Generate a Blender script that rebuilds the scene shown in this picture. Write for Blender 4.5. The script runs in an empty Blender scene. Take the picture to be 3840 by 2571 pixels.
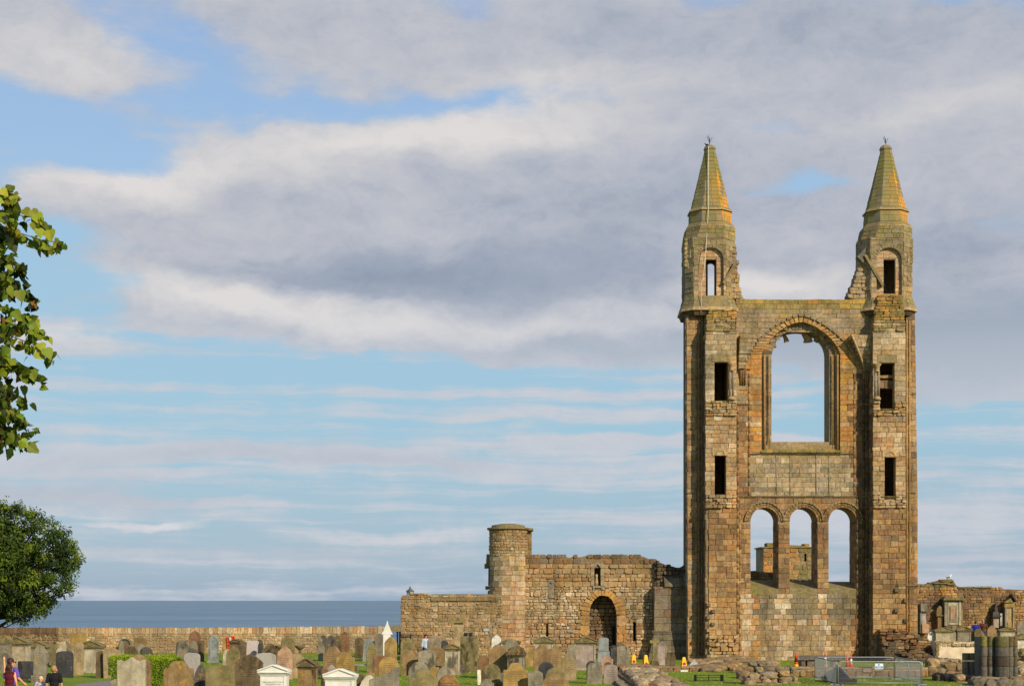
import bpy, bmesh, math, random
from math import sin, cos, pi, radians, sqrt
from mathutils import Vector, Matrix, Euler, noise as mnoise

# ------------------------------------------------------------------ camera, sun, sky
S = bpy.context.scene
C = S.collection
F, CX, HV, H = 6090.0, 1920.0, 2250.0, 3.5      # focal length, centre and horizon in photo pixels, eye height in metres
cam_d = bpy.data.cameras.new('camera')
cam = bpy.data.objects.new('camera', cam_d)
C.objects.link(cam)
cam.location = (0, 0, H)
cam.rotation_euler = (radians(90), 0, 0)
cam_d.sensor_width = 36
cam_d.lens = F / 3840 * 36
cam_d.shift_y = (HV - 2571 / 2) / 3840
cam_d.clip_start = 0.5
cam_d.clip_end = 120000
S.camera = cam
S.view_settings.view_transform = 'Standard'
S.view_settings.look = 'None'
S.view_settings.gamma = 1
S.view_settings.exposure = 0.0
S.render.resolution_x, S.render.resolution_y = 1024, 685
try:
    S.cycles.max_bounces = 6
    S.cycles.diffuse_bounces = 3
    S.cycles.transparent_max_bounces = 8
except Exception:
    pass

SUN_AZ, SUN_EL = radians(36), radians(29)
to_sun = Vector((sin(SUN_AZ) * cos(SUN_EL), -cos(SUN_AZ) * cos(SUN_EL), sin(SUN_EL)))
sd = bpy.data.lights.new('sun', 'SUN')
sd.energy = 5.0
sd.angle = radians(0.6)
sd.color = (1.0, 0.875, 0.69)
so = bpy.data.objects.new('sun', sd)
C.objects.link(so)
so.location = to_sun * 50
so.rotation_euler = to_sun.to_track_quat('Z', 'Y').to_euler()


def lin(c, k=1.0):
    return tuple((((x / 255) / 12.92) if x / 255 <= 0.04045 else (((x / 255) + 0.055) / 1.055) ** 2.4) * k for x in c[:3])


def build_world():
    w = bpy.data.worlds.new('World')
    S.world = w
    w.use_nodes = True
    nt = w.node_tree
    N, L = nt.nodes, nt.links
    N.clear()

    def link(a, b):
        L.new(a, b)

    def val(x, sock):
        if isinstance(x, (int, float)):
            sock.default_value = x
        else:
            link(x, sock)

    def m(op, a, b=0.0, c=None, clamp=False):
        n = N.new('ShaderNodeMath')
        n.operation = op
        n.use_clamp = clamp
        val(a, n.inputs[0])
        val(b, n.inputs[1])
        if c is not None:
            val(c, n.inputs[2])
        return n.outputs[0]

    def mixc(f, a, b):
        n = N.new('ShaderNodeMix')
        n.data_type = 'RGBA'
        val(f, n.inputs[0])
        for x, s in ((a, n.inputs[6]), (b, n.inputs[7])):
            if isinstance(x, tuple):
                s.default_value = (*x, 1)
            else:
                link(x, s)
        return n.outputs[2]

    def smooth(x, a, b):
        n = N.new('ShaderNodeMapRange')
        n.interpolation_type = 'SMOOTHSTEP'
        n.clamp = True
        val(x, n.inputs[0])
        n.inputs[1].default_value = a
        n.inputs[2].default_value = b
        return n.outputs[0]

    tc = N.new('ShaderNodeTexCoord')
    sep = N.new('ShaderNodeSeparateXYZ')
    link(tc.outputs['Generated'], sep.inputs[0])
    # azimuth (from due ahead) and elevation, both in degrees
    az = m('MULTIPLY', m('ARCTAN2', sep.outputs[0], sep.outputs[1]), 180 / pi)
    el = m('MULTIPLY', m('ARCSINE', sep.outputs[2]), 180 / pi)

    def vec(a, e, z=0.0):
        n = N.new('ShaderNodeCombineXYZ')
        val(a, n.inputs[0])
        val(e, n.inputs[1])
        val(z, n.inputs[2])
        return n.outputs[0]

    def fbm(v, scale, detail=6, rough=0.55, sx=1.0, sy=1.0, off=0.0):
        mp = N.new('ShaderNodeMapping')
        link(v, mp.inputs[0])
        mp.inputs['Scale'].default_value = (sx, sy, 1)
        mp.inputs['Location'].default_value = (off, off * 0.7, off)
        n = N.new('ShaderNodeTexNoise')
        n.inputs['Scale'].default_value = scale
        n.inputs['Detail'].default_value = detail
        n.inputs['Roughness'].default_value = rough
        link(mp.outputs[0], n.inputs[0])
        return n.outputs[0]

    P0 = vec(az, el)
    w1 = m('SUBTRACT', fbm(P0, 0.22, 5, 0.55, 1, 1.8, 3.1), 0.5)
    w2 = m('SUBTRACT', fbm(P0, 0.22, 5, 0.55, 1, 1.8, 17.7), 0.5)
    P = vec(m('MULTIPLY_ADD', w1, 4.5, az), m('MULTIPLY_ADD', w2, 2.6, el))

    def deg(u, v):                      # photo direction -> azimuth, elevation
        t = math.atan((u * 1.6396 - CX) / F)
        return math.degrees(t), math.degrees(math.atan((HV - v * 1.6396) / F * cos(t)))

    def blob(u, v, ru, rv, rot=0):
        a, e = deg(u, v)
        mp = N.new('ShaderNodeMapping')
        mp.vector_type = 'TEXTURE'
        mp.inputs['Location'].default_value = (a, e, 0)
        mp.inputs['Rotation'].default_value = (0, 0, radians(rot))
        mp.inputs['Scale'].default_value = (ru / 3714 * 57.3, rv / 3714 * 57.3, 1)
        link(P, mp.inputs[0])
        g = N.new('ShaderNodeTexGradient')
        g.gradient_type = 'SPHERICAL'
        link(mp.outputs[0], g.inputs[0])
        return g.outputs[1]

    def field(blobs, start=0.0):
        acc = start
        for (u, v, ru, rv, rot, wt) in blobs:
            acc = m('MULTIPLY_ADD', blob(u, v, ru, rv, rot), wt, acc)
        return acc

    n_big = m('SUBTRACT', fbm(P0, 0.42, 9, 0.6, 1, 2.1, 5.0), 0.5)
    n_str = m('SUBTRACT', fbm(vec(az, m('MULTIPLY_ADD', w2, 0.8, el)), 0.30, 7, 0.58, 0.22, 5.5, 9.0), 0.5)
    # cover: how much cloud stands in each direction
    cover = field(CLOUD_COVER, 0.26)
    cover = m('MULTIPLY_ADD', n_big, 0.95, cover)
    low = smooth(el, 11.5, 7.0)          # streaky cirrus lower down
    cover = m('MULTIPLY_ADD', m('MULTIPLY', n_str, low), 2.7, cover)
    cover = m('MULTIPLY_ADD', low, 0.12, cover)
    fine = m('SUBTRACT', fbm(P0, 0.9, 6, 0.6, 0.3, 3.4, 21.0), 0.5)
    cover = m('MULTIPLY_ADD', fine, 0.35, cover)
    alpha = smooth(cover, 0.14, 0.80)
    # tone: sunlit tops against grey undersides
    tone = field(CLOUD_TONE, 0.5)
    tone = m('MULTIPLY_ADD', n_big, 0.42, tone)
    puff = m('ABSOLUTE', m('SUBTRACT', fbm(P, 0.8, 7, 0.62, 1, 1.5, 12.0), 0.5))
    tone = m('MULTIPLY_ADD', puff, -0.55, m('ADD', tone, 0.05))
    tone = m('MULTIPLY_ADD', m('SUBTRACT', fbm(P0, 1.1, 6, 0.6, 1, 1.7, 2.0), 0.5), 0.10, tone)
    cr = N.new('ShaderNodeValToRGB')
    link(tone, cr.inputs[0])
    E = cr.color_ramp.elements
    E[0].position, E[0].color = 0.0, (*lin((145, 158, 177)), 1)
    E[1].position, E[1].color = 1.0, (*lin((222, 218, 217)), 1)
    for p, c in ((0.26, (162, 171, 187)), (0.5, (184, 188, 199)), (0.74, (203, 203, 207))):
        e = E.new(p)
        e.color = (*lin(c), 1)
    tone_low = mixc(m('MULTIPLY', low, 0.5), cr.outputs[0], lin((208, 215, 223)))
    # blue behind: the physical sky, pulled towards the photograph's tint by elevation
    sky = N.new('ShaderNodeTexSky')
    sky.sky_type = 'NISHITA'
    sky.sun_disc = False
    sky.sun_elevation = SUN_EL
    sky.sun_rotation = math.atan2(to_sun.x, to_sun.y)
    sky.air_density = 1.0
    sky.dust_density = 0.6
    sc = N.new('ShaderNodeVectorMath')
    sc.operation = 'SCALE'
    link(sky.outputs[0], sc.inputs[0])
    sc.inputs['Scale'].default_value = 0.09
    br = N.new('ShaderNodeValToRGB')
    link(m('DIVIDE', el, 24.0), br.inputs[0])
    E = br.color_ramp.elements
    E[0].position, E[0].color = 0.0, (*lin((146, 172, 200)), 1)
    E[1].position, E[1].color = 1.0, (*lin((140, 174, 226)), 1)
    for p, c in ((0.06, (158, 184, 206)), (0.25, (160, 198, 219)), (0.45, (163, 201, 225)), (0.62, (164, 197, 231))):
        e = E.new(p)
        e.color = (*lin(c), 1)
    blue = mixc(0.85, sc.outputs[0], br.outputs[0])
    col = mixc(alpha, blue, tone_low)
    # overhead and behind the viewer the same broken cloud is thinner and dimmer
    back = smooth(el, 26.0, 50.0)
    col = mixc(m('MULTIPLY', back, 0.6), col, sc.outputs[0])
    bg = N.new('ShaderNodeBackground')
    bg.inputs[1].default_value = 1.0
    link(col, bg.inputs[0])
    out = N.new('ShaderNodeOutputWorld')
    link(bg.outputs[0], out.inputs[0])


# (photo x, y, half width, half height, rotation, weight), x and y on a 2342 x 1568 grid
CLOUD_COVER = [
    (900, 480, 1000, 260, 6, 1.35), (1350, 560, 900, 300, 0, 1.0), (650, 400, 420, 120, 10, 0.4),
    (700, 725, 560, 75, -3, 1.0), (1150, 740, 420, 90, 0, 0.8), (110, 440, 230, 60, 5, 0.5),
    (1150, 110, 760, 170, 0, 1.0), (1900, 160, 800, 240, -5, 0.9), (2250, 330, 420, 300, 0, 0.9),
    (150, 130, 330, 120, -20, 0.9), (40, 30, 200, 120, 0, 0.6), (600, 20, 500, 90, 0, 0.5),
    (2200, 740, 380, 230, 0, 1.6), (1850, 600, 420, 220, 0, 0.9), (1750, 760, 300, 90, 0, 0.9),
    (100, 755, 260, 60, -4, 0.6), (420, 1040, 620, 40, 3, 0.45), (900, 1055, 320, 20, 0, 0.5),
    (330, 1195, 150, 22, 0, 0.9), (950, 1215, 420, 36, 0, 0.5), (560, 1175, 300, 25, 0, 0.4),
    (1500, 870, 700, 60, 0, 0.4), (1300, 1010, 900, 30, 0, 0.35), (1950, 1160, 600, 50, 0, 0.5),
    (180, 310, 300, 75, -12, -0.75), (420, 240, 300, 45, 0, -0.4),
    (1050, 225, 620, 38, 2, -0.55), (1750, 300, 260, 30, 6, -0.35),
    (1830, 425, 190, 40, 0, -0.9), (60, 560, 330, 60, 4, -0.5), (130, 650, 240, 60, 0, -0.6), (800, 860, 1100, 60, 0, -0.35),
    (120, 1130, 500, 50, 0, 0.25),
]
CLOUD_TONE = [
    (800, 330, 900, 110, 9, 0.42), (250, 420, 400, 70, 5, 0.35), (1150, 300, 500, 80, 0, 0.25),
    (1100, 640, 700, 120, 0, -0.42), (1500, 470, 600, 160, 0, -0.22), (800, 620, 400, 70, 0, -0.25),
    (560, 690, 480, 60, -6, 0.62), (1100, 735, 560, 50, 0, 0.4), (1760, 660, 260, 50, 0, 0.6),
    (1400, 800, 600, 60, 0, -0.35), (2230, 790, 420, 150, 0, -0.75), (1850, 790, 400, 70, 0, -0.5), (2200, 560, 300, 130, 0, -0.3),
    (150, 130, 350, 130, 0, 0.3), (1200, 180, 800, 80, 0, 0.12), (1900, 60, 900, 130, 0, -0.2),
    (2200, 250, 300, 60, 0, 0.25), (450, 1045, 620, 45, 3, -0.28), (900, 1058, 340, 26, 0, -0.3), (120, 1130, 500, 50, 0, -0.4),
    (330, 1192, 160, 26, 0, 0.45), (980, 1215, 420, 36, 0, 0.15), (100, 750, 260, 60, -4, 0.4), (1950, 1290, 900, 70, 0, -0.3),
    (700, 1255, 900, 45, 0, -0.35),
]
build_world()

# ------------------------------------------------------------------ materials
MATS = {}


class NT:
    def __init__(s, name):
        s.mat = bpy.data.materials.new(name)
        s.mat.use_nodes = True
        s.N, s.L = s.mat.node_tree.nodes, s.mat.node_tree.links
        s.b = s.N['Principled BSDF']
        s.b.inputs['Specular IOR Level'].default_value = 0.25
        MATS[name] = s.mat

    def v(s, x, sock):
        if isinstance(x, (int, float)):
            sock.default_value = x
        elif isinstance(x, tuple):
            sock.default_value = (*x, 1) if len(x) == 3 else x
        else:
            s.L.new(x, sock)

    def math(s, op, a, b=0.0, clamp=False):
        n = s.N.new('ShaderNodeMath')
        n.operation = op
        n.use_clamp = clamp
        s.v(a, n.inputs[0])
        s.v(b, n.inputs[1])
        return n.outputs[0]

    def mix(s, f, a, b, kind='MIX'):
        n = s.N.new('ShaderNodeMix')
        n.data_type = 'RGBA'
        n.blend_type = kind
        s.v(f, n.inputs[0])
        s.v(a, n.inputs[6])
        s.v(b, n.inputs[7])
        return n.outputs[2]

    def rng(s, x, a, b, c=0.0, d=1.0):
        n = s.N.new('ShaderNodeMapRange')
        n.clamp = True
        n.interpolation_type = 'SMOOTHSTEP'
        s.v(x, n.inputs[0])
        for i, q in enumerate((a, b, c, d)):
            n.inputs[i + 1].default_value = q
        return n.outputs[0]

    def obj(s, scale=(1, 1, 1), rand=False):
        tc = s.N.new('ShaderNodeTexCoord')
        mp = s.N.new('ShaderNodeMapping')
        s.L.new(tc.outputs['Object'], mp.inputs[0])
        mp.inputs['Scale'].default_value = scale
        if rand:
            oi = s.N.new('ShaderNodeObjectInfo')
            s.L.new(s.math('MULTIPLY', oi.outputs['Random'], 60.0), mp.inputs['Location'])
        return mp.outputs[0]

    def noise(s, vec, scale, detail=4, rough=0.55):
        n = s.N.new('ShaderNodeTexNoise')
        n.inputs['Scale'].default_value = scale
        n.inputs['Detail'].default_value = detail
        n.inputs['Roughness'].default_value = rough
        s.L.new(vec, n.inputs[0])
        return n.outputs[0]

    def attr(s, name, kind='GEOMETRY'):
        n = s.N.new('ShaderNodeAttribute')
        n.attribute_name = name
        n.attribute_type = kind
        return n

    def bump(s, h, strength, dist):
        n = s.N.new('ShaderNodeBump')
        n.inputs['Strength'].default_value = strength
        n.inputs['Distance'].default_value = dist
        s.v(h, n.inputs['Height'])
        s.L.new(n.outputs[0], s.b.inputs['Normal'])

    def out(s, col, rough=0.9):
        s.v(col, s.b.inputs['Base Color'])
        s.v(rough, s.b.inputs['Roughness'])
        return s.mat


def scaled(t, c, f):                         # colour times a float
    n = t.N.new('ShaderNodeVectorMath')
    n.operation = 'SCALE'
    if isinstance(c, tuple):
        n.inputs[0].default_value = c[:3]
    else:
        t.L.new(c, n.inputs[0])
    t.v(f, n.inputs['Scale'])
    return n.outputs[0]


def stone_mat(name, streak=0.5, lichen=0.5, orange=0.3, fine=7.0):
    t = NT(name)
    col = t.attr('Col').outputs['Color']
    o = t.obj()
    c = scaled(t, col, t.rng(t.noise(o, 0.55, 5), 0.3, 0.7, 0.74, 1.16))
    c = scaled(t, c, t.rng(t.noise(o, fine, 5, 0.7), 0.25, 0.75, 0.60, 1.34))
    # sooty patches that ignore the joints
    c = t.mix(t.rng(t.noise(t.obj((1, 1, 0.6)), 1.7, 8, 0.7), 0.5, 0.66, 0, streak), c, scaled(t, col, 0.50))
    st = t.rng(t.noise(t.obj((1.3, 1.3, 0.16)), 1.0, 6, 0.6), 0.52, 0.72, 0, streak)
    c = t.mix(st, c, scaled(t, col, 0.30))
    # iron staining and pale washed patches that run over many stones
    c = t.mix(t.rng(t.noise(t.obj((0.8, 0.8, 0.5)), 0.62, 8, 0.66), 0.5, 0.68, 0, 0.5), c, t.mix(1.0, c, (1.20, 0.90, 0.55), 'MULTIPLY'))
    c = t.mix(t.rng(t.noise(t.obj((0.5, 0.5, 0.9)), 1.3, 7, 0.66), 0.55, 0.7, 0, 0.4), c, t.mix(1.0, c, (0.78, 0.70, 0.66), 'MULTIPLY'))
    # grey-green algae film and orange lichen crusts, thicker where rain lands
    g = t.N.new('ShaderNodeNewGeometry')
    sp = t.N.new('ShaderNodeSeparateXYZ')
    t.L.new(g.outputs['Normal'], sp.inputs[0])
    up = t.rng(sp.outputs[2], 0.2, 0.8, 0.25, 1.0)
    lm = t.math('MULTIPLY', t.rng(t.noise(o, 0.9, 8, 0.65), 0.45, 0.68, 0, lichen), up)
    c = t.mix(lm, c, lin((134, 122, 58)))
    om = t.math('MULTIPLY', t.rng(t.noise(o, 2.3, 8, 0.7), 0.60, 0.68, 0, orange), up)
    c = t.mix(om, c, lin((190, 128, 32)))
    t.bump(t.noise(o, fine * 2.2, 6, 0.7), 0.55, 0.05)
    return t.out(c, 0.93)


stone_mat('masonry', 0.55, 0.55, 0.35)
stone_mat('rubble', 0.45, 0.5, 0.3, 9)
stone_mat('dark_masonry', 0.8, 0.5, 0.1, 8)
stone_mat('lichened', 0.25, 1.0, 1.4, 8)

# spire: smooth olive ashlar with long orange lichen runs
t = NT('spire_stone')
col = t.attr('Col').outputs['Color']
o = t.obj()
c = scaled(t, col, t.rng(t.noise(o, 1.2, 5), 0.3, 0.7, 0.72, 1.15))
c = t.mix(t.rng(t.noise(t.obj((1, 1, 0.5)), 1.3, 6, 0.6), 0.36, 0.62, 0, 0.75), c, lin((126, 118, 50)))
runs = t.rng(t.noise(t.obj((1.5, 1.5, 0.14)), 1.0, 10, 0.7), 0.49, 0.56, 0, .9)
sp = t.N.new('ShaderNodeSeparateXYZ')
g = t.N.new('ShaderNodeNewGeometry')
t.L.new(g.outputs['Normal'], sp.inputs[0])
c = t.mix(t.math('MULTIPLY', runs, t.rng(sp.outputs[0], -0.12, 0.3)), c, lin((206, 138, 32)))
t.bump(t.noise(o, 16, 5, 0.7), 0.4, 0.03)
t.out(c, 0.92)

# gravestones: one shader, the amount of soot and lichen kept on each stone
t = NT('gravestone')
col = t.attr('Col').outputs['Color']
o = t.obj(rand=True)
dark = t.attr('soot', 'OBJECT').outputs['Fac']
lich = t.attr('crust', 'OBJECT').outputs['Fac']
c = scaled(t, col, t.rng(t.noise(o, 2.2, 6, 0.65), 0.3, 0.7, 0.66, 1.22))
c = scaled(t, c, t.rng(t.noise(o, 22, 5, 0.75), 0.3, 0.7, 0.80, 1.16))
st = t.math('MULTIPLY', t.rng(t.noise(t.obj((1.0, 1.0, 0.45), True), 2.3, 7, 0.62), 0.50, 0.62), dark, True)
c = t.mix(st, c, scaled(t, col, 0.22))
st2 = t.rng(t.noise(t.obj((2.2, 2.2, 0.2), True), 2.8, 5, 0.6), 0.5, 0.75, 0, 0.7)
c = t.mix(st2, c, scaled(t, col, 0.55))
# worn inscription: rows of cut letters across the upper part of the face
gn = t.N.new('ShaderNodeTexCoord')
gs = t.N.new('ShaderNodeSeparateXYZ')
t.L.new(gn.outputs['Generated'], gs.inputs[0])
ob = t.N.new('ShaderNodeSeparateXYZ')
t.L.new(gn.outputs['Object'], ob.inputs[0])
row = t.rng(t.math('SINE', t.math('MULTIPLY', ob.outputs[2], 74.0)), 0.1, 0.5)
let = t.rng(t.noise(t.obj((16, 1, 7), True), 2.2, 2), 0.40, 0.52)
win = t.math('MULTIPLY', t.math('MULTIPLY', t.rng(gs.outputs[0], .18, .24), t.rng(gs.outputs[0], .82, .76)), t.math('MULTIPLY', t.rng(gs.outputs[2], .38, .42), t.rng(gs.outputs[2], .82, .76)))
cut = t.math('MULTIPLY', t.math('MULTIPLY', row, let), t.math('MULTIPLY', win, t.attr('cut', 'OBJECT').outputs['Fac']))
c = t.mix(cut, c, scaled(t, col, 0.45))
lm = t.math('MULTIPLY', t.rng(t.noise(o, 3.4, 8, 0.7), 0.54, 0.66), lich, True)
c = t.mix(lm, c, lin((176, 134, 44)))
c = t.mix(t.rng(t.noise(o, 5.0, 8, 0.7), 0.6, 0.7, 0, 0.35), c, lin((196, 186, 160)))
t.bump(t.noise(o, 30, 6, 0.7), 0.5, 0.02)
t.out(c, 0.9)


def plain(name, rgb, rough=0.6, metal=0.0, var=0.12, sc=9.0, spec=None):
    t = NT(name)
    o = t.obj(rand=True)
    c = scaled(t, lin(rgb), t.rng(t.noise(o, sc, 5, 0.6), 0.3, 0.7, 1 - var, 1 + var))
    t.b.inputs['Metallic'].default_value = metal
    if spec is not None:
        t.b.inputs['Specular IOR Level'].default_value = spec
    t.bump(t.noise(o, sc * 4, 4), 0.25, 0.01)
    return t.out(c, rough)


plain('white_marble', (216, 211, 199), 0.6, 0, 0.09, 3)
plain('lettering', (92, 88, 84), 0.8)
plain('black_iron', (26, 27, 28), 0.55, 0.3)
plain('galvanised', (150, 152, 150), 0.45, 0.5, 0.1, 20)
plain('orange_plastic', (214, 66, 30), 0.45, 0, 0.08)
plain('white_plastic', (222, 220, 212), 0.4, 0, 0.05)
plain('yellow_plastic', (240, 176, 12), 0.45, 0, 0.06)
plain('red_paint', (200, 36, 40), 0.5)
plain('blue_paint', (52, 120, 190), 0.5)
plain('purple_disc', (88, 60, 130), 0.5)
plain('tarpaulin', (38, 40, 46), 0.35, 0, 0.2, 4)
plain('dark_wood', (58, 42, 34), 0.8, 0, 0.25, 6)
plain('brown_sign', (84, 66, 62), 0.6)
plain('sign_plate', (128, 130, 128), 0.5)
plain('lead', (92, 98, 96), 0.6, 0.2)
plain('lamp_glass', (170, 178, 176), 0.2)
plain('rope', (196, 186, 160), 0.9)
plain('feather_white', (236, 234, 230), 0.8)
plain('feather_dark', (44, 42, 42), 0.8)
plain('bark', (62, 50, 38), 0.95, 0, 0.3, 6)
plain('hair_brown', (62, 36, 26), 0.6, 0, 0.2, 30)
plain('hair_blond', (206, 172, 122), 0.65, 0, 0.12, 30)
plain('hair_short', (166, 124, 88), 0.8, 0, 0.15, 40)
plain('hair_grey', (150, 138, 128), 0.7, 0, 0.1, 30)
plain('cloth_purple', (96, 74, 158), 0.85, 0, 0.08, 6)
plain('cloth_black', (24, 24, 26), 0.85, 0, 0.1, 6)
plain('cloth_burgundy', (86, 20, 34), 0.8, 0, 0.1, 6)
plain('cloth_blue', (32, 44, 130), 0.85, 0, 0.1, 6)
plain('cloth_brown', (86, 48, 34), 0.85, 0, 0.1, 6)
plain('cloth_grey', (164, 172, 184), 0.85, 0, 0.08, 6)
plain('cloth_red', (204, 72, 34), 0.85, 0, 0.25, 18)
plain('denim', (52, 58, 78), 0.85, 0, 0.12, 6)
plain('sunglasses', (20, 18, 20), 0.2)
plain('plaster', (206, 184, 154), 0.95, 0, 0.16, 2.2)
t = NT('skin')
c = t.attr('Col').outputs['Color']
t.b.inputs['Subsurface Weight'].default_value = 0.05
t.out(c, 0.55)

# granite: fine dark speckle
t = NT('granite')
col = t.attr('Col').outputs['Color']
o = t.obj(rand=True)
c = scaled(t, col, t.rng(t.noise(o, 60, 3, 0.8), 0.4, 0.6, 0.62, 1.2))
c = t.mix(t.rng(t.noise(t.obj((1.5, 1.5, 0.3), True), 3, 5), 0.52, 0.7, 0, 0.5), c, scaled(t, col, 0.55))
t.bump(t.noise(o, 60, 4), 0.3, 0.01)
t.out(c, 0.8)

# mown grass
t = NT('grass')
o = t.obj()
c = t.mix(t.rng(t.noise(o, 0.35, 5), 0.35, 0.65), lin((108, 128, 18)), lin((126, 142, 32)))
c = t.mix(t.rng(t.noise(t.obj((1, 0.35, 1)), 1.3, 6, 0.65), 0.45, 0.7, 0, 0.6), c, lin((140, 138, 46)))
c = scaled(t, c, t.rng(t.noise(o, 14, 6, 0.8), 0.3, 0.7, 0.62, 1.3))
t.bump(t.noise(o, 26, 6, 0.8), 0.8, 0.06)
t.out(c, 0.95)
t = NT('blade')
t.b.inputs['Subsurface Weight'].default_value = 0.0
c = t.attr('Col').outputs['Color']
t.out(c, 0.8)

# tarmac path, cliff soil
plain('tarmac', (128, 118, 116), 0.95, 0, 0.12, 5)
plain('soil', (120, 100, 70), 0.95, 0, 0.25, 0.6)

# sea: dark body, ripples long across the line of sight
t = NT('sea_water')
o = t.obj((0.012, 0.045, 1))
n1 = t.noise(o, 1.0, 9, 0.72)
n2 = t.noise(t.obj((0.002, 0.006, 1)), 1.0, 7, 0.6)
c = t.mix(t.rng(n2, 0.35, 0.65), lin((92, 117, 134)), lin((110, 133, 146)))
c = scaled(t, c, t.rng(n1, 0.3, 0.7, 0.66, 1.30))
t.b.inputs['Specular IOR Level'].default_value = 0.35
t.bump(n1, 0.5, 4.0)
t.out(c, 0.45)


def leaf_mat(name, trans=0.35):
    t = NT(name)
    col = t.attr('Col').outputs['Color']
    o = t.obj()
    c = scaled(t, col, t.rng(t.noise(o, 6, 4), 0.3, 0.7, 0.8, 1.2))
    t.out(c, 0.55)
    tr = t.N.new('ShaderNodeBsdfTranslucent')
    t.v(c, tr.inputs[0])
    mx = t.N.new('ShaderNodeMixShader')
    mx.inputs[0].default_value = trans
    t.L.new(t.b.outputs[0], mx.inputs[1])
    t.L.new(tr.outputs[0], mx.inputs[2])
    t.L.new(mx.outputs[0], t.N['Material Output'].inputs[0])


leaf_mat('leaf', 0.35)

# ------------------------------------------------------------------ mesh helpers
R = random.Random(7)


def u2(a, b):
    return R.uniform(a, b)


class MB:
    """collects faces with a colour each, then becomes ONE mesh object"""

    def __init__(s):
        s.v, s.f, s.c = [], [], []
        s.smooth = []

    def poly(s, pts, col, sm=False):
        i = len(s.v)
        s.v += [tuple(p) for p in pts]
        s.f.append(tuple(range(i, i + len(pts))))
        s.c.append(col)
        s.smooth.append(sm)

    def faces(s, pts, faces, col, sm=False):
        i = len(s.v)
        s.v += [tuple(p) for p in pts]
        for k, f in enumerate(faces):
            s.f.append(tuple(i + q for q in f))
            s.c.append(col[k] if isinstance(col, list) else col)
            s.smooth.append(sm)

    def hexa(s, q, col):     # q: 8 points, 0-3 back loop, 4-7 front loop
        s.faces(q, [(3, 2, 1, 0), (4, 5, 6, 7), (0, 1, 5, 4), (1, 2, 6, 5), (2, 3, 7, 6), (3, 0, 4, 7)], col)

    def box(s, x0, x1, y0, y1, z0, z1, col, j=0.0):
        p = [(x0, y1, z0), (x1, y1, z0), (x1, y1, z1), (x0, y1, z1), (x0, y0, z0), (x1, y0, z0), (x1, y0, z1), (x0, y0, z1)]
        if j:
            p = [(a + u2(-j, j), b + u2(-j, j), c + u2(-j, j)) for a, b, c in p]
        s.hexa(p, col)

    def tube(s, pts, r, col, n=8, cap=True, sm=True):
        pts = [Vector(p) for p in pts]
        rr = r if isinstance(r, (list, tuple)) else [r] * len(pts)
        base = len(s.v)
        ref = Vector((0.3, 0.2, 1)).normalized()
        for i, p in enumerate(pts):
            d = (pts[min(i + 1, len(pts) - 1)] - pts[max(i - 1, 0)]).normalized()
            a = d.cross(ref if abs(d.dot(ref)) < 0.95 else Vector((1, 0, 0))).normalized()
            b = d.cross(a)
            for k in range(n):
                t = 2 * pi * k / n
                s.v.append(tuple(p + (a * cos(t) + b * sin(t)) * rr[i]))
        for i in range(len(pts) - 1):
            for k in range(n):
                k2 = (k + 1) % n
                s.f.append((base + i * n + k, base + i * n + k2, base + (i + 1) * n + k2, base + (i + 1) * n + k))
                s.c.append(col)
                s.smooth.append(sm)
        if cap:
            s.f.append(tuple(base + k for k in range(n))[::-1])
            s.f.append(tuple(base + (len(pts) - 1) * n + k for k in range(n)))
            s.c += [col, col]
            s.smooth += [False, False]

    def lathe(s, prof, col, n=20, c=(0, 0, 0), sq=1.0, sm=True):
        base = len(s.v)
        for r, z in prof:
            for k in range(n):
                t = 2 * pi * (k + 0.5) / n
                s.v.append((c[0] + r * cos(t), c[1] + r * sin(t) * sq, c[2] + z))
        for i in range(len(prof) - 1):
            for k in range(n):
                k2 = (k + 1) % n
                s.f.append((base + i * n + k, base + i * n + k2, base + (i + 1) * n + k2, base + (i + 1) * n + k))
                s.c.append(col[i] if isinstance(col, list) else col)
                s.smooth.append(sm)
        s.f.append(tuple(base + k for k in range(n))[::-1])
        s.f.append(tuple(base + (len(prof) - 1) * n + k for k in range(n)))
        cc = col if not isinstance(col, list) else col[0]
        s.c += [cc, cc]
        s.smooth += [False, False]

    def build(s, name, mat, parent=None, loc=None, world=True):
        """verts are in world coordinates when a parent (or loc) is given and world is True"""
        me = bpy.data.meshes.new(name)
        off = Vector((0, 0, 0))
        if world:
            if parent is not None:
                off = world_loc(parent)
            elif loc is not None:
                off = Vector(loc)
        me.from_pydata([(a - off.x, b - off.y, c - off.z) for a, b, c in s.v], [], s.f)
        at = me.attributes.new('Col', 'FLOAT_COLOR', 'FACE')
        flat = []
        for c in s.c:
            flat += [c[0], c[1], c[2], 1.0]
        at.data.foreach_set('color', flat)
        me.polygons.foreach_set('use_smooth', s.smooth)
        me.materials.append(MATS[mat] if isinstance(mat, str) else mat)
        me.update()
        ob = bpy.data.objects.new(name, me)
        C.objects.link(ob)
        if parent is not None:
            ob.parent = parent
        elif loc is not None:
            ob.location = loc
        return ob


WL = {}


def world_loc(o):
    v = Vector((0, 0, 0))
    while o is not None:
        v = v + o.location
        o = o.parent
    return v


def tag(o, label=None, cat=None, group=None, kind=None):
    for k, x in (('label', label), ('category', cat), ('group', group), ('kind', kind)):
        if x:
            o[k] = x
    return o


def thing(name, label, cat, loc=(0, 0, 0), group=None):
    o = bpy.data.objects.new(name, None)
    o.empty_display_size = 0.3
    C.objects.link(o)
    o.location = loc
    return tag(o, label, cat, group)


def X(u, D):
    return (u - CX) * D / F


def Z(v, D):
    return H + (HV - v) * D / F


def DV(v, g=0.0):            # distance of a point of the level ground seen at photo row v
    return F * (H - g) / (v - HV)


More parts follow.
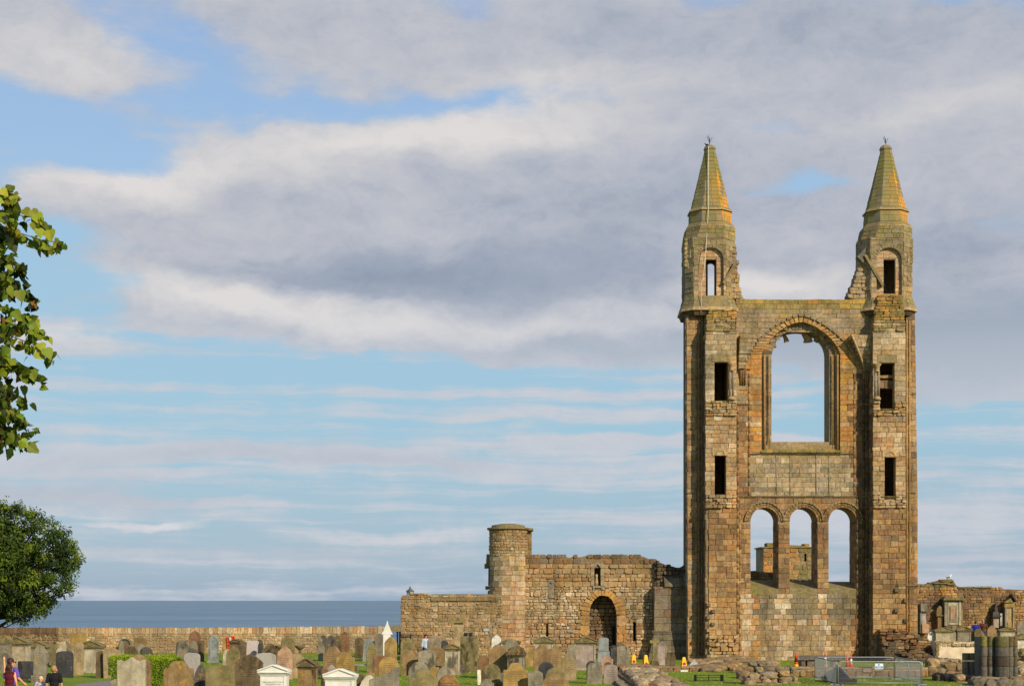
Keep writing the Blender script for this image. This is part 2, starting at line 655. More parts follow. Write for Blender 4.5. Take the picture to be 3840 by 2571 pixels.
# ------------------------------------------------------------------ stone colours
ST = {k: lin(c, 0.92) for k, c in dict(
    ochre=(172, 134, 82), tan=(184, 154, 110), pale=(206, 186, 150), white=(216, 203, 176), grey=(148, 132, 107),
    olive=(140, 124, 86), brown=(126, 96, 64), dark=(84, 68, 52), purple=(120, 98, 84), orange=(194, 134, 66),
    rust=(152, 100, 60), gold=(190, 148, 60), moss=(126, 120, 60), soot=(58, 50, 42), slate=(116, 108, 94), pink=(190, 148, 118)).items()}
for _k, _c in ST.items():
    _l = 0.35 * _c[0] + 0.5 * _c[1] + 0.15 * _c[2]
    ST[_k] = tuple(x * 0.97 + _l * 0.03 for x in _c)
MORTAR = lin((166, 142, 102), 0.85)


def pick(s, jit=0.11, blend=0.45):
    """'ochre3 tan2 grey' -> weighted random stone colour"""
    ks = []
    for w in s.split():
        n = ''.join(ch for ch in w if ch.isdigit())
        ks += [w.rstrip('0123456789')] * (int(n) if n else 1)
    c = ST[R.choice(ks)]
    me = [sum(ST[q][i] for q in ks) / len(ks) for i in range(3)]
    if blend < 1:
        w = blend * (1.5 if R.random() < 0.12 else 1.0)      # now and then a stone that stands out
        c = [a + (b - a) * w for a, b in zip(me, c)]
    k = 1 + u2(-jit, jit)
    return (c[0] * k * u2(0.96, 1.04), c[1] * k, c[2] * k * u2(0.93, 1.07))


def PM(D):                    # flat wall facing the viewer, at distance D
    return lambda u, v, p: ((u - CX) * D / F, D - p, H + (HV - v) * D / F)


def rect(ua, ub, va, vb):
    return dict(k='r', ua=ua, ub=ub, va=va, vb=vb)


def arch(cx, hw, vs, rise, vb, a=2.0, b=0.5):
    return dict(k='a', cx=cx, hw=hw, vs=vs, rise=rise, vb=vb, ua=cx - hw, ub=cx + hw, a=a, b=b)


def arch_top(h, u):
    t = min(1, abs(u - h['cx']) / h['hw'])
    return h['vs'] - h['rise'] * (1 - t ** h['a']) ** h['b']


def arch_half(h, v):          # half width of the opening at row v
    if v >= h['vs']:
        return h['hw']
    q = (h['vs'] - v) / h['rise']
    if q >= 1:
        return 0
    return h['hw'] * (1 - q ** (1 / h['b'])) ** (1 / h['a'])


def fill(m, fm, a0, a1, b0, b1, sc, pal, course=(0.22, 0.36), length=(0.35, 0.8), prot=(0.0, 0.035), jit=0.008, inset=0.012,
         holes=(), top=None, left=None, right=None, depth=0.05, vert=0.0):
    """lay courses of stones from row b1 (bottom) up to b0 (top); sizes in metres, sc = pixels per metre"""
    v = b1
    while v > b0 + 0.04 * sc:
        h = u2(*course) * sc
        vt = max(b0, v - h)
        if vt - b0 < 0.08 * sc:
            vt = b0
        lo = a0 if left is None else left((v + vt) / 2)
        hi = a1 if right is None else right((v + vt) / 2)
        iv = [(lo, hi)]
        for hl in holes:
            if hl['k'] == 'r':
                if vt >= hl['vb'] - 1 or v <= hl['va'] + 1:
                    continue
                ca, cb = hl['ua'], hl['ub']
            else:
                if vt >= hl['vb'] - 1:
                    continue
                hw = arch_half(hl, (vt + v) / 2)
                if hw <= 0:
                    continue
                ca, cb = hl['cx'] - hw, hl['cx'] + hw
            nv = []
            for x0, x1 in iv:
                if cb <= x0 or ca >= x1:
                    nv.append((x0, x1))
                else:
                    if ca > x0:
                        nv.append((x0, ca))
                    if cb < x1:
                        nv.append((cb, x1))
            iv = nv
        for x0, x1 in iv:
            x = x0
            while x < x1 - 0.02 * sc:
                w = u2(*length) * sc
                if x1 - (x + w) < length[0] * sc * 0.6:
                    w = x1 - x
                xe = min(x1, x + w)
                if top is None or (v + vt) / 2 > top((x + xe) / 2):
                    parts = [(vt, v)]
                    if vert and R.random() < vert and (xe - x) < 1.2 * (v - vt):
                        mid = vt + (v - vt) * u2(0.35, 0.65)
                        parts = [(vt, mid), (mid, v)]
                    for (ta, tb) in parts:
                        block(m, fm, x, xe, ta, tb, sc, pal, prot, jit, inset, depth)
                x = xe
        v = vt


def block(m, fm, x, xe, ta, tb, sc, pal, prot, jit, inset, depth):
    if jit >= 0.019:
        return rubble_block(m, fm, x, xe, ta, tb, sc, pal, prot, jit, inset, depth)
    p = u2(*prot)
    i, j = inset * sc, jit * sc
    col = pal(0.5 * (x + xe), 0.5 * (ta + tb)) if callable(pal) else pick(pal)
    g = 0.35 * i
    back = [(x + g, tb - g), (xe - g, tb - g), (xe - g, ta + g), (x + g, ta + g)]
    fr = [(x + i, tb - i), (xe - i, tb - i), (xe - i, ta + i), (x + i, ta + i)]
    q = [fm(a, b, -depth) for a, b in back] + [fm(a, b, p - 0.4 * inset) for a, b in back]
    fr2 = [fm(a + u2(-j, j), b + u2(-j, j), p + 0.012 + u2(-j, j) / sc * 0.5) for a, b in fr]
    q += fr2
    m.faces(q, [(0, 1, 5, 4), (1, 2, 6, 5), (2, 3, 7, 6), (3, 0, 4, 7), (4, 5, 9, 8), (5, 6, 10, 9), (6, 7, 11, 10), (7, 4, 8, 11), (8, 9, 10, 11)], col)


def rubble_block(m, fm, x, xe, ta, tb, sc, pal, prot, jit, inset, depth):
    """a rough stone: corners knocked off, edges uneven, face slightly tilted"""
    p = u2(*prot)
    i, j = inset * sc * .5, jit * sc * .7
    col = pal(0.5 * (x + xe), 0.5 * (ta + tb)) if callable(pal) else pick(pal)
    a0, a1, b0, b1 = x + i, xe - i, tb - i, ta + i
    w, h = a1 - a0, b0 - b1
    c = [min(w, h) * u2(.12, .36) for _ in range(4)]
    lp = [(a0 + c[0], b0), (a1 - c[1], b0), (a1, b0 - c[1] * .8), (a1, b1 + c[2] * .8), (a1 - c[2], b1), (a0 + c[3], b1), (a0, b1 + c[3] * .8), (a0, b0 - c[0] * .8)]
    lp = [(a + u2(-j, j) * .6, b + u2(-j, j) * .6) for a, b in lp]
    cx, cy = (a0 + a1) / 2, (b0 + b1) / 2
    k = 1 - min(.30, 1.9 * inset * sc / max(1e-6, min(w, h)))
    tx, ty = u2(-.012, .012), u2(-.018, .006)
    q = [fm(a, b, -depth) for a, b in lp] + [fm(a, b, p - .014) for a, b in lp]
    q += [fm(cx + (a - cx) * k, cy + (b - cy) * k, p + .012 + tx * (1 if a > cx else -1) + ty * (1 if b > cy else -1)) for a, b in lp]
    fs = []
    for r in (0, 8):
        fs += [(r + t, r + (t + 1) % 8, r + 8 + (t + 1) % 8, r + 8 + t) for t in range(8)]
    fs.append(tuple(range(16, 24)))
    m.faces(q, fs, col)


def core(m, u0, u1, v0, v1, D, t, holes=(), top=None, col=None, step=None, n=18):
    """solid wall of thickness t behind the plane D, cut by the holes; strips from side to side"""
    col = col or MORTAR
    us = {u0, u1}
    for h in holes:
        us |= {max(u0, min(u1, h['ua'])), max(u0, min(u1, h['ub']))}
        if h['k'] == 'a':
            us |= {h['cx'] - h['hw'] * cos(pi * i / n) for i in range(n + 1)}
    if top is not None:
        k = max(2, int((u1 - u0) / (step or 25)))
        us |= {u0 + (u1 - u0) * i / k for i in range(k + 1)}
    us = sorted(us)
    f = PM(D)

    def prism(ua, ub, ta, tb, ba, bb):
        if ba - ta < 0.5 and bb - tb < 0.5:
            return
        q = [f(ua, ba, -t), f(ub, bb, -t), f(ub, tb, -t), f(ua, ta, -t), f(ua, ba, 0), f(ub, bb, 0), f(ub, tb, 0), f(ua, ta, 0)]
        m.hexa(q, col)
    for ua, ub in zip(us, us[1:]):
        if ub - ua < 0.01:
            continue
        mid = 0.5 * (ua + ub)
        ta, tb = (v0, v0) if top is None else (top(ua), top(ub))
        cuts = sorted([h for h in holes if h['ua'] < mid < h['ub']], key=lambda h: h['vb'])
        for h in cuts:
            if h['k'] == 'r':
                ha, hb = h['va'], h['va']
            else:
                ha, hb = arch_top(h, ua), arch_top(h, ub)
            prism(ua, ub, ta, tb, ha, hb)
            ta = tb = h['vb']
        prism(ua, ub, ta, tb, v1, v1)


def ring(m, D, h, grow, rise2, pal, p=0.05, depth=0.3, n=15, a2=None, b2=None, jit=0.012, gap=0.012):
    """voussoirs round arch h, growing outwards by grow (px) and to rise2 (px)"""
    f = PM(D)
    sc = F / D
    a2, b2 = a2 or h['a'], b2 or h['b']

    def pt(hw, rise, a, b, th):
        cs = cos(th)
        t = abs(cs)
        return h['cx'] - hw * cs, h['vs'] - rise * (1 - t ** a) ** b
    for i in range(n):
        t0, t1 = pi * i / n, pi * (i + 1) / n
        t0 += gap
        t1 -= gap
        k = u2(-1, 1) * 0.1 * grow
        q = [pt(h['hw'], h['rise'], h['a'], h['b'], t0), pt(h['hw'] + grow + k, rise2 + k, a2, b2, t0),
             pt(h['hw'] + grow + k, rise2 + k, a2, b2, t1), pt(h['hw'], h['rise'], h['a'], h['b'], t1)]
        pp = p + u2(0, jit)
        pts = [f(a, b, -depth) for a, b in q] + [f(a + u2(-jit, jit) * sc, b + u2(-jit, jit) * sc, pp) for a, b in q]
        m.hexa(pts, pick(pal) if not callable(pal) else pal(q[0][0], q[0][1]))


def quadmap(bl, br, tr, tl):
    """surface patch; u,v in metres measured along the bottom and up the side (v downwards negative)"""
    bl, br, tr, tl = map(Vector, (bl, br, tr, tl))
    wd = ((br - bl).length + (tr - tl).length) / 2
    ht = ((tl - bl).length + (tr - br).length) / 2
    n = (br - bl).cross(tl - bl).normalized()

    def fm(a, b, p):
        s, t = a / wd, -b / ht
        q = bl.lerp(br, s).lerp(tl.lerp(tr, s), t)
        return tuple(q + n * p)
    return fm, wd, ht


def face_fill(m, bl, br, tr, tl, pal, **kw):
    fm, wd, ht = quadmap(bl, br, tr, tl)
    fill(m, fm, 0, wd, -ht, 0, 1.0, pal, **kw)


def octo(cx, cy, hw, fw, dp=None):
    """eight corners, front edge first; hw half width, fw half of the front face, dp half depth"""
    dp = dp or hw
    c = hw - fw
    return [(cx - fw, cy - dp), (cx + fw, cy - dp), (cx + hw, cy - dp + c), (cx + hw, cy + dp - c),
            (cx + fw, cy + dp), (cx - fw, cy + dp), (cx - hw, cy + dp - c), (cx - hw, cy - dp + c)]


def prism8(m, lo, hi, z0, z1, col):
    pts = [(x, y, z0) for x, y in lo] + [(x, y, z1) for x, y in hi]
    m.faces(pts, [tuple(range(7, -1, -1)), tuple(range(8, 16))] + [(i, (i + 1) % 8, 8 + (i + 1) % 8, 8 + i) for i in range(8)], col)


def prof(pts):                # piecewise linear top line with a little raggedness baked in
    def f(u):
        if u <= pts[0][0]:
            return pts[0][1]
        for (a, b), (c, d) in zip(pts, pts[1:]):
            if u <= c:
                return b + (d - b) * (u - a) / (c - a)
        return pts[-1][1]
    return f


def nz(x, y=0.0, s=1.0):
    return mnoise.noise(Vector((x * s, y * s, 3.3)))

# ------------------------------------------------------------------ the great east gable with its two turrets
DW = 95.0                      # distance of the gable wall's face
SC = F / DW                    # photo pixels per metre there
gable = thing('ruined_gable', 'tall ruined stone gable with twin pointed turrets and one great arched window opening', 'ruined church', (X(3003, DW), DW, 0))


def pal_wall(u, v):
    n = nz(u, v, 0.011)
    if v < 1150:
        return pick('moss3 gold3 olive2 orange')
    if v < 1260:
        return pick('olive4 grey6 tan3' if n < 0.25 else 'olive3 gold grey4', 0.06, 0.4)
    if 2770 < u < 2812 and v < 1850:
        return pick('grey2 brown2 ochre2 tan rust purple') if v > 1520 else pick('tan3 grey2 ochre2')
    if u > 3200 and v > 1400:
        return pick('dark3 brown3 rust2 ochre')  # right recess: pier shadow and stains both put into the stone colour
    if v < 1697:
        if 2811 < u < 2856 or 3150 < u < 3200:
            return pick('orange5 ochre4 tan2 gold pale', 0.12, 0.75)
        return pick('orange2 ochre5 tan4 gold grey pale' if n > -0.15 else 'tan4 ochre4 pale2 grey orange')
    if v < 1862:
        return pick('grey5 olive3 tan4 pale3 slate2' if 2811 < u < 3200 else 'brown3 rust purple2 ochre')
    if v < 2215:
        return pick('brown4 ochre4 purple3 tan2 rust dark')
    k = min(abs(u - q) for q in (2938, 3086, 3232, 2800))
    if k < 26:
        return pick('pale4 white2 tan3 orange2 pink ochre')
    if u < 2840:
        return pick('orange3 ochre4 tan2 rust')
    if v < 2330:
        return pick('olive5 grey5 slate2', 0.1)
    return pick('ochre3 tan3 grey3 olive2 brown2 pale')


big = arch(3001, 108, 1328, 92, 1656, 2.2, 0.5)
o1 = arch(3001, 132, 1328, 114, 1668, 1.8, 0.6)
o0 = arch(3003, 147, 1328, 121, 1690, 1.6, 0.7)
trip = [arch(cx, 52, 1953, 51, 2206) for cx in (2866.5, 3013, 3159)]
wtop = prof([(2760, 1116), (2800, 1121), (2900, 1123), (3000, 1124), (3100, 1122), (3160, 1123), (3280, 1118)])
wt2 = lambda u: wtop(u) + 2.2 * nz(u, 0, 0.06)

m = MB()
# body of the wall in three leaves, so that the great window steps inwards
core(m, 2760, 3280, 1123, 1700, DW, 0.18, [o0], top=wt2)
core(m, 2760, 3280, 1123, 1700, DW + 0.18, 0.18, [o1], top=wt2)
core(m, 2760, 3280, 1123, 1700, DW + 0.36, 1.49, [big], top=wt2)
core(m, 2760, 3280, 1700, 2478, DW, 1.85, trip)
h0 = dict(o0)
h0['hw'] += 44
h0['rise'] += 14
h0['ua'], h0['ub'], h0['vb'] = h0['cx'] - h0['hw'], h0['cx'] + h0['hw'], 1328
trh = []
for a in trip:
    h = dict(a)
    h['hw'] += 21
    h['rise'] += 21
    h['ua'], h['ub'], h['vb'] = h['cx'] - h['hw'], h['cx'] + h['hw'], 1953
    trh.append(h)
f = PM(DW)
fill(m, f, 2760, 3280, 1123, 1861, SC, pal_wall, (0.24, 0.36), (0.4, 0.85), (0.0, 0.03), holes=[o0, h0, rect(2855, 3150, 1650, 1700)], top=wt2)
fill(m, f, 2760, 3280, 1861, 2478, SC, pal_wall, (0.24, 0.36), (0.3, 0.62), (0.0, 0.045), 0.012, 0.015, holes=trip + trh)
# window jamb and sill stones of the two inner orders
fill(m, PM(DW + 0.18), 2868, 3136, 1200, 1668, SC, lambda u, v: pick('ochre3 orange2 tan2'), (0.3, 0.5), (0.4, 0.6), (0, 0.02), holes=[o1, dict(o0, k='r', va=1000, vb=1210)])
fill(m, PM(DW + 0.36), 2870, 3132, 1215, 1656, SC, lambda u, v: pick('grey3 tan2 slate2 ochre'), (0.3, 0.5), (0.4, 0.6), (0, 0.02), holes=[big])
gw = m.build('gable_wall', 'masonry', gable)

# stepped arch orders, hood mould
m = MB()
ring(m, DW, o0, 40, 141, 'orange3 ochre4 tan3 gold', 0.06, 0.3, 31, 1.5, 0.75)
ring(m, DW, dict(o0, hw=o0['hw'] + 42, rise=142, a=1.5, b=0.75), 9, 152, 'olive3 grey2', 0.15, 0.3, 27)
ring(m, DW + 0.18, o1, 17, 124, 'ochre3 orange2 dark2 brown2', 0.05, 0.3, 29)
ring(m, DW + 0.36, big, 24, 114, 'grey3 dark2 brown tan', 0.04, 1.1, 27)
for cx, rr in ((2866, 0.11), (3140, 0.11), (2884, 0.07), (3122, 0.07)):
    dd = DW + (0.1 if rr > 0.1 else 0.25)
    m.tube([f(cx, 1690, 0.0) if False else (X(cx, dd), dd - 0.05, Z(1688, dd)), (X(cx, dd), dd - 0.05, Z(1330, dd))], rr * .55, ST['ochre'], 8)
m.build('window_arch', 'masonry', gable)
# sloping sill and its string course
m = MB()
for i in range(13):
    ua, ub = 2852 + i * 23.2, 2852 + (i + 1) * 23.2
    c = pick('moss3 olive3 gold')
    q = [f(ua + 0.5, 1697, -0.9), f(ub - 0.5, 1697, -0.9), f(ub - 0.5, 1655, -0.9), f(ua + 0.5, 1655, -0.9),
         f(ua + 0.5, 1697, 0.10), f(ub - 0.5, 1697, 0.10), f(ub - 0.5, 1692 + u2(-1, 1), 0.12), f(ua + 0.5, 1692 + u2(-1, 1), 0.12)]
    m.hexa(q, c)
m.build('window_sill', 'lichened', gable)
# broken remains of tracery in the window head
D2 = DW + 1.1
for pts, w in (([(2935, 1248), (2946, 1268), (2950, 1282)], 9), ([(3005, 1228), (3016, 1250), (3029, 1268), (3030, 1283)], 13),
               ([(2990, 1230), (2988, 1246)], 11), ([(3078, 1252), (3066, 1268), (3058, 1281)], 9)):
    m = MB()
    P3 = [Vector((X(a, D2), D2, Z(b, D2))) for a, b in pts]
    m.tube(P3, [w / SC * (0.6 + 0.28 * i) for i in range(len(P3))], ST['tan'], 6, sm=False)
    m.build('tracery', 'masonry', gable)
for sx, ux in ((1, 2900), (-1, 3103)):
    q = [(ux - 4 * sx, 1262), (ux + 12 * sx, 1276), (ux + 7 * sx, 1288), (ux + 11 * sx, 1302), (ux + 2 * sx, 1300), (ux - 7 * sx, 1330)]
    pts = [(X(a, D2), D2 + 0.25, Z(b, D2)) for a, b in q] + [(X(a, D2), D2 - 0.1, Z(b, D2)) for a, b in q]
    n = len(q)
    fs = [(i, (i + 1) % n, n + (i + 1) % n, n + i) for i in range(n)] + [tuple(range(n))[::-1], tuple(range(n, 2 * n))]
    m = MB()
    m.faces(pts, fs, ST['grey'])
    m.build('tracery', 'masonry', gable)

# three lower arches
for k, a in enumerate(trip):
    m = MB()
    ring(m, DW, a, 9, 60, 'brown3 ochre2 purple', 0.03, 0.5, 13)
    ring(m, DW, dict(a, hw=61.5, rise=60.5), 8, 68.5, 'ochre2 brown2 olive', 0.07, 0.3, 17)
    ring(m, DW, dict(a, hw=70, rise=69), 5.5, 75, 'olive3 ochre grey', 0.15, 0.3, 17)
    m.build('arch', 'masonry', gable)
    # reveal facing left, laid in courses through the thickness of the wall
    m = MB()
    xr = X(a['ub'], DW)
    xl = X(a['ua'], DW)
    face_fill(m, (xr, DW + 1.84, Z(2206, DW)), (xr, DW + 0.02, Z(2206, DW)), (xr, DW + 0.02, Z(1953, DW)), (xr, DW + 1.84, Z(1953, DW)),
              lambda u, v: pick('brown3 ochre2 dark grey'), course=(0.25, 0.36), length=(0.4, 0.7), prot=(0, 0.02))
    m.build('reveal', 'masonry', gable)
    m = MB()
    for i in range(4):
        ua, ub = a['ua'] + i * 26, a['ua'] + (i + 1) * 26
        z0 = 2208 + u2(-1, 1)
        m.hexa([f(ua, 2230, -2.0), f(ub, 2230, -2.0), f(ub, 2172 + 3 * k, -2.0), f(ua, 2172 + 3 * k, -2.0),
                f(ua, 2230, 0.03), f(ub, 2230, 0.03), f(ub, z0, 0.05), f(ua, z0, 0.05)], pick('olive3 moss2 grey'))
    m.build('arch_sill', 'lichened', gable)

# string courses

def string_row(m, u0, u1, v, D, h=7, p=0.14, pal='olive3 grey3 tan', step=38):
    ff = PM(D)
    u = u0
    while u < u1 - 1:
        ub = min(u1, u + u2(0.7, 1.2) * step)
        dv = u2(-0.8, 0.8)
        m.hexa([ff(u + .4, v + h / 2 + dv, -0.1), ff(ub - .4, v + h / 2 + dv, -0.1), ff(ub - .4, v - h / 2 + dv, -0.1), ff(u + .4, v - h / 2 + dv, -0.1),
                ff(u + .4, v + h / 2 + dv, p * 0.4), ff(ub - .4, v + h / 2 + dv, p * 0.4), ff(ub - .4, v - h / 4 + dv, p), ff(u + .4, v - h / 4 + dv, p)], pick(pal))
        u = ub


for aa in ((2763, 3276, 1861, DW), (2811, 3200, 1701, DW, 6), (2763, 2812, 1516, DW, 6), (3176, 3262, 1516, DW, 6), (2763, 2812, 1385, DW, 6)):
    m = MB()
    string_row(m, *aa)
    m.build('string_course', 'masonry', gable)
for xs in (2911, 2962, 3060, 3108):      # faint pilaster strips of the panelled wall
    m = MB()
    q = PM(DW)
    m.tube([q(xs, 1855, 0.03), q(xs, 1706, 0.03)], 0.035, ST['grey'], 6)
    m.build('pilaster_strip', 'masonry', gable)

for xs, va, vb, r in ((2766, 1520, 2440, .09), (2774, 1870, 2440, .06), (2809, 1400, 1855, .07), (3204, 1400, 1855, .07), (3216, 1870, 2460, .08), (3238, 1400, 2460, .09), (3252, 1400, 2460, .06), (3266, 1270, 2460, .08), (2766, 1265, 1380, .07)):
    m = MB()
    x = X(xs, DW)
    z, ztop = Z(vb, DW), Z(va, DW)
    while z < ztop - .1:
        h = min(u2(.3, .62), ztop - z)
        m.tube([(x, DW - .01, z), (x, DW - .01, z + h - .01)], r * u2(.92, 1.08), pick('brown2 ochre2 dark tan rust') if xs < 3230 else pick('dark3 brown2'), 7)  # shafts in the right recess coloured darker, pier shadow included
        z += h
    m.build('wall_shaft', 'masonry', gable)

# broken vault springers either side of the great window
for side, (uo, ui, vt, vb, ub0) in ((1, (3264, 3182, 1262, 1392, 3240)), (-1, (2768, 2838, 1262, 1384, 2790))):
    m = MB()
    n = 9
    for i in range(n):
        t0, t1 = i / n, (i + 1) / n
        va, vb2 = vb + (vt - vb) * t0, vb + (vt - vb) * t1
        inn = ub0 + (ui - ub0) * (t1 ** 1.2)
        pr = 0.12 + 0.62 * t1 + u2(-0.04, 0.04)
        ua, uc = (inn, uo) if side > 0 else (uo, inn)
        uu = ua
        while uu < uc - 3:
            ue = min(uc, uu + u2(18, 34))
            m.hexa([f(uu, va, -0.1), f(ue, va, -0.1), f(ue, vb2, -0.1), f(uu, vb2, -0.1), f(uu + .5, va - .5, pr - 0.06), f(ue - .5, va - .5, pr - 0.06),
                    f(ue - .5, vb2 + .5, pr), f(uu + .5, vb2 + .5, pr)], pick('tan3 grey2 pale2 olive ochre'))
            uu = ue
    # moulded rib along the inner edge
    pts = [Vector(f(ub0 + (ui - ub0) * (t ** 1.2), vb + (vt - vb) * t, 0.2 + 0.62 * t)) for t in [j / 8 for j in range(9)]]
    if side > 0:
        m.tube(pts, 0.065, ST['tan'], 7)
    # capital and corbel shafts
    for q in range(3):
        ux = ub0 + side * (-3 + 8 * q)
        m.tube([f(ux, vb, 0.14), f(ux, vb + 26, 0.09), f(ux, vb + 60, 0.05)], [0.10, 0.07, 0.05], ST['brown'], 7)
    string_row(m, min(uo, ub0) + 2, max(uo, ub0), vb + 1, DW, 7, 0.34)
    m.build('vault_springer', 'masonry', gable)

# ---- towers: hollow shells, each with a pier in front
DP = 94.0
SP = F / DP


def pal_pier(u, v):
    if v < 1180:
        return pick('gold3 moss3 orange2 olive2')
    if v < 1240:
        return pick('moss2 olive3 tan2 grey2 gold')
    if v < 1500:
        return pick('tan4 grey4 pale3 olive2 ochre')
    if v < 1560:
        return pick('olive2 tan2 pale2 gold orange ochre')
    if v < 1900:
        return pick('tan3 pale3 ochre3 grey2 orange rust')
    if v < 2230:
        return pick('brown4 ochre4 purple2 tan3 rust orange')
    return pick('ochre4 tan3 orange2 pale brown2')


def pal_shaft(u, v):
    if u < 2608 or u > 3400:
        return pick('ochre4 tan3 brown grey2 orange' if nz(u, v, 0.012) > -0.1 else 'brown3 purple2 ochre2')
    return pick('dark4 brown3 purple soot2')  # recess beside the pier: its shade and staining painted into the stones


def tower(name, P):
    root = thing(name, None, None, (0, 0, 0))
    del root
    pu0, pu1 = P['pier']
    su0, su1 = P['shaft']
    inner = P['inner']
    mp = MB()
    fp = PM(DP)
    holes = P['holes']
    lo = min(pu0, pu1)
    # pier front: hollow behind the slit windows
    core(mp, pu0 + 2, pu1 - 2, 1240, 2478, DP + 0.03, 0.5, holes)
    core(mp, pu0 + 4, pu0 + 20, 1260, 2478, DP + 0.52, 0.7)
    core(mp, pu1 - 20, pu1 - 4, 1260, 2478, DP + 0.52, 0.7)
    lf = (lambda v: pu0 + (12 if v > 1900 else 0) + 3.0 * nz(v, 1, 0.035)) if P['side'] < 0 else (lambda v: pu0 + 1.5 * nz(v, 1, 0.05))
    rf = lambda v: pu1 + 1.5 * nz(v, 5, 0.05)
    fill(mp, fp, pu0, pu1, 1240, 1505, SP, pal_pier, (0.25, 0.36), (0.35, 0.75), (0.0, 0.04), holes=holes, left=lf, right=rf, depth=0.1)
    fill(mp, fp, pu0, pu1, 1505, 1560, SP, pal_pier, (0.12, 0.24), (0.18, 0.45), (0.05, 0.22), 0.03, 0.02, holes=holes, left=lf, right=rf, depth=0.1, vert=.3)
    fill(mp, fp, pu0, pu1, 1560, 1855, SP, pal_pier, (0.22, 0.33), (0.25, 0.6), (0.0, 0.06), 0.012, 0.015, holes=holes, left=lf, right=rf, depth=0.1)
    fill(mp, fp, pu0, pu1, 1855, 1905, SP, pal_pier, (0.12, 0.22), (0.18, 0.45), (0.05, 0.22), 0.03, 0.02, holes=holes, left=lf, right=rf, depth=0.1, vert=.3)
    fill(mp, fp, pu0, pu1, 1905, 2380, SP, pal_pier, (0.25, 0.36), (0.3, 0.62), (0.0, 0.06), 0.014, 0.015, holes=holes, left=lf, right=rf, depth=0.1)
    if P['side'] < 0:
        fill(mp, fp, pu0, pu1 + 4, 2380, 2478, SP, 'ochre3 tan3 pale2 orange', (0.14, 0.3), (0.18, 0.5), (0.02, 0.25), 0.04, 0.02, left=lf, depth=0.2, vert=.3)
    # side of the pier that faces left
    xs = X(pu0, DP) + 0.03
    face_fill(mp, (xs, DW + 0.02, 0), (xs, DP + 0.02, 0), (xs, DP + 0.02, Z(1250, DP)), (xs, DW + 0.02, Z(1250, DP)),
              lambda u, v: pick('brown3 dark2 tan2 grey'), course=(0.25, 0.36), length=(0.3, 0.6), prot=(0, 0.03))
    # broken rubble head of the pier leaning back against the turret
    tp = P['head']
    core(mp, pu0 + 6, pu1 - 6, 1240, 1262, DP + 0.1, 0.9)
    v = 1243.0
    while v > tp[1][1]:
        h = u2(7, 13)
        t = (1243 - v) / (1243 - tp[1][1])
        a = pu0 + (tp[1][0][0] - pu0) * t + u2(-4, 4)
        b = pu1 + (tp[1][0][1] - pu1) * t + u2(-4, 4)
        y = DP + 0.02 + 0.55 * t
        mp.box(X(a + 4, DP), X(b - 4, DP), y + 0.06, y + 1.2, Z(v, DP), Z(v - h - 1, DP), MORTAR)
        fill(mp, PM(y), a, b, v - h, v, SP, lambda uu, vv: pick('gold3 moss3 olive2 orange2 tan' if vv < 1200 else 'olive3 grey2 tan2 moss gold'), (h / SP, h / SP + .01), (0.25, 0.6), (0.0, 0.16), 0.02, 0.012, depth=0.5)
        v -= h
    pier = mp.build('pier', 'masonry', gable)
    # lintels, colonnette, ledges belong to the pier
    ml = MB()
    for h in holes:
        cu = (h['ua'] + h['ub']) / 2
        w = (h['ub'] - h['ua']) / 2 + 9
        up = 30
        ml = MB()
        ml.hexa([fp(cu - w, h['va'], -0.2), fp(cu + w, h['va'], -0.2), fp(cu + w, h['va'] - up, -0.2), fp(cu - w, h['va'] - up, -0.2),
                 fp(cu - w, h['va'], 0.075), fp(cu + w, h['va'], 0.075), fp(cu + w, h['va'] - up, 0.075), fp(cu - w, h['va'] - up, 0.075)], ST['tan'] if h['va'] > 1600 else ST['olive'])
        if h['va'] > 1600:
            pts = [fp(cu - 16 * cos(pi * i / 10), h['va'] - 2 - 17 * sin(pi * i / 10), 0.085) for i in range(11)]
            ml.tube(pts, 0.025, ST['tan'], 5)
        ml.build('lintel', 'masonry', pier)
    mc = MB()
    a, b = P['colon']
    cu = (a + b) / 2
    va, vb = holes[0]['va'], 1500
    x, y = X(cu, DP), DP - 0.02
    zt, zb = Z(va + 4, DP), Z(vb, DP)
    for dx in (-0.09, 0.09):
        mc.tube([(x + dx, y, zb + 0.2), (x + dx, y, zt - 0.42)], 0.075, ST['grey'], 8)
    mc.lathe([(0.15, zt - 0.46), (0.13, zt - 0.4), (0.15, zt - 0.2), (0.24, zt - 0.06), (0.26, zt)], ST['tan'], 8, (x, y, 0))
    mc.lathe([(0.22, zb), (0.22, zb + 0.1), (0.15, zb + 0.22)], ST['tan'], 8, (x, y, 0))
    mc.build('colonnette', 'masonry', pier)
    for h in holes:
        ms = MB()
        cu = (h['ua'] + h['ub']) / 2
        w = (h['ub'] - h['ua']) / 2 + 14
        string_row(ms, cu - w, cu + w, h['vb'] + 4, DP, 8, 0.16, 'olive2 moss2 gold', 22)
        ms.build('window_ledge', 'lichened', pier)
    if P['side'] > 0:      # masonry stuck across the tall slit
        mb = MB()
        mb.box(X(3297, DP + .35), X(3356, DP + .35), DP + 0.35, DP + 1.0, Z(1413, DP), Z(1403, DP), ST['ochre'], 0.03)
        for q in range(3):
            mb.box(X(3297 + 20 * q, DP + .4), X(3316 + 20 * q, DP + .4), DP + 0.4, DP + 1.0, Z(1452, DP), Z(1422, DP), pick('brown2 ochre purple'), 0.03)
        mb.build('cross_wall', 'masonry', pier)

    # corner shaft: the outer strip of the tower with its shadowed return
    m = MB()
    sa, sb = min(su0, su1), max(su0, su1)
    core(m, sa + 2, sb + (40 if P['side'] < 0 else 0) - 2, 1178, 2478, DW + 0.03, 0.8)
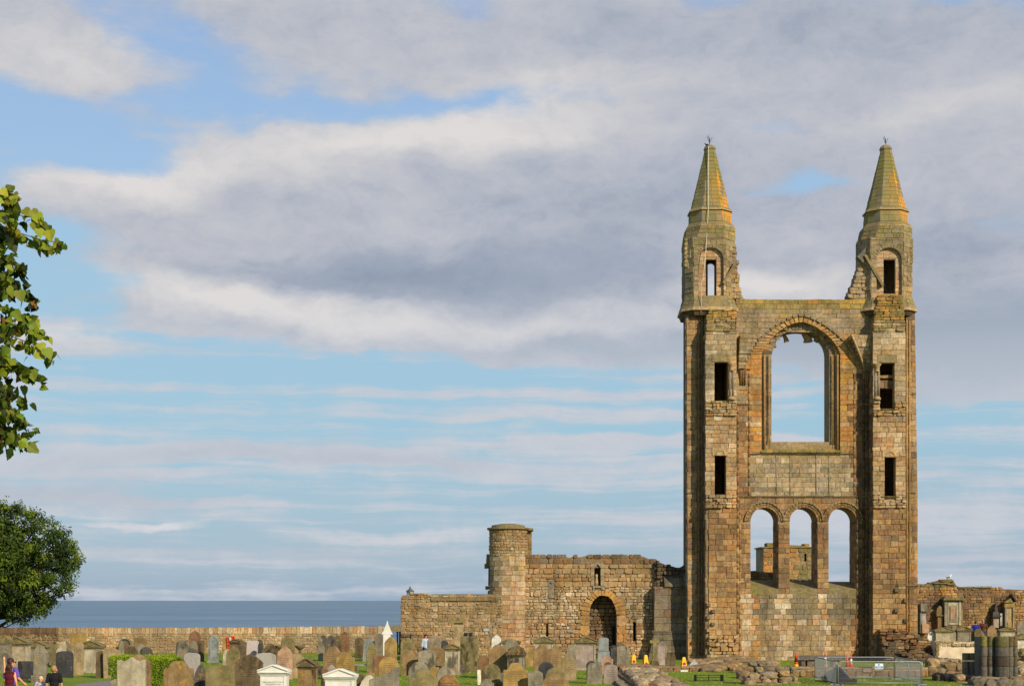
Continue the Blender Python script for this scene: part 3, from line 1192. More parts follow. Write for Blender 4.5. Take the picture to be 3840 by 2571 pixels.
    if P['side'] < 0:
        edge = lambda v: 2574 + 5.0 * (v - 1178) / 1300 + 1.0 * nz(v, 2, 0.05)
        fill(m, PM(DW), sa, 2608, 1178, 2478, SC, pal_shaft, (0.26, 0.38), (0.3, 0.6), (0, 0.03), left=edge)
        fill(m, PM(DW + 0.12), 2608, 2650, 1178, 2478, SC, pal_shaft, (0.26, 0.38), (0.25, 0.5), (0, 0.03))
        for cu, r, c in ((2611, 0.08, 'ochre'), (2625, 0.07, 'brown'), (2637, 0.06, 'dark')):  # shaft colours darken towards the pier, its shade painted in
            x = X(cu, DW)
            z = 0.3
            while z < Z(1178, DW) - 0.3:
                m.tube([(x, DW + 0.03, z), (x, DW + 0.03, z + 0.58)], r * u2(.9, 1.1), pick(c + '2 brown'), 7, sm=True)
                z += 0.6
        xl = X(sa, DW)
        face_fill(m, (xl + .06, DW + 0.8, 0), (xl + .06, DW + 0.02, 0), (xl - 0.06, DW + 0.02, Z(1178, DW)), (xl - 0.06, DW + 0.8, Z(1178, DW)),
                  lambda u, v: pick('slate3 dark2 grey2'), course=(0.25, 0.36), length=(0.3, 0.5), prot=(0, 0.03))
    else:
        edge = lambda v: 3431 + 10.0 * min(1, (v - 1178) / 700) + 1.0 * nz(v, 2, 0.05)
        fill(m, PM(DW), sa, sb, 1178, 2478, SC, pal_shaft, (0.26, 0.38), (0.3, 0.6), (0, 0.03), right=edge)
        for cu in (3400, 3410):
            x = X(cu, DW)
            m.tube([(x, DW - 0.03, 0.3), (x, DW - 0.03, Z(1200, DW))], 0.06, ST['ochre'], 7)
    string_row(m, sa - 1, sb + 1, 1478 if P['side'] > 0 else 1474, DW, 6, 0.1)
    string_row(m, sa - 1, sb + 1, 1848, DW, 6, 0.1)
    m.build('corner_shaft', 'masonry', gable)
    # hidden mass behind, hollow
    m = MB()
    a, b = P['mass']
    for (x0, x1, y0, y1) in ((X(a, DW), X(a, DW) + 0.5, DW + 0.75, DW + 3.0), (X(b, DW) - 0.5, X(b, DW), DW + 0.75, DW + 3.0), (X(a, DW) + 0.5, X(b, DW) - 0.5, DW + 2.4, DW + 3.0)):
        m.box(x0, x1, y0, y1, 0, Z(1165, DW), ST['brown'])
    m.build('stair_tower', 'masonry', gable)

    # ---- turret above the parapet
    cu = P['cu']
    tc = DW - 0.3 + 1.45
    cxm = X(cu, DW + 0.3)
    k = (DW + 0.3) / F
    hw = 93 * k
    fw = 60 * k
    tr = bpy.data.objects.new('turret', None)
    C.objects.link(tr)
    tr.parent = gable
    tr.location = (cxm - gable.location.x, tc - gable.location.y, Z(1160, DW))
    DT = DW - 0.3
    m = MB()
    op = P['open']
    ft = PM(DT)
    # front and back leaves with openings, plain sides
    u0f, u1f = cu - 60, cu + 60
    zt, zb = 890, 1150
    nich = arch(P['niche'][0], P['niche'][1], 972, 44, 1112)
    core(m, u0f, u1f, zt, zb, DT, 0.2, [nich])
    core(m, u0f, u1f, zt, zb, DT + 0.2, 0.3, [op])
    bo = P['back']
    kk = (DT + 2.6) / DT
    core(m, CX + (u0f - CX) / 1.0 * 1.0, u1f, zt, zb, DT + 2.4, 0.5, [bo])
    col = MORTAR
    for s in (-1, 1):
        xa, xb = X(cu + s * 60, DT), cxm + s * hw
        m.faces([(xa, DT + 0.01, Z(zb, DT)), (xb, DT + (hw - fw), Z(zb, DT)), (xb, DT + 2.9 - (hw - fw), Z(zb, DT)), (xa, DT + 2.89, Z(zb, DT)),
                 (xa, DT + 0.01, Z(zt, DT)), (xb, DT + (hw - fw), Z(zt, DT)), (xb, DT + 2.9 - (hw - fw), Z(zt, DT)), (xa, DT + 2.89, Z(zt, DT))],
                [(0, 1, 5, 4), (1, 2, 6, 5), (2, 3, 7, 6), (3, 0, 4, 7), (4, 5, 6, 7), (3, 2, 1, 0)], col)
    palT = lambda u, v: pick('olive4 moss2 grey3 tan2' if v < 960 else 'olive3 grey3 tan4 pale')
    nh = dict(nich)
    nh.update(hw=nich['hw'] + 15, rise=59, ua=nich['ua'] - 15, ub=nich['ub'] + 15, vb=972)
    fill(m, ft, u0f, u1f, 892, 1150, SC, palT, (0.24, 0.34), (0.3, 0.65), (0.0, 0.04), holes=[nich, nh])
    fill(m, PM(DT + 0.2), nich['ua'] - 2, nich['ub'] + 2, 925, 1112, SC, 'pink3 tan3 ochre pale2 orange', (0.2, 0.34), (0.25, 0.5), (0, 0.03), holes=[op])
    ring(m, DT, nich, 15, 59, 'olive3 grey2', 0.03, 0.2, 15)
    for s in (-1, 1):      # chamfered flanks
        xa, xb = X(cu + s * 60, DT), cxm + s * hw
        A = (xa, DT, Z(zb, DT))
        B = (xb, DT + (hw - fw), Z(zb, DT))
        A2, B2 = (xa, DT, Z(zt, DT)), (xb, DT + (hw - fw), Z(zt, DT))
        if s > 0:
            face_fill(m, A, B, B2, A2, lambda u, v: pick('olive3 tan2 grey2'), course=(0.24, 0.34), length=(0.25, 0.5), prot=(0, 0.05))
        else:
            face_fill(m, B, A, A2, B2, lambda u, v: pick('olive3 tan2 grey2'), course=(0.24, 0.34), length=(0.25, 0.5), prot=(0, 0.05))
            face_fill(m, (xb, DT + 2.2, Z(zb, DT)), B, B2, (xb, DT + 2.2, Z(zt, DT)), lambda u, v: pick('slate2 grey2 olive'), course=(0.24, 0.34), length=(0.3, 0.5), prot=(0, 0.04))
    m.build('turret_wall', 'masonry', tr)
    # thicker overhanging courses on the outer side and the ragged torn-off inner side
    m = MB()
    for (u0, u1, v0, v1, pr) in P['lumps']:
        m = MB()
        fill(m, PM(DT + .42), u0, u1, v0, v1, SC, 'olive4 moss2 tan2 grey2 gold', (0.2, 0.3), (0.25, 0.5), (pr * 0.7, pr), 0.03, 0.015, depth=0.9)
        m.build('overhanging_courses', 'lichened', tr)
    m = MB()
    vv = 1120.0
    while vv > P['rag'][0]:
        h = u2(10, 18)
        t = (1120 - vv) / (1120 - P['rag'][0])
        e = P['rag'][1] + (P['rag'][2] - P['rag'][1]) * (t ** (0.6 if P['side'] < 0 else 0.95)) + u2(-5, 5)
        a, b = (P['rag'][3], e) if P['side'] < 0 else (e, P['rag'][3])
        yy = DT + 0.35
        m.box(X(a, yy), X(b, yy), yy, yy + 1.0 + u2(-.2, .2), Z(vv, yy), Z(vv - h, yy) + 0.01, pick('tan2 grey2 brown2 dark'), 0.05)
        fill(m, PM(yy), a, b, vv - h, vv, SC, 'tan3 pale olive grey2 ochre', (h / SC, h / SC + 0.01), (0.2, 0.5), (0.0, 0.12), 0.03, 0.015, depth=0.2)
        vv -= h
    m.build('torn_masonry', 'masonry', tr)
    # sloping weathering and corbel at the foot of the turret
    m = MB()
    lo8 = octo(cxm, tc, 106 * k, 66 * k)
    hi8 = octo(cxm, tc, 92 * k, 60 * k)
    prism8(m, lo8, hi8, Z(1153, DT), Z(1108, DT), ST['olive'])
    for i in (6, 7, 0, 1, 2):
        j = (i + 1) % 8
        if i == 0:
            continue
        face_fill(m, (*lo8[i], Z(1153, DT)), (*lo8[j], Z(1153, DT)), (*hi8[j], Z(1108, DT)), (*hi8[i], Z(1108, DT)), 'olive4 moss2 grey2', course=(0.2, 0.3), length=(0.3, 0.5), prot=(0, 0.03))
    o_1 = octo(cxm, tc, 110 * k, 70 * k)
    o_2 = octo(cxm, tc, 98 * k, 62 * k)
    prism8(m, o_1, octo(cxm, tc, 108 * k, 68 * k), Z(1164, DT), Z(1152, DT), ST['tan'])
    prism8(m, o_2, octo(cxm, tc, 104 * k, 66 * k), Z(1182, DT), Z(1165, DT), ST['dark'])
    m.build('corbel_table', 'lichened', tr)
    # upper octagon, cornices, spire
    m = MB()
    oa, ob = octo(cxm, tc, 93 * k, 52 * k), octo(cxm, tc, 88 * k, 44 * k)
    cxu, ku = X(cu - (5 if P['side'] > 0 else 1), tc), tc / F
    ob = octo(cxu, tc, 88 * ku, 44 * ku)
    zs = [Z(892, DT), Z(864, tc)]
    prism8(m, oa, ob, zs[0], zs[1], MORTAR)
    for i in (7, 0, 1, 6, 2):
        j = (i + 1) % 8
        face_fill(m, (*oa[i], zs[0]), (*oa[j], zs[0]), (*ob[j], zs[1]), (*ob[i], zs[1]), 'olive4 moss3 grey2 gold', course=(0.22, 0.3), length=(0.3, 0.55), prot=(0, 0.04))
    m.build('upper_course', 'lichened', tr)
    sp = MB()
    r1, r2 = 75 * ku, 73 * ku
    d1 = octo(cxu, tc, r1, r1 * 0.5)
    prism8(sp, d1, octo(cxu, tc, r2, r2 * 0.5), Z(850, tc), Z(796, tc), MORTAR)
    d2 = octo(cxu, tc, r2, r2 * 0.5)
    b8, t8 = octo(cxu, tc, 69 * ku, 69 * ku * 0.46), octo(cxu + 0.02, tc, 18 * ku, 18 * ku * 0.46)
    zb8, zt8 = Z(790, tc), Z(566, tc)
    prism8(sp, b8, t8, zb8, zt8, ST['grey'])
    for i in range(8):
        j = (i + 1) % 8
        face_fill(sp, (*d1[i], Z(846, tc)), (*d1[j], Z(846, tc)), (*d2[j], Z(798, tc)), (*d2[i], Z(798, tc)), 'olive3 grey3 slate', course=(0.34, 0.4), length=(0.4, 0.8), prot=(0, 0.012), jit=0.004, inset=0.008)
        # spire faces taper, so lay them course by course
        n = 15
        for c in range(n):
            t0, t1 = c / n, (c + 1) / n
            A, B = Vector((*b8[i], zb8)), Vector((*b8[j], zb8))
            T1, T2 = Vector((*t8[i], zt8)), Vector((*t8[j], zt8))
            p0, p1 = A.lerp(T1, t0 + 0.003), B.lerp(T2, t0 + 0.003)
            p2, p3 = B.lerp(T2, t1 - 0.003), A.lerp(T1, t1 - 0.003)
            nn = (p1 - p0).cross(p3 - p0).normalized()
            nb = 2 if c < 9 else 1
            cut = u2(0.35, 0.65)
            for q in range(nb):
                sA, sB = (0, 1) if nb == 1 else ((0.0, cut) if q == 0 else (cut, 1.0))
                w = 0.015
                qq = [p0.lerp(p1, sA + w), p0.lerp(p1, sB - w), p3.lerp(p2, sB - w), p3.lerp(p2, sA + w)]
                off = nn * u2(0.012, 0.03)
                sp.hexa([x - nn * 0.05 for x in qq] + [x + off for x in qq], pick('olive3 grey5 slate2 tan', 0.05, 0.3))
    spo = sp.build('spire', 'spire_stone', tr)
    m = MB()
    for (va, vb, ra, rb) in ((803, 789, 80, 68), (866, 848, 90, 78)):
        prism8(m, octo(cxu, tc, ra * ku, ra * ku * .5), octo(cxu, tc, (ra - 1) * ku, ra * ku * .48), Z(va, tc), Z(va - 5, tc), ST['tan'])
        prism8(m, octo(cxu, tc, (ra - 1) * ku, ra * ku * .48), octo(cxu, tc, rb * ku, rb * ku * .5), Z(va - 5.2, tc), Z(vb, tc), ST['olive'])
    m.build('cornice', 'lichened', spo)
    m = MB()
    prism8(m, octo(cxu, tc, 18 * ku, 9 * ku), octo(cxu, tc, 21 * ku, 10 * ku), Z(568, tc), Z(562, tc), ST['grey'])
    prism8(m, octo(cxu, tc, 22 * ku, 11 * ku), octo(cxu, tc, 19 * ku, 9 * ku), Z(561.5, tc), Z(552, tc), ST['olive'])
    prism8(m, octo(cxu, tc, 17 * ku, 9 * ku), octo(cxu, tc, 11 * ku, 6 * ku), Z(551.6, tc), Z(546, tc), ST['grey'])
    m.build('finial_cap', 'lichened', spo)
    m = MB()
    zz = Z(548, tc)
    top = Z(P['rod'], tc)
    m.tube([(cxu, tc, zz), (cxu, tc, top)], 0.018, (0.02, 0.02, 0.02), 6)
    for dx, dz in ((-0.17, 0.05), (0.17, 0.03), (-0.08, 0.12)):
        m.tube([(cxu, tc, top - 0.32), (cxu + dx, tc + dx * 0.4, top + dz)], 0.012, (0.02, 0.02, 0.02), 5)
    m.build('lightning_rod', 'black_iron', spo)
    return tr


left = dict(side=-1, pier=(2645, 2762), shaft=(2575, 2608), inner=2763, mass=(2583, 2760), cu=2662,
            holes=[rect(2679, 2731, 1357, 1502), rect(2680, 2722, 1707, 1853)], colon=(2733, 2753), head=(0, ((2655, 2758), 1160)),
            open=rect(2647, 2686, 973, 1110), back=arch(2668, 14, 995, 12, 1108), niche=(2666, 47),
            lumps=[(2565, 2592, 896, 1003, 0.12)], rag=(925, 2790, 2757, 2735), rod=516)
right = dict(side=1, pier=(3273, 3396), shaft=(3396, 3432), inner=3270, mass=(3280, 3432), cu=3326,
             holes=[rect(3299, 3354, 1360, 1532), rect(3317, 3358, 1713, 1859)], colon=(3279, 3298), head=(0, ((3290, 3384), 1112)),
             open=rect(3313, 3357, 973, 1101), back=arch(3309, 9, 1000, 12, 1098), niche=(3334, 47),
             lumps=[(3398, 3424, 896, 990, 0.12)], rag=(985, 3178, 3226, 3262), rod=519)
trL = tower('left', left)
trR = tower('right', right)
# leaning roof-line stones left on the right turret
DT = DW - 0.3
for a, b, w in (((3243, 956), (3310, 1072), 9), ((2759, 985), (2712, 1062), 9)):
    A, B = Vector((X(a[0], DT), DT - 0.12, Z(a[1], DT))), Vector((X(b[0], DT), DT - 0.12, Z(b[1], DT)))
    d = (B - A).normalized()
    n = Vector((d.z, 0, -d.x)) * 0.07
    y = Vector((0, 0.3, 0))
    m = MB()
    m.hexa([A - n + y, B - n + y, B + n + y, A + n + y, A - n, B - n, B + n, A + n], ST['olive'])
    m.build('roof_crease', 'lichened', gable)
m = MB()
A = [(3215, 962), (3249, 925), (3238, 985)]
pts = [(X(a, DT), DT + 0.6, Z(b, DT)) for a, b in A] + [(X(a, DT), DT, Z(b, DT)) for a, b in A]
m.faces(pts, [(2, 1, 0), (3, 4, 5), (0, 1, 4, 3), (1, 2, 5, 4), (2, 0, 3, 5)], ST['slate'])
m.build('roof_crease', 'lichened', gable)
# conductor cable hanging down the left turret
cab = [(2657, 548), (2656, 640), (2656, 787), (2655.5, 800), (2652, 850), (2647, 940), (2637, 1040), (2632, 1060), (2630, 1130), (2628, 1172)]
m = MB()
pts = []
for a, b in cab:
    t = max(0.0, min(1.0, (b - 548) / 250))
    r = (18 + 62 * t) * (DW - .3) / F
    dd = DW - 0.3 + 1.45 - r - 0.10 if b < 866 else DW - 0.3 - 0.26 + max(0, (b - 1000) / 170) * .05
    pts.append((X(a, dd), dd, Z(b, dd)))
m.tube(pts, 0.021, ST['white'], 6)
m.build('conductor_cable', 'rope', gable)
# toothing stones up the left edge of the left pier, rubble foot of the right pier
fp = PM(DP)
for i in range(9):
    m = MB()
    v = 2260 + i * 24
    uu = 2648 + (i % 2) * 18
    m.hexa([fp(uu, v + 12, -0.1), fp(uu + 15, v + 12, -0.1), fp(uu + 15, v, -0.1), fp(uu, v, -0.1), fp(uu + 1, v + 11, 0.24), fp(uu + 14, v + 11, 0.22), fp(uu + 14, v + 1, 0.22), fp(uu + 1, v + 1, 0.24)], pick('brown dark tan'))
    m.build('toothing_stone', 'masonry', gable)
for i in range(5):
    m = MB()
    v = 2205 + i * 38
    uu = 3352 + (i % 2) * 34
    if v < 2380:
        m.hexa([fp(uu, v + 14, -0.1), fp(uu + 16, v + 14, -0.1), fp(uu + 16, v, -0.1), fp(uu, v, -0.1), fp(uu + 1, v + 13, 0.2), fp(uu + 15, v + 13, 0.2), fp(uu + 15, v + 1, 0.2), fp(uu + 1, v + 1, 0.2)], pick('dark brown slate'))
        m.build('toothing_stone', 'masonry', gable)
m = MB()
string_row(m, 3357, 3440, 2196, DP + 0.1, 10, 0.2)
m.build('string_course', 'masonry', gable)


def lump(m, c, r, col, n=7, sq=(1, 1, 1)):
    """an irregular boulder or building stone"""
    bm = bmesh.new()
    bmesh.ops.create_icosphere(bm, subdivisions=2, radius=1)
    s = R.random() * 50
    i0 = len(m.v)
    for v in bm.verts:
        d = v.co.copy()
        # push towards a cube so that it reads as a squared stone
        mx = max(abs(d.x), abs(d.y), abs(d.z))
        d = d.lerp(d / mx, 0.88)
        d *= 1 + 0.26 * mnoise.noise(d * 1.3 + Vector((s, s, s)))
        m.v.append((c[0] + d.x * r * sq[0], c[1] + d.y * r * sq[1], c[2] + d.z * r * sq[2]))
    for f2 in bm.faces:
        m.f.append(tuple(i0 + v.index for v in f2.verts))
        m.c.append(col)
        m.smooth.append(False)
    bm.free()


m = MB()
# ruined core masonry that spreads from the foot of the right pier
hm = prof([(3300, 2360), (3350, 2352), (3420, 2372), (3470, 2392), (3511, 2412), (3560, 2450), (3620, 2480)])
for lay, (D, dv) in enumerate(((93.6, 0), (92.8, 24), (91.8, 52), (90.8, 78))):
    tt = lambda u: hm(u) + dv + 5 * nz(u, lay * 7, 0.05)
    core(m, 3296 + lay * 6, 3600 - lay * 4, 2350, 2492, D + 0.12, 1.0, top=tt, step=12, col=ST['dark'])
    hol = [arch(3345, 24, 2420 + dv * .3, 34, 2500), arch(3415, 26, 2415 + dv * .3, 30, 2500)] if lay == 0 else []
    fill(m, PM(D), 3296 + lay * 6, 3600 - lay * 4, 2350, 2492, F / D, 'brown4 ochre2 rust2 dark5 purple tan' if lay < 2 else 'brown3 dark5 olive tan slate soot', (0.1, 0.22), (0.2, 0.55), (0.0, 0.3), 0.04, 0.02, top=tt, depth=0.3, holes=hol, vert=.2)
m.build('rubble_core', 'rubble', gable)

# ------------------------------------------------------------------ ground, path, sea
def smoothstep(a, b, x):
    t = max(0.0, min(1.0, (x - a) / (b - a)))
    return t * t * (3 - 2 * t)


def gz(x, y):
    """height of the ground"""
    z = 1.55 * smoothstep(62, 4, y) ** 1.25
    z += 0.55 * smoothstep(96.5, 99.5, y) * smoothstep(23.5, 26, x)
    z += 0.03 * nz(x, y, 0.13) + 0.012 * nz(x, y, 0.6)
    return z if y < 132 else z - 14 * smoothstep(132, 140, y)


m = MB()
xs = [-160 + 4 * i for i in range(20)] + [-80 + 1.0 * i for i in range(160)] + [80 + 4 * i for i in range(21)]
ys = [-30 + 3 * i for i in range(23)] + [39 + 0.8 * i for i in range(118)] + [134 + 2 * i for i in range(5)]
gi = {}
for j, y in enumerate(ys):
    for i, x in enumerate(xs):
        gi[i, j] = len(m.v)
        m.v.append((x, y, gz(x, y)))
for j in range(len(ys) - 1):
    for i in range(len(xs) - 1):
        m.f.append((gi[i, j], gi[i + 1, j], gi[i + 1, j + 1], gi[i, j + 1]))
        m.c.append((.2, .3, .03))
        m.smooth.append(True)
tag(m.build('ground', 'grass'), kind='structure')
m = MB()
m.poly([(-30000, 136, -9), (30000, 136, -9), (60000, 100000, -9), (-60000, 100000, -9)], (1, 1, 1))
tag(m.build('sea', 'sea_water'), kind='structure')


def sheet(name, pts, mat, dz=0.012):
    m = MB()
    n = 14
    # quad patch laid on the ground, corners: near-left, near-right, far-right, far-left
    A, B, C2, D2 = [Vector((*p, 0)) for p in pts]
    for i in range(n):
        for j in range(n):
            q = []
            for s, t in ((i, j), (i + 1, j), (i + 1, j + 1), (i, j + 1)):
                p = A.lerp(B, s / n).lerp(D2.lerp(C2, s / n), t / n)
                q.append((p.x, p.y, gz(p.x, p.y) + dz))
            m.poly(q, ST['grey'], True)
    return tag(m.build(name, mat), kind='structure')


def G(u, v):                  # ground point seen at (u, v)
    y = DV(v)
    return X(u, y), y


path_pts = [(X(150, 57), 57.0), (X(560, 61), 61.0), G(470, 2544), G(290, 2566)]
sheet('path', path_pts, 'tarmac')


def crumbs(root_name, *a):
    pass


# ------------------------------------------------------------------ gatehouse wall with the archway
DR = 97.0
SR = F / DR
gate = thing('archway_wall', 'rubble wall with orange-stoned arched doorway and small niche above it', 'ruined wall', (X(2220, DR), DR, 0))
topR = prof([(1964, 2077), (1985, 2077), (2034, 2082), (2116, 2086), (2219, 2085), (2285, 2085), (2300, 2078), (2330, 2078), (2403, 2085), (2454, 2096), (2467, 2108)])
tr_ = lambda u: topR(u) + 4.0 * nz(u, 3, 0.05) + 4 * nz(u, 9, 0.15)
door = arch(2261, 51, 2304, 74, 2480, 2.0, 0.5)
niche = rect(2229, 2251, 2128, 2194)
slits = [rect(2374, 2385, 2330, 2402), rect(2048, 2055, 2337, 2384)]


def pal_r(u, v):
    n = nz(u, v, 0.012)
    if v < 2112:
        return pick('brown3 slate2 dark rust ochre grey')
    if v < 2200:
        return pick('grey4 ochre3 tan2 olive gold orange' if n < 0.2 else 'tan3 ochre3 grey rust')
    if v < 2320:
        return pick('pale4 tan4 grey2 ochre2 orange white')
    return pick('tan3 pale2 ochre2 rust2 brown grey orange white')


m = MB()
core(m, 1964, 2466, 2077, 2480, DR, 0.9, [door, niche] + slits, top=tr_, step=12, col=lin((140, 116, 82), .85))
dr = dict(door, hw=door['hw'] + 34, rise=92, ua=door['ua'] - 34, ub=door['ub'] + 34, vb=2304)
jambs = [rect(2180, 2212, 2300, 2480), rect(2310, 2345, 2300, 2480)]
fill(m, PM(DR), 1966, 2466, 2077, 2200, SR, pal_r, (0.18, 0.34), (0.22, 0.62), (0.0, 0.1), 0.025, 0.022, holes=[niche, rect(2216, 2264, 2100, 2196), rect(2055, 2079, 2166, 2242)], top=tr_, depth=0.25, vert=.2)
fill(m, PM(DR), 1966, 2466, 2200, 2480, SR, pal_r, (0.13, 0.28), (0.13, 0.44), (0.0, 0.1), 0.042, 0.026, holes=[door, dr, rect(2055, 2079, 2166, 2242)] + jambs + slits, depth=0.2, vert=.35,
     right=lambda v: 2462 - 14 * smoothstep(2200, 2240, v) + 4 * nz(v, 0, .06))
for h in slits:
    m.box(X(h['ua'] - 6, DR), X(h['ub'] + 6, DR), DR + 0.92, DR + 1.1, Z(h['vb'] + 6, DR), Z(h['va'] - 6, DR), ST['dark'])
m.build('wall', 'rubble', gate)
m = MB()
ring(m, DR, door, 34, 94, 'orange4 ochre4 gold tan', 0.06, 0.35, 17, 2.0, 0.5, jit=0.03)
fill(m, PM(DR), 2176, 2211, 2304, 2480, SR, 'ochre4 orange3 gold tan', (0.4, 0.7), (0.3, 0.55), (0.02, 0.07), 0.02, 0.015, depth=0.3)
fill(m, PM(DR), 2312, 2350, 2304, 2480, SR, 'ochre3 orange4 tan2 rust', (0.4, 0.7), (0.3, 0.6), (0.02, 0.08), 0.02, 0.015, depth=0.3)
m.build('arch', 'masonry', gate)
m = MB()      # passage behind the arch
xl, xr = X(2205, DR), X(2316, DR)
m.box(xl - 0.4, xl, DR + 0.9, DR + 1.1, 0, Z(2210, DR), ST['dark'])
m.box(xr, xr + 0.4, DR + 0.9, DR + 1.1, 0, Z(2210, DR), ST['dark'])
m.box(xl - 0.4, xr + 0.8, DR + 1.12, DR + 1.5, 0, Z(2205, DR), ST['dark'])
D9 = DR + 1.05
fill(m, PM(D9), 2190, 2335, 2210, 2450, F / D9, 'brown4 tan slate2 rust purple grey2 ochre', (0.16, 0.28), (0.18, 0.45), (0.0, 0.1), 0.03, 0.03, vert=.3)
m.build('passage', 'rubble', gate)
m = MB()
f = PM(DR)
m.box(X(2294, DR + 1), X(2311, DR + 1), DR + 0.82, DR + 0.86, 0, Z(2346, DR + 1), (0.02, 0.02, 0.02))
for i in range(5):
    x = X(2294, DR + 1) + i * 0.066
    m.box(x, x + 0.02, DR + 0.78, DR + 0.82, 0, Z(2344, DR + 1), (0.03, 0.03, 0.03))
m.build('iron_door', 'black_iron', gate)
m = MB()      # niche: pointed hood, jambs, worn figure base
for ua, ub in ((2215, 2228), (2252, 2266)):
    fill(m, f, ua, ub, 2112, 2196, SR, 'grey3 ochre tan', (0.35, 0.6), (0.3, 0.4), (0.05, 0.08))
q = [(2227, 2126), (2240, 2112), (2253, 2126), (2240, 2104)]
m.hexa([f(2216, 2128, -.1), f(2228, 2128, -.1), f(2242, 2108, -.1), f(2242, 2098, -.1), f(2216, 2128, .1), f(2228, 2128, .1), f(2242, 2114, .1), f(2242, 2100, .1)], ST['grey'])
m.hexa([f(2252, 2128, -.1), f(2266, 2128, -.1), f(2242, 2098, -.1), f(2242, 2108, -.1), f(2252, 2128, .1), f(2266, 2128, .1), f(2242, 2100, .1), f(2242, 2114, .1)], ST['grey'])
m.hexa([f(2222, 2203, -.1), f(2286, 2203, -.1), f(2286, 2196, -.1), f(2222, 2196, -.1), f(2222, 2202, .16), f(2286, 2202, .16), f(2286, 2197, .16), f(2222, 2197, .16)], ST['grey'])
m.box(X(2229, DR), X(2251, DR), DR + 0.5, DR + 0.7, Z(2194, DR), Z(2110, DR), ST['dark'])
m.lathe([(0.13, Z(2194, DR)), (0.14, Z(2180, DR)), (0.07, Z(2165, DR)), (0.11, Z(2155, DR)), (0.03, Z(2150, DR))], ST['tan'], 8, (X(2238, DR), DR + 0.22, 0))
m.build('niche', 'masonry', gate)
m = MB()
m.hexa([f(2056, 2241, -.1), f(2079, 2241, -.1), f(2079, 2167, -.1), f(2056, 2167, -.1), f(2056, 2241, .05), f(2079, 2241, .05), f(2079, 2167, .05), f(2056, 2167, .05)], ST['grey'])
m.hexa([f(2050, 2168, -.1), f(2080, 2168, -.1), f(2080, 2164, -.1), f(2050, 2164, -.1), f(2050, 2168, .12), f(2080, 2168, .12), f(2080, 2165, .12), f(2050, 2165, .12)], ST['olive'])
m.lathe([(0.0, 0), (0.09, 0), (0.09, 0.02), (0, 0.02)], ST['slate'], 12, (0, 0, 0))
mm = m.v[-48:]
m.v[-48:] = [(X(2067, DR) + a, DR - 0.05 - c, Z(2183, DR) + b) for a, b, c in mm]
m.build('carved_panel', 'masonry', gate)
tag(m and gate, None)
m = MB()
m.hexa([f(2127, 2369, 0), f(2147, 2369, 0), f(2147, 2360, 0), f(2127, 2360, 0), f(2127, 2369, .13), f(2147, 2369, .13), f(2147, 2360, .13), f(2127, 2360, .13)], ST['slate'])
pl = m.build('wall_plaque', 'sign_plate', None, (X(2137, DR), DR, Z(2365, DR)))
tag(pl, 'small grey plaque fixed to the rubble wall left of the arched doorway', 'plaque')

# grey stub of walling between the archway and the gable
DG = 96.2
stub = thing('wall_stub', 'dark grey ashlar stub of ruined wall with sloping top against the left tower', 'ruined wall', (X(2515, DG), DG, 0))
topG = prof([(2440, 2110), (2466, 2105), (2480, 2110), (2500, 2119), (2527, 2123), (2545, 2129), (2566, 2121), (2576, 2106), (2585, 2090)])
tg = lambda u: topG(u) + 3 * nz(u, 13, 0.09)
m = MB()
core(m, 2455, 2584, 2090, 2480, DG + 0.5, 1.2, top=tg, step=6, col=ST['dark'])
fill(m, PM(DG + 0.45), 2462, 2584, 2090, 2200, F / DG, 'slate2 dark4 olive2 brown2 soot', (0.14, 0.26), (0.16, 0.45), (0.0, 0.2), 0.04, 0.03, top=tg, depth=0.4, vert=.2)
m.box(X(2452, DG), X(2583, DG), DG + 0.03, DG + 1.5, 0, Z(2198, DG), ST['slate'])
fm, wd, ht = quadmap((X(2452, DG), DG, 0), (X(2583, DG), DG, 0), (X(2583, DG), DG, Z(2200, DG)), (X(2454, DG), DG, Z(2200, DG)))
fill(m, fm, 0, wd, -ht, -1.7, 1.0, 'slate4 grey4 olive2 brown rust purple', (0.34, 0.5), (0.4, 0.9), (0, 0.04), 0.01, 0.015)
# sloping plinth
m.hexa([(X(2432, DG), DG + 0.5, 0), (X(2583, DG), DG + 0.5, 0), (X(2583, DG), DG + 0.5, 1.75), (X(2452, DG), DG + 0.5, 1.75),
        (X(2430, DG - .35), DG - 0.35, 0), (X(2583, DG - .35), DG - 0.35, 0), (X(2583, DG), DG - 0.02, 1.6), (X(2452, DG), DG - 0.02, 1.6)], ST['slate'])
face_fill(m, (X(2430, DG - .37), DG - 0.37, 0), (X(2583, DG - .37), DG - 0.37, 0), (X(2583, DG), DG - 0.04, 1.6), (X(2452, DG), DG - 0.04, 1.6), 'slate4 dark3 olive2', course=(0.34, 0.45), length=(0.5, 1.1), prot=(0, 0.03))
m.build('wall', 'dark_masonry', stub)
m = MB()
string_row(m, 2446, 2583, 2368, DG, 12, 0.14, 'slate3 grey2 olive')
m.build('string_course', 'dark_masonry', stub)
m = MB()
q = PM(DG)
for i in range(5):
    a, b = 2492 + i * 18.4, 2492 + (i + 1) * 18.4
    m.hexa([q(a, 2200, -.6), q(b, 2200, -.6), q(b, 2150 - i * 4, -.6), q(a, 2152 - i * 4, -.6), q(a, 2199, .14), q(b, 2199, .14), q(b, 2192, .14), q(a, 2192, .14)], pick('slate2 olive2 dark'))
m.build('sloping_coping', 'dark_masonry', stub)

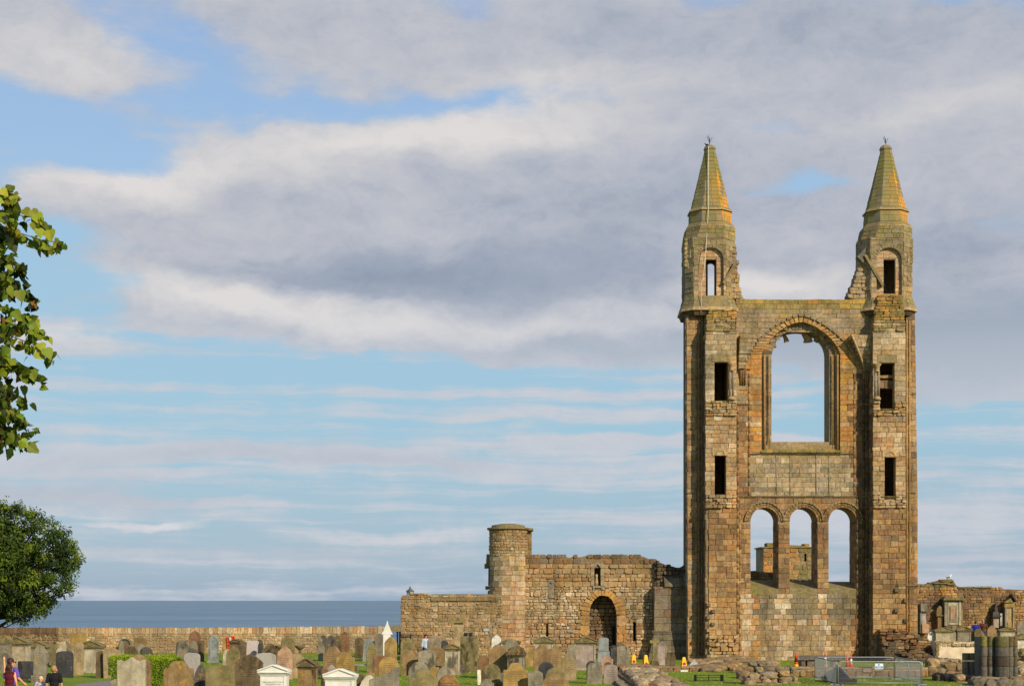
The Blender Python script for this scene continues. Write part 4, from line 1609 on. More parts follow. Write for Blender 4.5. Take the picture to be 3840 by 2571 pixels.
# ------------------------------------------------------------------ round stair tower
DT2 = 97.45
rt = thing('round_tower', 'round tan stone stair tower with flat mossy cap between two rubble walls', 'tower', (X(1910, DT2), DT2, 0))
m = MB()
kk = DT2 / F
cxm, rr = X(1906, DT2), 70 * kk
m.lathe([(rr - 0.03, 0), (rr - 0.03, Z(1990, DT2))], MORTAR, 32, (cxm, DT2, 0))


def CM(u, v, p):              # u = angle * radius, in metres; v in metres down
    a = u / rr
    return (cxm + (rr + p) * sin(a), DT2 - (rr + p) * cos(a), -v)


def pal_t(u, v):
    z = -v
    n = nz(u, v, 0.9)
    if z > Z(2070, DT2):
        return pick('tan3 ochre3 grey2 rust pale')
    if z > Z(2200, DT2):
        return pick('tan4 pale3 grey2 ochre gold' if n > 0 else 'pale4 pink2 tan2 orange')
    return pick('pink3 pale3 tan3 ochre2 orange')


zt = Z(1988, DT2)
fill(m, CM, -1.75 * rr, 1.6 * rr, -zt, -Z(2085, DT2), 1.0, pal_t, (0.14, 0.24), (0.18, 0.4), (0, 0.03), 0.02, 0.016, vert=.3)
fill(m, CM, -1.75 * rr, 1.6 * rr, -Z(2085, DT2), 0, 1.0, pal_t, (0.22, 0.36), (0.3, 0.65), (0, 0.02), 0.008, 0.013, vert=.1)
m.build('shaft', 'masonry', rt)
m = MB()
core(m, 1965, 1994, 1988, 2100, DT2 + 0.1, 1.6)
fill(m, PM(DT2 + 0.08), 1963, 1994, 1988, 2100, F / DT2, 'olive3 ochre2 brown tan', (0.25, 0.4), (0.3, 0.45), (0, 0.04))
m.build('square_return', 'masonry', rt)
m = MB()
q = PM(DT2)
m.lathe([(rr + 0.05, zt), (rr + 0.17, zt + 0.06), (rr + 0.16, zt + 0.15), (rr - 0.1, zt + 0.18), (rr - 0.12, zt + 0.30), (rr - 0.45, zt + 0.36), (rr - 0.7, zt + 0.40)], [ST['olive'], ST['olive'], ST['moss'], ST['olive'], ST['moss'], ST['olive']], 20, (cxm, DT2, 0), sm=False)
m.box(cxm + 0.2, X(2000, DT2), DT2 - 0.25, DT2 + 1.6, zt, zt + 0.13, ST['olive'])
m.build('cap', 'lichened', rt)
m = MB()
for (a, b, va, vb) in ((1818, 1842, 2112, 2130), (1824, 1842, 2078, 2112), (1832, 1840, 2130, 2196), (1821, 1838, 2196, 2210), (1829, 1850, 2214, 2226)):
    m.box(X(a, DT2 + .3), X(b, DT2 + .3), DT2 + 0.1, DT2 + 0.6, Z(vb, DT2 + .3), Z(va, DT2 + .3), pick('olive slate moss'), 0.03)
m.build('corbel', 'masonry', rt)

# ------------------------------------------------------------------ lower rubble wall left of the round tower
DL = 95.8
lw = thing('rubble_wall', 'pale rubble wall with thick flat coping running left from the round tower', 'wall', (X(1690, DL), DL, 0))
topL = prof([(1501, 2243), (1510, 2232), (1530, 2228), (1570, 2224), (1600, 2223), (1616, 2232), (1640, 2232), (1880, 2232)])
m = MB()
tl_ = lambda u: topL(u) + 1.2 * nz(u, 3, 0.08)
core(m, 1503, 1884, 2222, 2470, DL, 0.8, top=tl_, step=10)
fill(m, PM(DL), 1503, 1884, 2222, 2470, F / DL, lambda u, v: pick('tan4 grey3 ochre3 pale2 olive orange' if u > 1616 else 'ochre3 grey3 olive2 tan3 orange'), (0.12, 0.24), (0.16, 0.42), (0.0, 0.06), 0.03, 0.022, top=tl_, depth=0.15, vert=.3,
     left=lambda v: 1502 + 3 * nz(v, 2, .06) + (0 if v > 2262 else 4))
m.build('wall', 'rubble', lw)
m = MB()
q = PM(DL)
uu = 1616
while uu < 1872:
    ue = min(1872, uu + u2(22, 46))
    h = u2(-1.5, 1.5)
    m.hexa([q(uu, 2252, -.9), q(ue, 2252, -.9), q(ue, 2236, -.9), q(uu, 2236, -.9), q(uu + .4, 2251, .12), q(ue - .4, 2251, .12), q(ue - .4, 2238 + h, .10), q(uu + .4, 2238 + h, .10)], pick('brown2 olive3 slate'))
    m.hexa([q(uu, 2237, -.8), q(ue, 2237, -.8), q(ue, 2226, -.6), q(uu, 2226, -.6), q(uu + .4, 2238, .09), q(ue - .4, 2238, .09), q(ue - .4, 2227 + h, -.2), q(uu + .4, 2227 + h, -.2)], pick('olive3 slate2 moss'))
    uu = ue
m.build('coping', 'lichened', lw)
m = MB()
m.hexa([q(1812, 2366, 0), q(1836, 2366, 0), q(1836, 2354, 0), q(1812, 2354, 0), q(1812, 2366, .1), q(1836, 2366, .1), q(1836, 2354, .1), q(1812, 2354, .1)], ST['slate'])
sp_ = m.build('wall_sign', 'sign_plate', None, (X(1824, DL), DL, Z(2360, DL)))
tag(sp_, 'small grey oblong sign plate on the pale rubble wall just left of the round tower', 'sign')
m = MB()
for k in range(3):
    m.box(X(1814, DL) , X(1834 - 4 * (k == 2), DL), DL - 0.108, DL - 0.102, Z(2357.6 + 3 * k, DL), Z(2356.6 + 3 * k, DL), (0.8, 0.8, 0.8))
m.build('lettering', 'white_plastic', sp_)

# sea wall with upright cope stones
DS = 108.0
sw = thing('sea_wall', 'long low boundary wall topped with upright cope stones in front of the sea', 'wall', (X(700, DS), DS, 0))
m = MB()


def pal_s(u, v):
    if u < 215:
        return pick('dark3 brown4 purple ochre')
    return pick('tan5 pale4 grey3 ochre2 rust' if u > 800 else 'tan4 ochre3 grey3 pale2 rust')


zt_ = Z(2373, DS)
core(m, -500, 1446, 2373, 2466, DS, 0.5, col=lin((168, 146, 108), .85))
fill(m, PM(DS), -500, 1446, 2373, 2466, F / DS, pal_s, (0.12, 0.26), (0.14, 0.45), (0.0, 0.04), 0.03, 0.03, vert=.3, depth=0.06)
m.build('wall', 'rubble', sw)
m = MB()
uu = -500.0
while uu < 1446:
    w = u2(9, 20)
    ue = min(1446, uu + w)
    t = 2351 - 5 * smoothstep(700, 1400, uu) + u2(-1.2, 1.2)
    sl = 0.0
    a = PM(DS)
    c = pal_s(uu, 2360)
    m.hexa([a(uu + 1, 2374, -.5), a(ue - 1, 2374, -.5), a(ue - 1.5 + sl, t + 1, -.35), a(uu + 1.5 + sl, t + 1, -.35),
            a(uu + .3, 2374, .05), a(ue - .3, 2374, .05), a(ue - .8 + sl, t + 2, -.05), a(uu + .8 + sl, t + 2, -.05)], c)
    uu = ue
m.build('cope_stones', 'rubble', sw)
# gate lintel with black posts
gp = thing('wall_gate', 'gateway with flat stone lintel and black iron posts beside the pale rubble wall', 'gate', (X(1490, 105), 105, 0))
D5 = 105.0
m = MB()
q = PM(D5)
m.hexa([q(1464, 2366, -.4), q(1513, 2366, -.4), q(1513, 2345, -.4), q(1464, 2345, -.4), q(1464, 2366, .1), q(1513, 2366, .1), q(1513, 2345, .1), q(1464, 2345, .1)], ST['olive'])
m.build('lintel', 'lichened', gp)
for a, b in ((1487, 1493), (1496, 1500), (1500.5, 1503)):
    m = MB()
    m.box(X(a, D5), X(b, D5), D5, D5 + 0.1, 0, Z(2366, D5), (0.02, 0.02, 0.02))
    m.build('post', 'black_iron', gp)
m = MB()
m.box(X(1440, D5), X(1466, D5), D5 + 0.1, D5 + 0.5, 0, Z(2366, D5), ST['tan'])
fill(m, PM(D5 + 0.1), 1440, 1466, 2366, 2453, F / D5, 'tan3 ochre grey', (0.2, 0.3), (0.2, 0.3), (0, 0.05))
m.build('gate_pier', 'rubble', gp)
# short railing with spikes
rl = thing('railing', 'short black spiked iron railing at the left end of the pale rubble wall', 'railing', (X(1520, 95.9), 95.9, 0))
D6 = 95.2
m = MB()
for k in range(8):
    x = X(1504 + k * 5, D6)
    m.tube([(x, D6, gz(x, D6)), (x, D6, Z(2380, D6)), (x, D6, Z(2374, D6))], [0.02, 0.02, 0.004], (0.02, 0.02, 0.02), 5)
m.build('bars', 'black_iron', rl)
m = MB()
for z in (Z(2387, D6), 0.25):
    m.box(X(1502, D6), X(1541, D6), D6 - 0.02, D6 + 0.02, z - 0.025, z + 0.025, (0.02, 0.02, 0.02))
m.build('rail', 'black_iron', rl)
m = MB()
m.tube([(X(1540, D6), D6, 0), (X(1540, D6), D6, Z(2376, D6))], 0.045, (0.02, 0.02, 0.02), 8)
m.build('end_post', 'black_iron', rl)

# street lantern showing over the wall
D7 = 108.0
x = X(1538, D7)
lp = thing('street_lamp', 'grey lantern of a lamp post showing above the left end of the rubble wall', 'street lamp', (x, D7, 0))
m = MB()
m.tube([(x, D7, 0), (x, D7, Z(2235, D7))], 0.06, (0.1, 0.1, 0.1), 8)
m.build('post', 'black_iron', lp)
m = MB()
k = D7 / F
m.lathe([(9.5 * k, Z(2232, D7)), (15 * k, Z(2215, D7))], (0.3, 0.3, 0.3), 6, (x, D7, 0), sm=False)
m.build('lantern_glass', 'lamp_glass', lp)
m = MB()
m.lathe([(18 * k, Z(2216, D7)), (17 * k, Z(2213.5, D7)), (7 * k, Z(2208, D7)), (4 * k, Z(2203, D7)), (2.5 * k, Z(2199, D7)), (0.6 * k, Z(2196, D7))], (0.08, 0.09, 0.09), 6, (x, D7, 0), sm=False)
for i in range(6):
    a = 2 * pi * (i + 0.5) / 6
    m.tube([(x + 9.6 * k * cos(a), D7 + 9.6 * k * sin(a), Z(2233, D7)), (x + 15.4 * k * cos(a), D7 + 15.4 * k * sin(a), Z(2215, D7))], 0.02, (0.08, 0.09, 0.09), 5)
m.build('lantern_roof', 'lead', lp)

# ------------------------------------------------------------------ far ruined tower seen through the lower arches
D8 = 118.0
ft_ = thing('far_tower', 'square ruined tower with flat cap seen through the three lower arches', 'tower', (X(2955, D8), D8, 0))
q = PM(D8)
m = MB()
core(m, 2862, 3046, 2052, 2500, D8, 3.5, [rect(3016, 3024, 2074, 2104)])
fill(m, q, 2862, 3046, 2052, 2260, F / D8, lambda u, v: pick('ochre3 orange2 brown tan olive' if u < 2990 else 'olive4 moss2 grey2 tan'), (0.2, 0.36), (0.3, 0.7), (0, 0.06), 0.02, 0.02, holes=[rect(3016, 3024, 2074, 2104)])
m.build('wall', 'masonry', ft_)
m = MB()
m.hexa([q(2856, 2053, -3.6), q(3048, 2053, -3.6), q(3048, 2048, -3.6), q(2856, 2048, -3.6), q(2856, 2053, .15), q(3048, 2053, .15), q(3048, 2049, .15), q(2856, 2049, .15)], ST['olive'])
for a, b, v in ((2878, 2904, 2034), (2904, 3018, 2042), (3018, 3036, 2037)):
    m.hexa([q(a, 2049, -1.5), q(b, 2049, -1.5), q(b, v, -1.5), q(a, v, -1.5), q(a, 2049, -.1), q(b, 2049, -.1), q(b, v + (4 if a == 2904 else 0), -.1), q(a, v - (4 if a == 2904 else 0), -.1)], pick('olive moss gold'))
m.build('cap', 'lichened', ft_)
D8b = 104.0
bw = thing('low_wall', 'low ruined wall behind the gable glimpsed at the foot of the three lower arches', 'wall', (X(2960, D8b), D8b, 0))
m = MB()
tb = prof([(2780, 2138), (2918, 2146), (2960, 2175), (3080, 2178), (3110, 2184), (3230, 2184)])
core(m, 2790, 3230, 2138, 2460, D8b, 0.8, top=tb)
fill(m, PM(D8b), 2790, 3230, 2138, 2260, F / D8b, 'ochre3 olive3 tan2 brown', (0.15, 0.25), (0.2, 0.5), (0, 0.06), 0.02, 0.02, top=tb)
m.build('wall', 'rubble', bw)

# ------------------------------------------------------------------ long ruined wall on the right
DQ = 110.0
qw = thing('precinct_wall', 'long brown ruined wall on the far right, with grave monuments built against it', 'ruined wall', (X(3640, DQ), DQ, 0))
topQ = prof([(3430, 2188), (3470, 2189), (3500, 2182), (3530, 2174), (3560, 2170), (3576, 2178), (3584, 2194), (3596, 2199), (3700, 2197), (3730, 2202), (3770, 2208), (3840, 2210), (4000, 2216)])
tq = lambda u: topQ(u) + 1.5 * nz(u, 31, 0.07)


def pal_q(u, v):
    if v < 2198 and u < 3584:
        return pick('moss2 olive3 brown slate')
    if 3520 < u < 3580 and v < 2230:
        return pick('orange2 gold ochre2 tan')
    if u > 3770:
        return pick('ochre4 orange tan2 brown2')
    return pick('brown4 purple2 rust ochre slate2' if nz(u, v, .01) > -.1 else 'ochre3 tan2 brown2 rust')


m = MB()
core(m, 3425, 3960, 2170, 2450, DQ, 0.8, top=tq, step=10, col=ST['brown'])
fill(m, PM(DQ), 3425, 3960, 2170, 2440, F / DQ, pal_q, (0.12, 0.24), (0.16, 0.5), (0.0, 0.07), 0.03, 0.022, top=tq, depth=0.3, vert=.3)
m.build('wall', 'rubble', qw)
m = MB()
q = PM(DQ)
for a, b, v in ((3500, 3560, 2184), (3530, 3574, 2176), (3552, 3580, 2188), (3590, 3640, 2200), (3650, 3716, 2199)):
    m.hexa([q(a, v + 5, -.8), q(b, v + 5, -.8), q(b, v - 2, -.8), q(a, v + 1, -.8), q(a, v + 4, .14), q(b, v + 4, .14), q(b, v - 3, .14), q(a, v, .14)], pick('moss slate olive'))
m.build('coping', 'lichened', qw)

# traffic of low footings: kerb walls, pier stubs, rubble runs
def footing(name, label, u0, u1, vt, vb, D, t=0.6, pal='tan3 brown2 rust grey2', top=None, mat='rubble', course=(0.1, 0.2), cat='ruined wall', prot=(0, .08)):
    o = thing(name, label, cat, (X((u0 + u1) / 2, D), D, gz(X((u0 + u1) / 2, D), D)))
    m = MB()
    core(m, u0, u1, vt, vb, D, t, top=top, step=10, col=ST['brown'])
    fill(m, PM(D), u0, u1, vt, vb, F / D, pal, course, (0.2, 0.6), prot, 0.02, 0.015, top=top, depth=0.1)
    mm = m.build('wall', mat, o)
    m = MB()       # irregular top stones
    uu = u0
    sc = F / D
    while uu < u1:
        ue = min(u1, uu + u2(0.3, 0.8) * sc)
        v = (vt if top is None else top((uu + ue) / 2)) + u2(-1, 1)
        q = PM(D)
        for k in range(max(1, int(t / 0.45))):
            w = t / max(1, int(t / 0.45))
            h = u2(-1.5, 1.5)
            m.hexa([q(uu + .5, v + 3, -w * (k + 1) + .03), q(ue - .5, v + 3, -w * (k + 1) + .03), q(ue - 1, v - 2 + h, -w * (k + 1) + .04), q(uu + 1, v - 2 + h, -w * (k + 1) + .04),
                    q(uu + .5, v + 3, -w * k + .06), q(ue - .5, v + 3, -w * k + .06), q(ue - 1, v - 1.5 + h, -w * k + .03), q(uu + 1, v - 1.5 + h, -w * k + .03)], pick('tan2 grey2 slate brown olive'))
        uu = ue
    m.build('top_stones', mat, o)
    return o


footing('kerb_wall', 'low weathered stone kerb wall running behind the left lawn toward the yellow cones', 2442, 2684, 2499, 2517, DV(2517), 0.5, 'brown3 tan2 rust2 olive', course=(0.2, 0.3))
footing('kerb_wall', 'long low stepped stone wall behind the steel fence enclosure', 2925, 3480, 2512, 2536, DV(2536), 0.5, 'brown3 rust2 tan2 olive', course=(0.16, 0.24))
footing('kerb_wall', 'upper step of low stone walling with the traffic cones standing behind it', 2960, 3480, 2502, 2512, DV(2536) + 0.5, 0.9, 'brown2 tan3 ochre2 grey', course=(0.12, 0.18))
# long footing that runs towards the viewer, rubble ridge with flat slabs beside it
lf_ = thing('nave_footing', 'broad rubble footing running toward the viewer between headstones and lawn', 'ruined wall', (X(2395, 72), 72, 0))
m = MB()
y = 63.0
while y < 79.5:
    for x0, x1, zz in ((X(2360, 70) - 0.2, X(2360, 70) + 1.1, 0.42), ):
        xx = x0 + 0.02 * (y - 63)
        while xx < x1 + 0.2:
            w = u2(0.2, 0.5)
            lump(m, (xx + w / 2, y + u2(0, .3), zz * u2(.55, 1.0) - 0.14), 1.0, pick('tan3 grey2 pale slate brown'), sq=(w * .62, 0.3, 0.16))
            xx += w
    y += 0.36
m.box(X(2360, 70) - 0.3, X(2360, 70) + 1.2, 62.5, 79.5, 0, 0.2, ST['brown'])
m.build('rubble', 'rubble', lf_)
for sx, x0, w in ((0, X(2345, 70) - 0.55, 0.5), (1, X(2360, 70) + 1.3, 0.75)):
    m = MB()
    y = 60.0
    while y < 78.5:
        ye = y + u2(0.8, 1.6)
        m.box(x0, x0 + w, y, ye - 0.03, 0, 0.1 + u2(0, .03), pick('tan2 grey2 slate'), 0.01)
        y = ye
    m.build('slab_edging', 'rubble', lf_)
footing('cross_footing', 'low cross wall of brown rubble at the far end of the nave footing', 2312, 2444, 2492, 2524, DV(2526), 1.3, 'brown3 tan2 rust purple', course=(0.1, 0.18), prot=(0, .15))

# rough stones between the gable foot and the pier stub
rb = thing('rubble_heap', 'spread of rough fallen stones below the left end of the gable', 'rubble', (X(2740, 84), 84, 0))
m = MB()
for i in range(190):
    u = u2(2600, 2830)
    D = u2(79, 92)
    h = 0.10 + 0.22 * max(0, 1 - abs(u - 2760) / 110) * (1 if D > 84 else .6)
    r = u2(0.12, 0.34)
    lump(m, (X(u, D), D, h * u2(0.3, 1)), 1.0, pick('brown2 tan3 ochre2 slate dark'), sq=(r * 1.2, r, r * .6))
m.build('stones', 'rubble', rb)

# stepped pier stub in front of the gable
ps = thing('pier_stub', 'stepped stump of squared pier stones in front of the three lower arches', 'ruined pier', (X(2890, 70), 70, 0))


def blocks(parent, name, D, rows, mat='dark_masonry', pal='slate3 grey3 tan2 olive dark', t=0.8):
    m = MB()
    for (u0, u1, va, vb, dd) in rows:
        uu = u0
        while uu < u1 - 2:
            ue = min(u1, uu + u2(0.28, 0.58) * F / D)
            if u1 - ue < 8:
                ue = u1
            p = u2(-.05, 0.10)
            za, zb = Z(vb, D), Z(va, D) - 0.01 + u2(-.04, .01)
            xa, xb = X(uu, D) + .012, X(ue, D) - .012
            m.box(xa - .02, xb + .02, D + dd + .16, D + dd + t, za, zb - .05, ST['dark'], 0.01)
            yc = D + dd - p + .2
            lump(m, ((xa + xb) / 2, yc, (za + zb) / 2), 1.0, pick(pal), sq=((xb - xa) * .60, .26, (zb - za) * .60))
            for yy in (D + dd + .55,):
                lump(m, ((xa + xb) / 2, yy, (za + zb) / 2 + .01), 1.0, pick(pal), sq=((xb - xa) * .60, .3, (zb - za) * .60))
            uu = ue
    return m.build(name, mat, parent)


blocks(ps, 'upper_courses', 72.0, [(2820, 2930, 2480, 2500, .5), (2838, 2976, 2498, 2522, .1), (2816, 2970, 2520, 2556, .4)])
blocks(ps, 'middle_courses', 69.0, [(2860, 2918, 2521, 2544, .1), (2925, 2962, 2514, 2536, .1), (2860, 2918, 2544, 2592, 0), (2925, 2990, 2536, 2558, -.1), (2926, 3004, 2556, 2592, -.3)])
blocks(ps, 'lower_courses', 68.0, [(2775, 2815, 2516, 2548, .3), (2814, 2858, 2522, 2560, .1), (2790, 2830, 2546, 2600, -.2), (2830, 2926, 2560, 2600, -.4)], pal='tan3 grey2 brown2 slate')

# clustered pier on the right
cp = thing('clustered_pier', 'tall stump of a clustered pier with rounded shafts at the far right', 'ruined pier', (X(3750, 68.5), 68.5, 0))
D = 68.5
k = D / F
for ua, ub in ((3681, 3708), (3707, 3733), (3732, 3782), (3781, 3806), (3804, 3822)):
    m = MB()
    cxx, r = X((ua + ub) / 2, D), (ub - ua) / 2 * k
    y = D + (0.0 if ub - ua > 40 else 0.22)
    for za, zb, c in ((2384, 2424, 'moss olive dark2'), (2424, 2460, 'slate2 dark'), (2460, 2497, 'slate dark'), (2497, 2544, 'slate2 dark')):
        m.lathe([(r * .99, Z(zb, D) + 0.006), (r, Z(zb, D) + 0.03), (r, Z(za, D) - 0.03), (r * .98, Z(za, D) - 0.006)], pick(c), 14, (cxx + u2(-.012, .012), y, 0), sq=u2(.95, 1.05))
    m.build('shaft', 'dark_masonry', cp)
m = MB()
m.box(X(3684, D), X(3818, D), D + 0.2, D + 1.2, 0, Z(2387, D), ST['slate'])
m.build('pier_core', 'dark_masonry', cp)
blocks(cp, 'base_steps', 66.5, [(3672, 3760, 2538, 2556, 0.6), (3655, 3700, 2545, 2600, .2), (3700, 3770, 2548, 2600, 0.0), (3760, 3850, 2548, 2600, .5)], pal='olive2 slate3 dark tan')
c2 = thing('shaft_stumps', 'lower group of three rounded shaft stumps left of the clustered pier', 'ruined pier', (X(3640, 70), 70, 0))
D = 70.0
k = D / F
for ua, ub in ((3608, 3634), (3633, 3659), (3658, 3684)):
    m = MB()
    cxx, r = X((ua + ub) / 2, D), (ub - ua) / 2 * k
    for za, zb, c in ((2446, 2476, 'olive2 dark2 slate'), (2476, 2530, 'slate2 tan')):
        m.lathe([(r * .98, Z(zb, D) + .01), (r, Z(zb, D) + 0.03), (r, Z(za, D) - 0.03), (r * .97, Z(za, D) - .01)], pick(c), 12, (cxx, D, 0))
    m.build('shaft', 'dark_masonry', c2)
blocks(c2, 'base', 69.4, [(3586, 3686, 2528, 2552, 0), (3575, 3625, 2552, 2600, -.3), (3625, 3690, 2552, 2600, -.5)], pal='brown2 tan2 slate2 dark')
c3 = thing('wall_stones', 'broken line of squared stones left of the three shaft stumps', 'ruined wall', (X(3540, 74), 74, 0))
blocks(c3, 'back_row', 77.0, [(3486, 3522, 2470, 2504, 0), (3522, 3566, 2468, 2502, .1), (3566, 3608, 2470, 2486, 0)], pal='tan2 olive grey2')
blocks(c3, 'middle_row', 75.0, [(3546, 3608, 2484, 2516, 0), (3480, 3546, 2502, 2536, 0), (3546, 3612, 2514, 2545, -.3)], pal='tan2 slate2 brown2')
blocks(c3, 'front_row', 70.5, [(3513, 3542, 2523, 2555, 0), (3540, 3596, 2530, 2560, .2), (3588, 3612, 2538, 2560, 0)], pal='dark2 slate brown tan')
# pale plastered wall
D = 92.0
pw = thing('plastered_wall', 'broken wall with patches of pale pink plaster behind the shaft stumps', 'ruined wall', (X(3596, D), D, gz(X(3596, D), D)))
tp_ = prof([(3508, 2402), (3560, 2400), (3590, 2404), (3640, 2408), (3684, 2404)])
m = MB()
core(m, 3508, 3690, 2400, 2490, D, 1.0, top=lambda u: tp_(u) + 2 * nz(u, 2, .1), step=8, col=lin((206, 184, 154), .8))
m.build('wall', 'plaster', pw)
m = MB()
fill(m, PM(D), 3508, 3522, 2402, 2490, F / D, 'olive2 tan moss', (0.3, 0.5), (0.2, 0.3), (0.02, 0.1), 0.03)
fill(m, PM(D), 3522, 3690, 2400, 2422, F / D, 'tan2 ochre olive pale', (0.12, 0.2), (0.15, 0.4), (0.0, 0.12), 0.03, 0.02, top=lambda u: tp_(u) + 2 * nz(u, 2, .1), right=lambda v: 3690 - 30 * (v > 2410))
m.build('rubble_edge', 'rubble', pw)
D = 72.0
er = thing('rubble_pile', 'heap of brown and white stones at the right edge behind the clustered pier', 'rubble', (X(3850, D), D, 0))
m = MB()
for i in range(90):
    u = u2(3815, 3900)
    y = u2(70, 76)
    zm = 1.2 * smoothstep(70, 75, y)
    lump(m, (X(u, y), y, zm * u2(0.2, 1)), 1.0, pick('rust tan2 brown pale moss'), sq=(u2(.15, .4), .25, u2(.1, .22)))
m.build('stones', 'rubble', er)

# ------------------------------------------------------------------ gravestones
GC = {k: lin(c, 0.9) for k, c in dict(
    grey=(142, 132, 110), dgrey=(92, 86, 76), slate=(68, 67, 66), tan=(168, 146, 106), brown=(148, 120, 80), olive=(134, 121, 80),
    pale=(182, 168, 140), white=(222, 216, 202), pink=(186, 148, 116), rose=(168, 150, 134), gold=(168, 138, 82), blue=(142, 146, 140),
    cream=(220, 208, 180), red=(138, 102, 72), umber=(112, 95, 68), granite=(176, 168, 158), pgran=(196, 180, 174)).items()}


def outline(shape, w, h):
    """right half of the outline, from base centre out and up to the top centre, mirrored"""
    a = w / 2
    P = [(a, 0)]
    if shape == 'round':
        r = a
        P += [(a * cos(t), h - r + r * sin(t)) for t in [pi / 2 * i / 9 for i in range(10)]]
    elif shape == 'segment':
        r = a * 0.42
        P += [(a * cos(t) ** 0.8 if t < pi / 2 - .01 else 0, h - r + r * sin(t)) for t in [pi / 2 * i / 9 for i in range(10)]]
    elif shape == 'square':
        c = a * 0.16
        P += [(a, h - c), (a - c * .3, h - c * .3), (a - c, h)]
    elif shape == 'point':
        P += [(a * (1 - t ** 1.7), h - a * 1.3 + a * 1.3 * t ** 0.85) for t in [i / 9 for i in range(10)]]
    elif shape == 'peak':
        P += [(a, h - a * 0.5), (a * .5, h - a * .27), (0, h)]
    elif shape == 'shoulder':       # square shoulders with a round centre lobe
        P += [(a, h - a * .62), (a * .93, h - a * .5), (a * .72, h - a * .5), (a * .68, h - a * .42)]
        P += [(a * .62 * cos(t), h - a * .42 + a * .42 * sin(t)) for t in [pi / 2 * i / 6 for i in range(7)]]
    elif shape == 'lobed':          # ogee sides rising to a crest
        P += [(a, h - a * .72), (a * .97, h - a * .6), (a * .86, h - a * .54), (a * .76, h - a * .58), (a * .66, h - a * .5), (a * .5, h - a * .24), (a * .36, h - a * .08), (a * .2, h), (a * .08, h)]
    elif shape == 'ogee':
        P += [(a, h - a * .95), (a * .92, h - a * .8), (a * .98, h - a * .62), (a * .8, h - a * .42), (a * .5, h - a * .22), (a * .2, h - a * .07), (0, h)]
    elif shape == 'neck':
        P = [(a * .92, 0), (a * .82, h * .18), (a * .98, h * .48), (a * .93, h * .66), (a * .62, h * .8), (a * .5, h * .86), (a * .5, h * .93), (a * .3, h), (0, h)]
    elif shape == 'cusped':
        P += [(a, h - a * 1.2), (a * 1.22, h - a * 1.15), (a * 1.25, h - a * .95), (a * .9, h - a * .75), (a * .55, h - a * .12), (a * .3, h), (0, h)]
    elif shape == 'hollow':         # concave sides, low middle
        P += [(a, h), (a * .8, h), (a * .66, h - a * .12), (a * .3, h - a * .0), (a * .1, h + a * .16), (0, h + a * .2)]
    elif shape == 'broken':
        return [(-a, 0), (a, 0), (a * .95, h * .98), (a * .7, h), (a * .3, h * .84), (-a * .3, h * .74), (-a, h * .62)]
    elif shape == 'leaning':
        return [(-a, 0), (a, 0), (a, h * .55), (a * .55, h * .86), (a * .2, h), (-a * .2, h * .95), (-a * .7, h * .7), (-a, h * .35)]
    L_ = [(-x, z) for x, z in P[::-1] if x > 1e-4]
    return [(x, z) for x, z in P] + L_


def slab(m, ol, th, col, y0=0.0, z0=0.0, x0=0.0, bev=0.014, rag=0.011):
    n = len(ol)
    ol = [(x + u2(-rag, rag), z + (u2(-rag, rag) if z > 0.02 else 0)) for x, z in ol]
    cx = sum(p[0] for p in ol) / n
    cz = sum(p[1] for p in ol) / n
    rings = []
    for y, s in ((th / 2, 1), (-th / 2 + bev, 1), (-th / 2, 0)):
        pts = []
        for x, z in ol:
            if s:
                pts.append((x + x0, y + y0, z + z0))
            else:
                dx, dz = cx - x, cz - z
                l = max(1e-6, sqrt(dx * dx + dz * dz))
                pts.append((x + x0 + dx / l * bev, y + y0, (z + dz / l * bev if z > 0.02 else z) + z0))
        rings.append(pts)
    i0 = len(m.v)
    for r in rings:
        m.v += r
    for k in range(2):
        for i in range(n):
            j = (i + 1) % n
            m.f.append((i0 + k * n + i, i0 + k * n + j, i0 + (k + 1) * n + j, i0 + (k + 1) * n + i))
            m.c.append(col)
            m.smooth.append(False)
    m.f.append(tuple(i0 + i for i in range(n))[::-1])
    m.c.append(col)
    m.smooth.append(False)
    m.f.append(tuple(i0 + 2 * n + i for i in range(n)))
    m.c.append(col)
    m.smooth.append(False)


GRP = 'gravestones standing on the churchyard grass'


def place(o, u, D, yaw=0.0, lean=0.0, tip=0.0, g=None):
    x = X(u, D)
    o.location = (x, D, gz(x, D) - 0.04 if g is None else g)
    o.rotation_euler = (tip, lean, yaw)


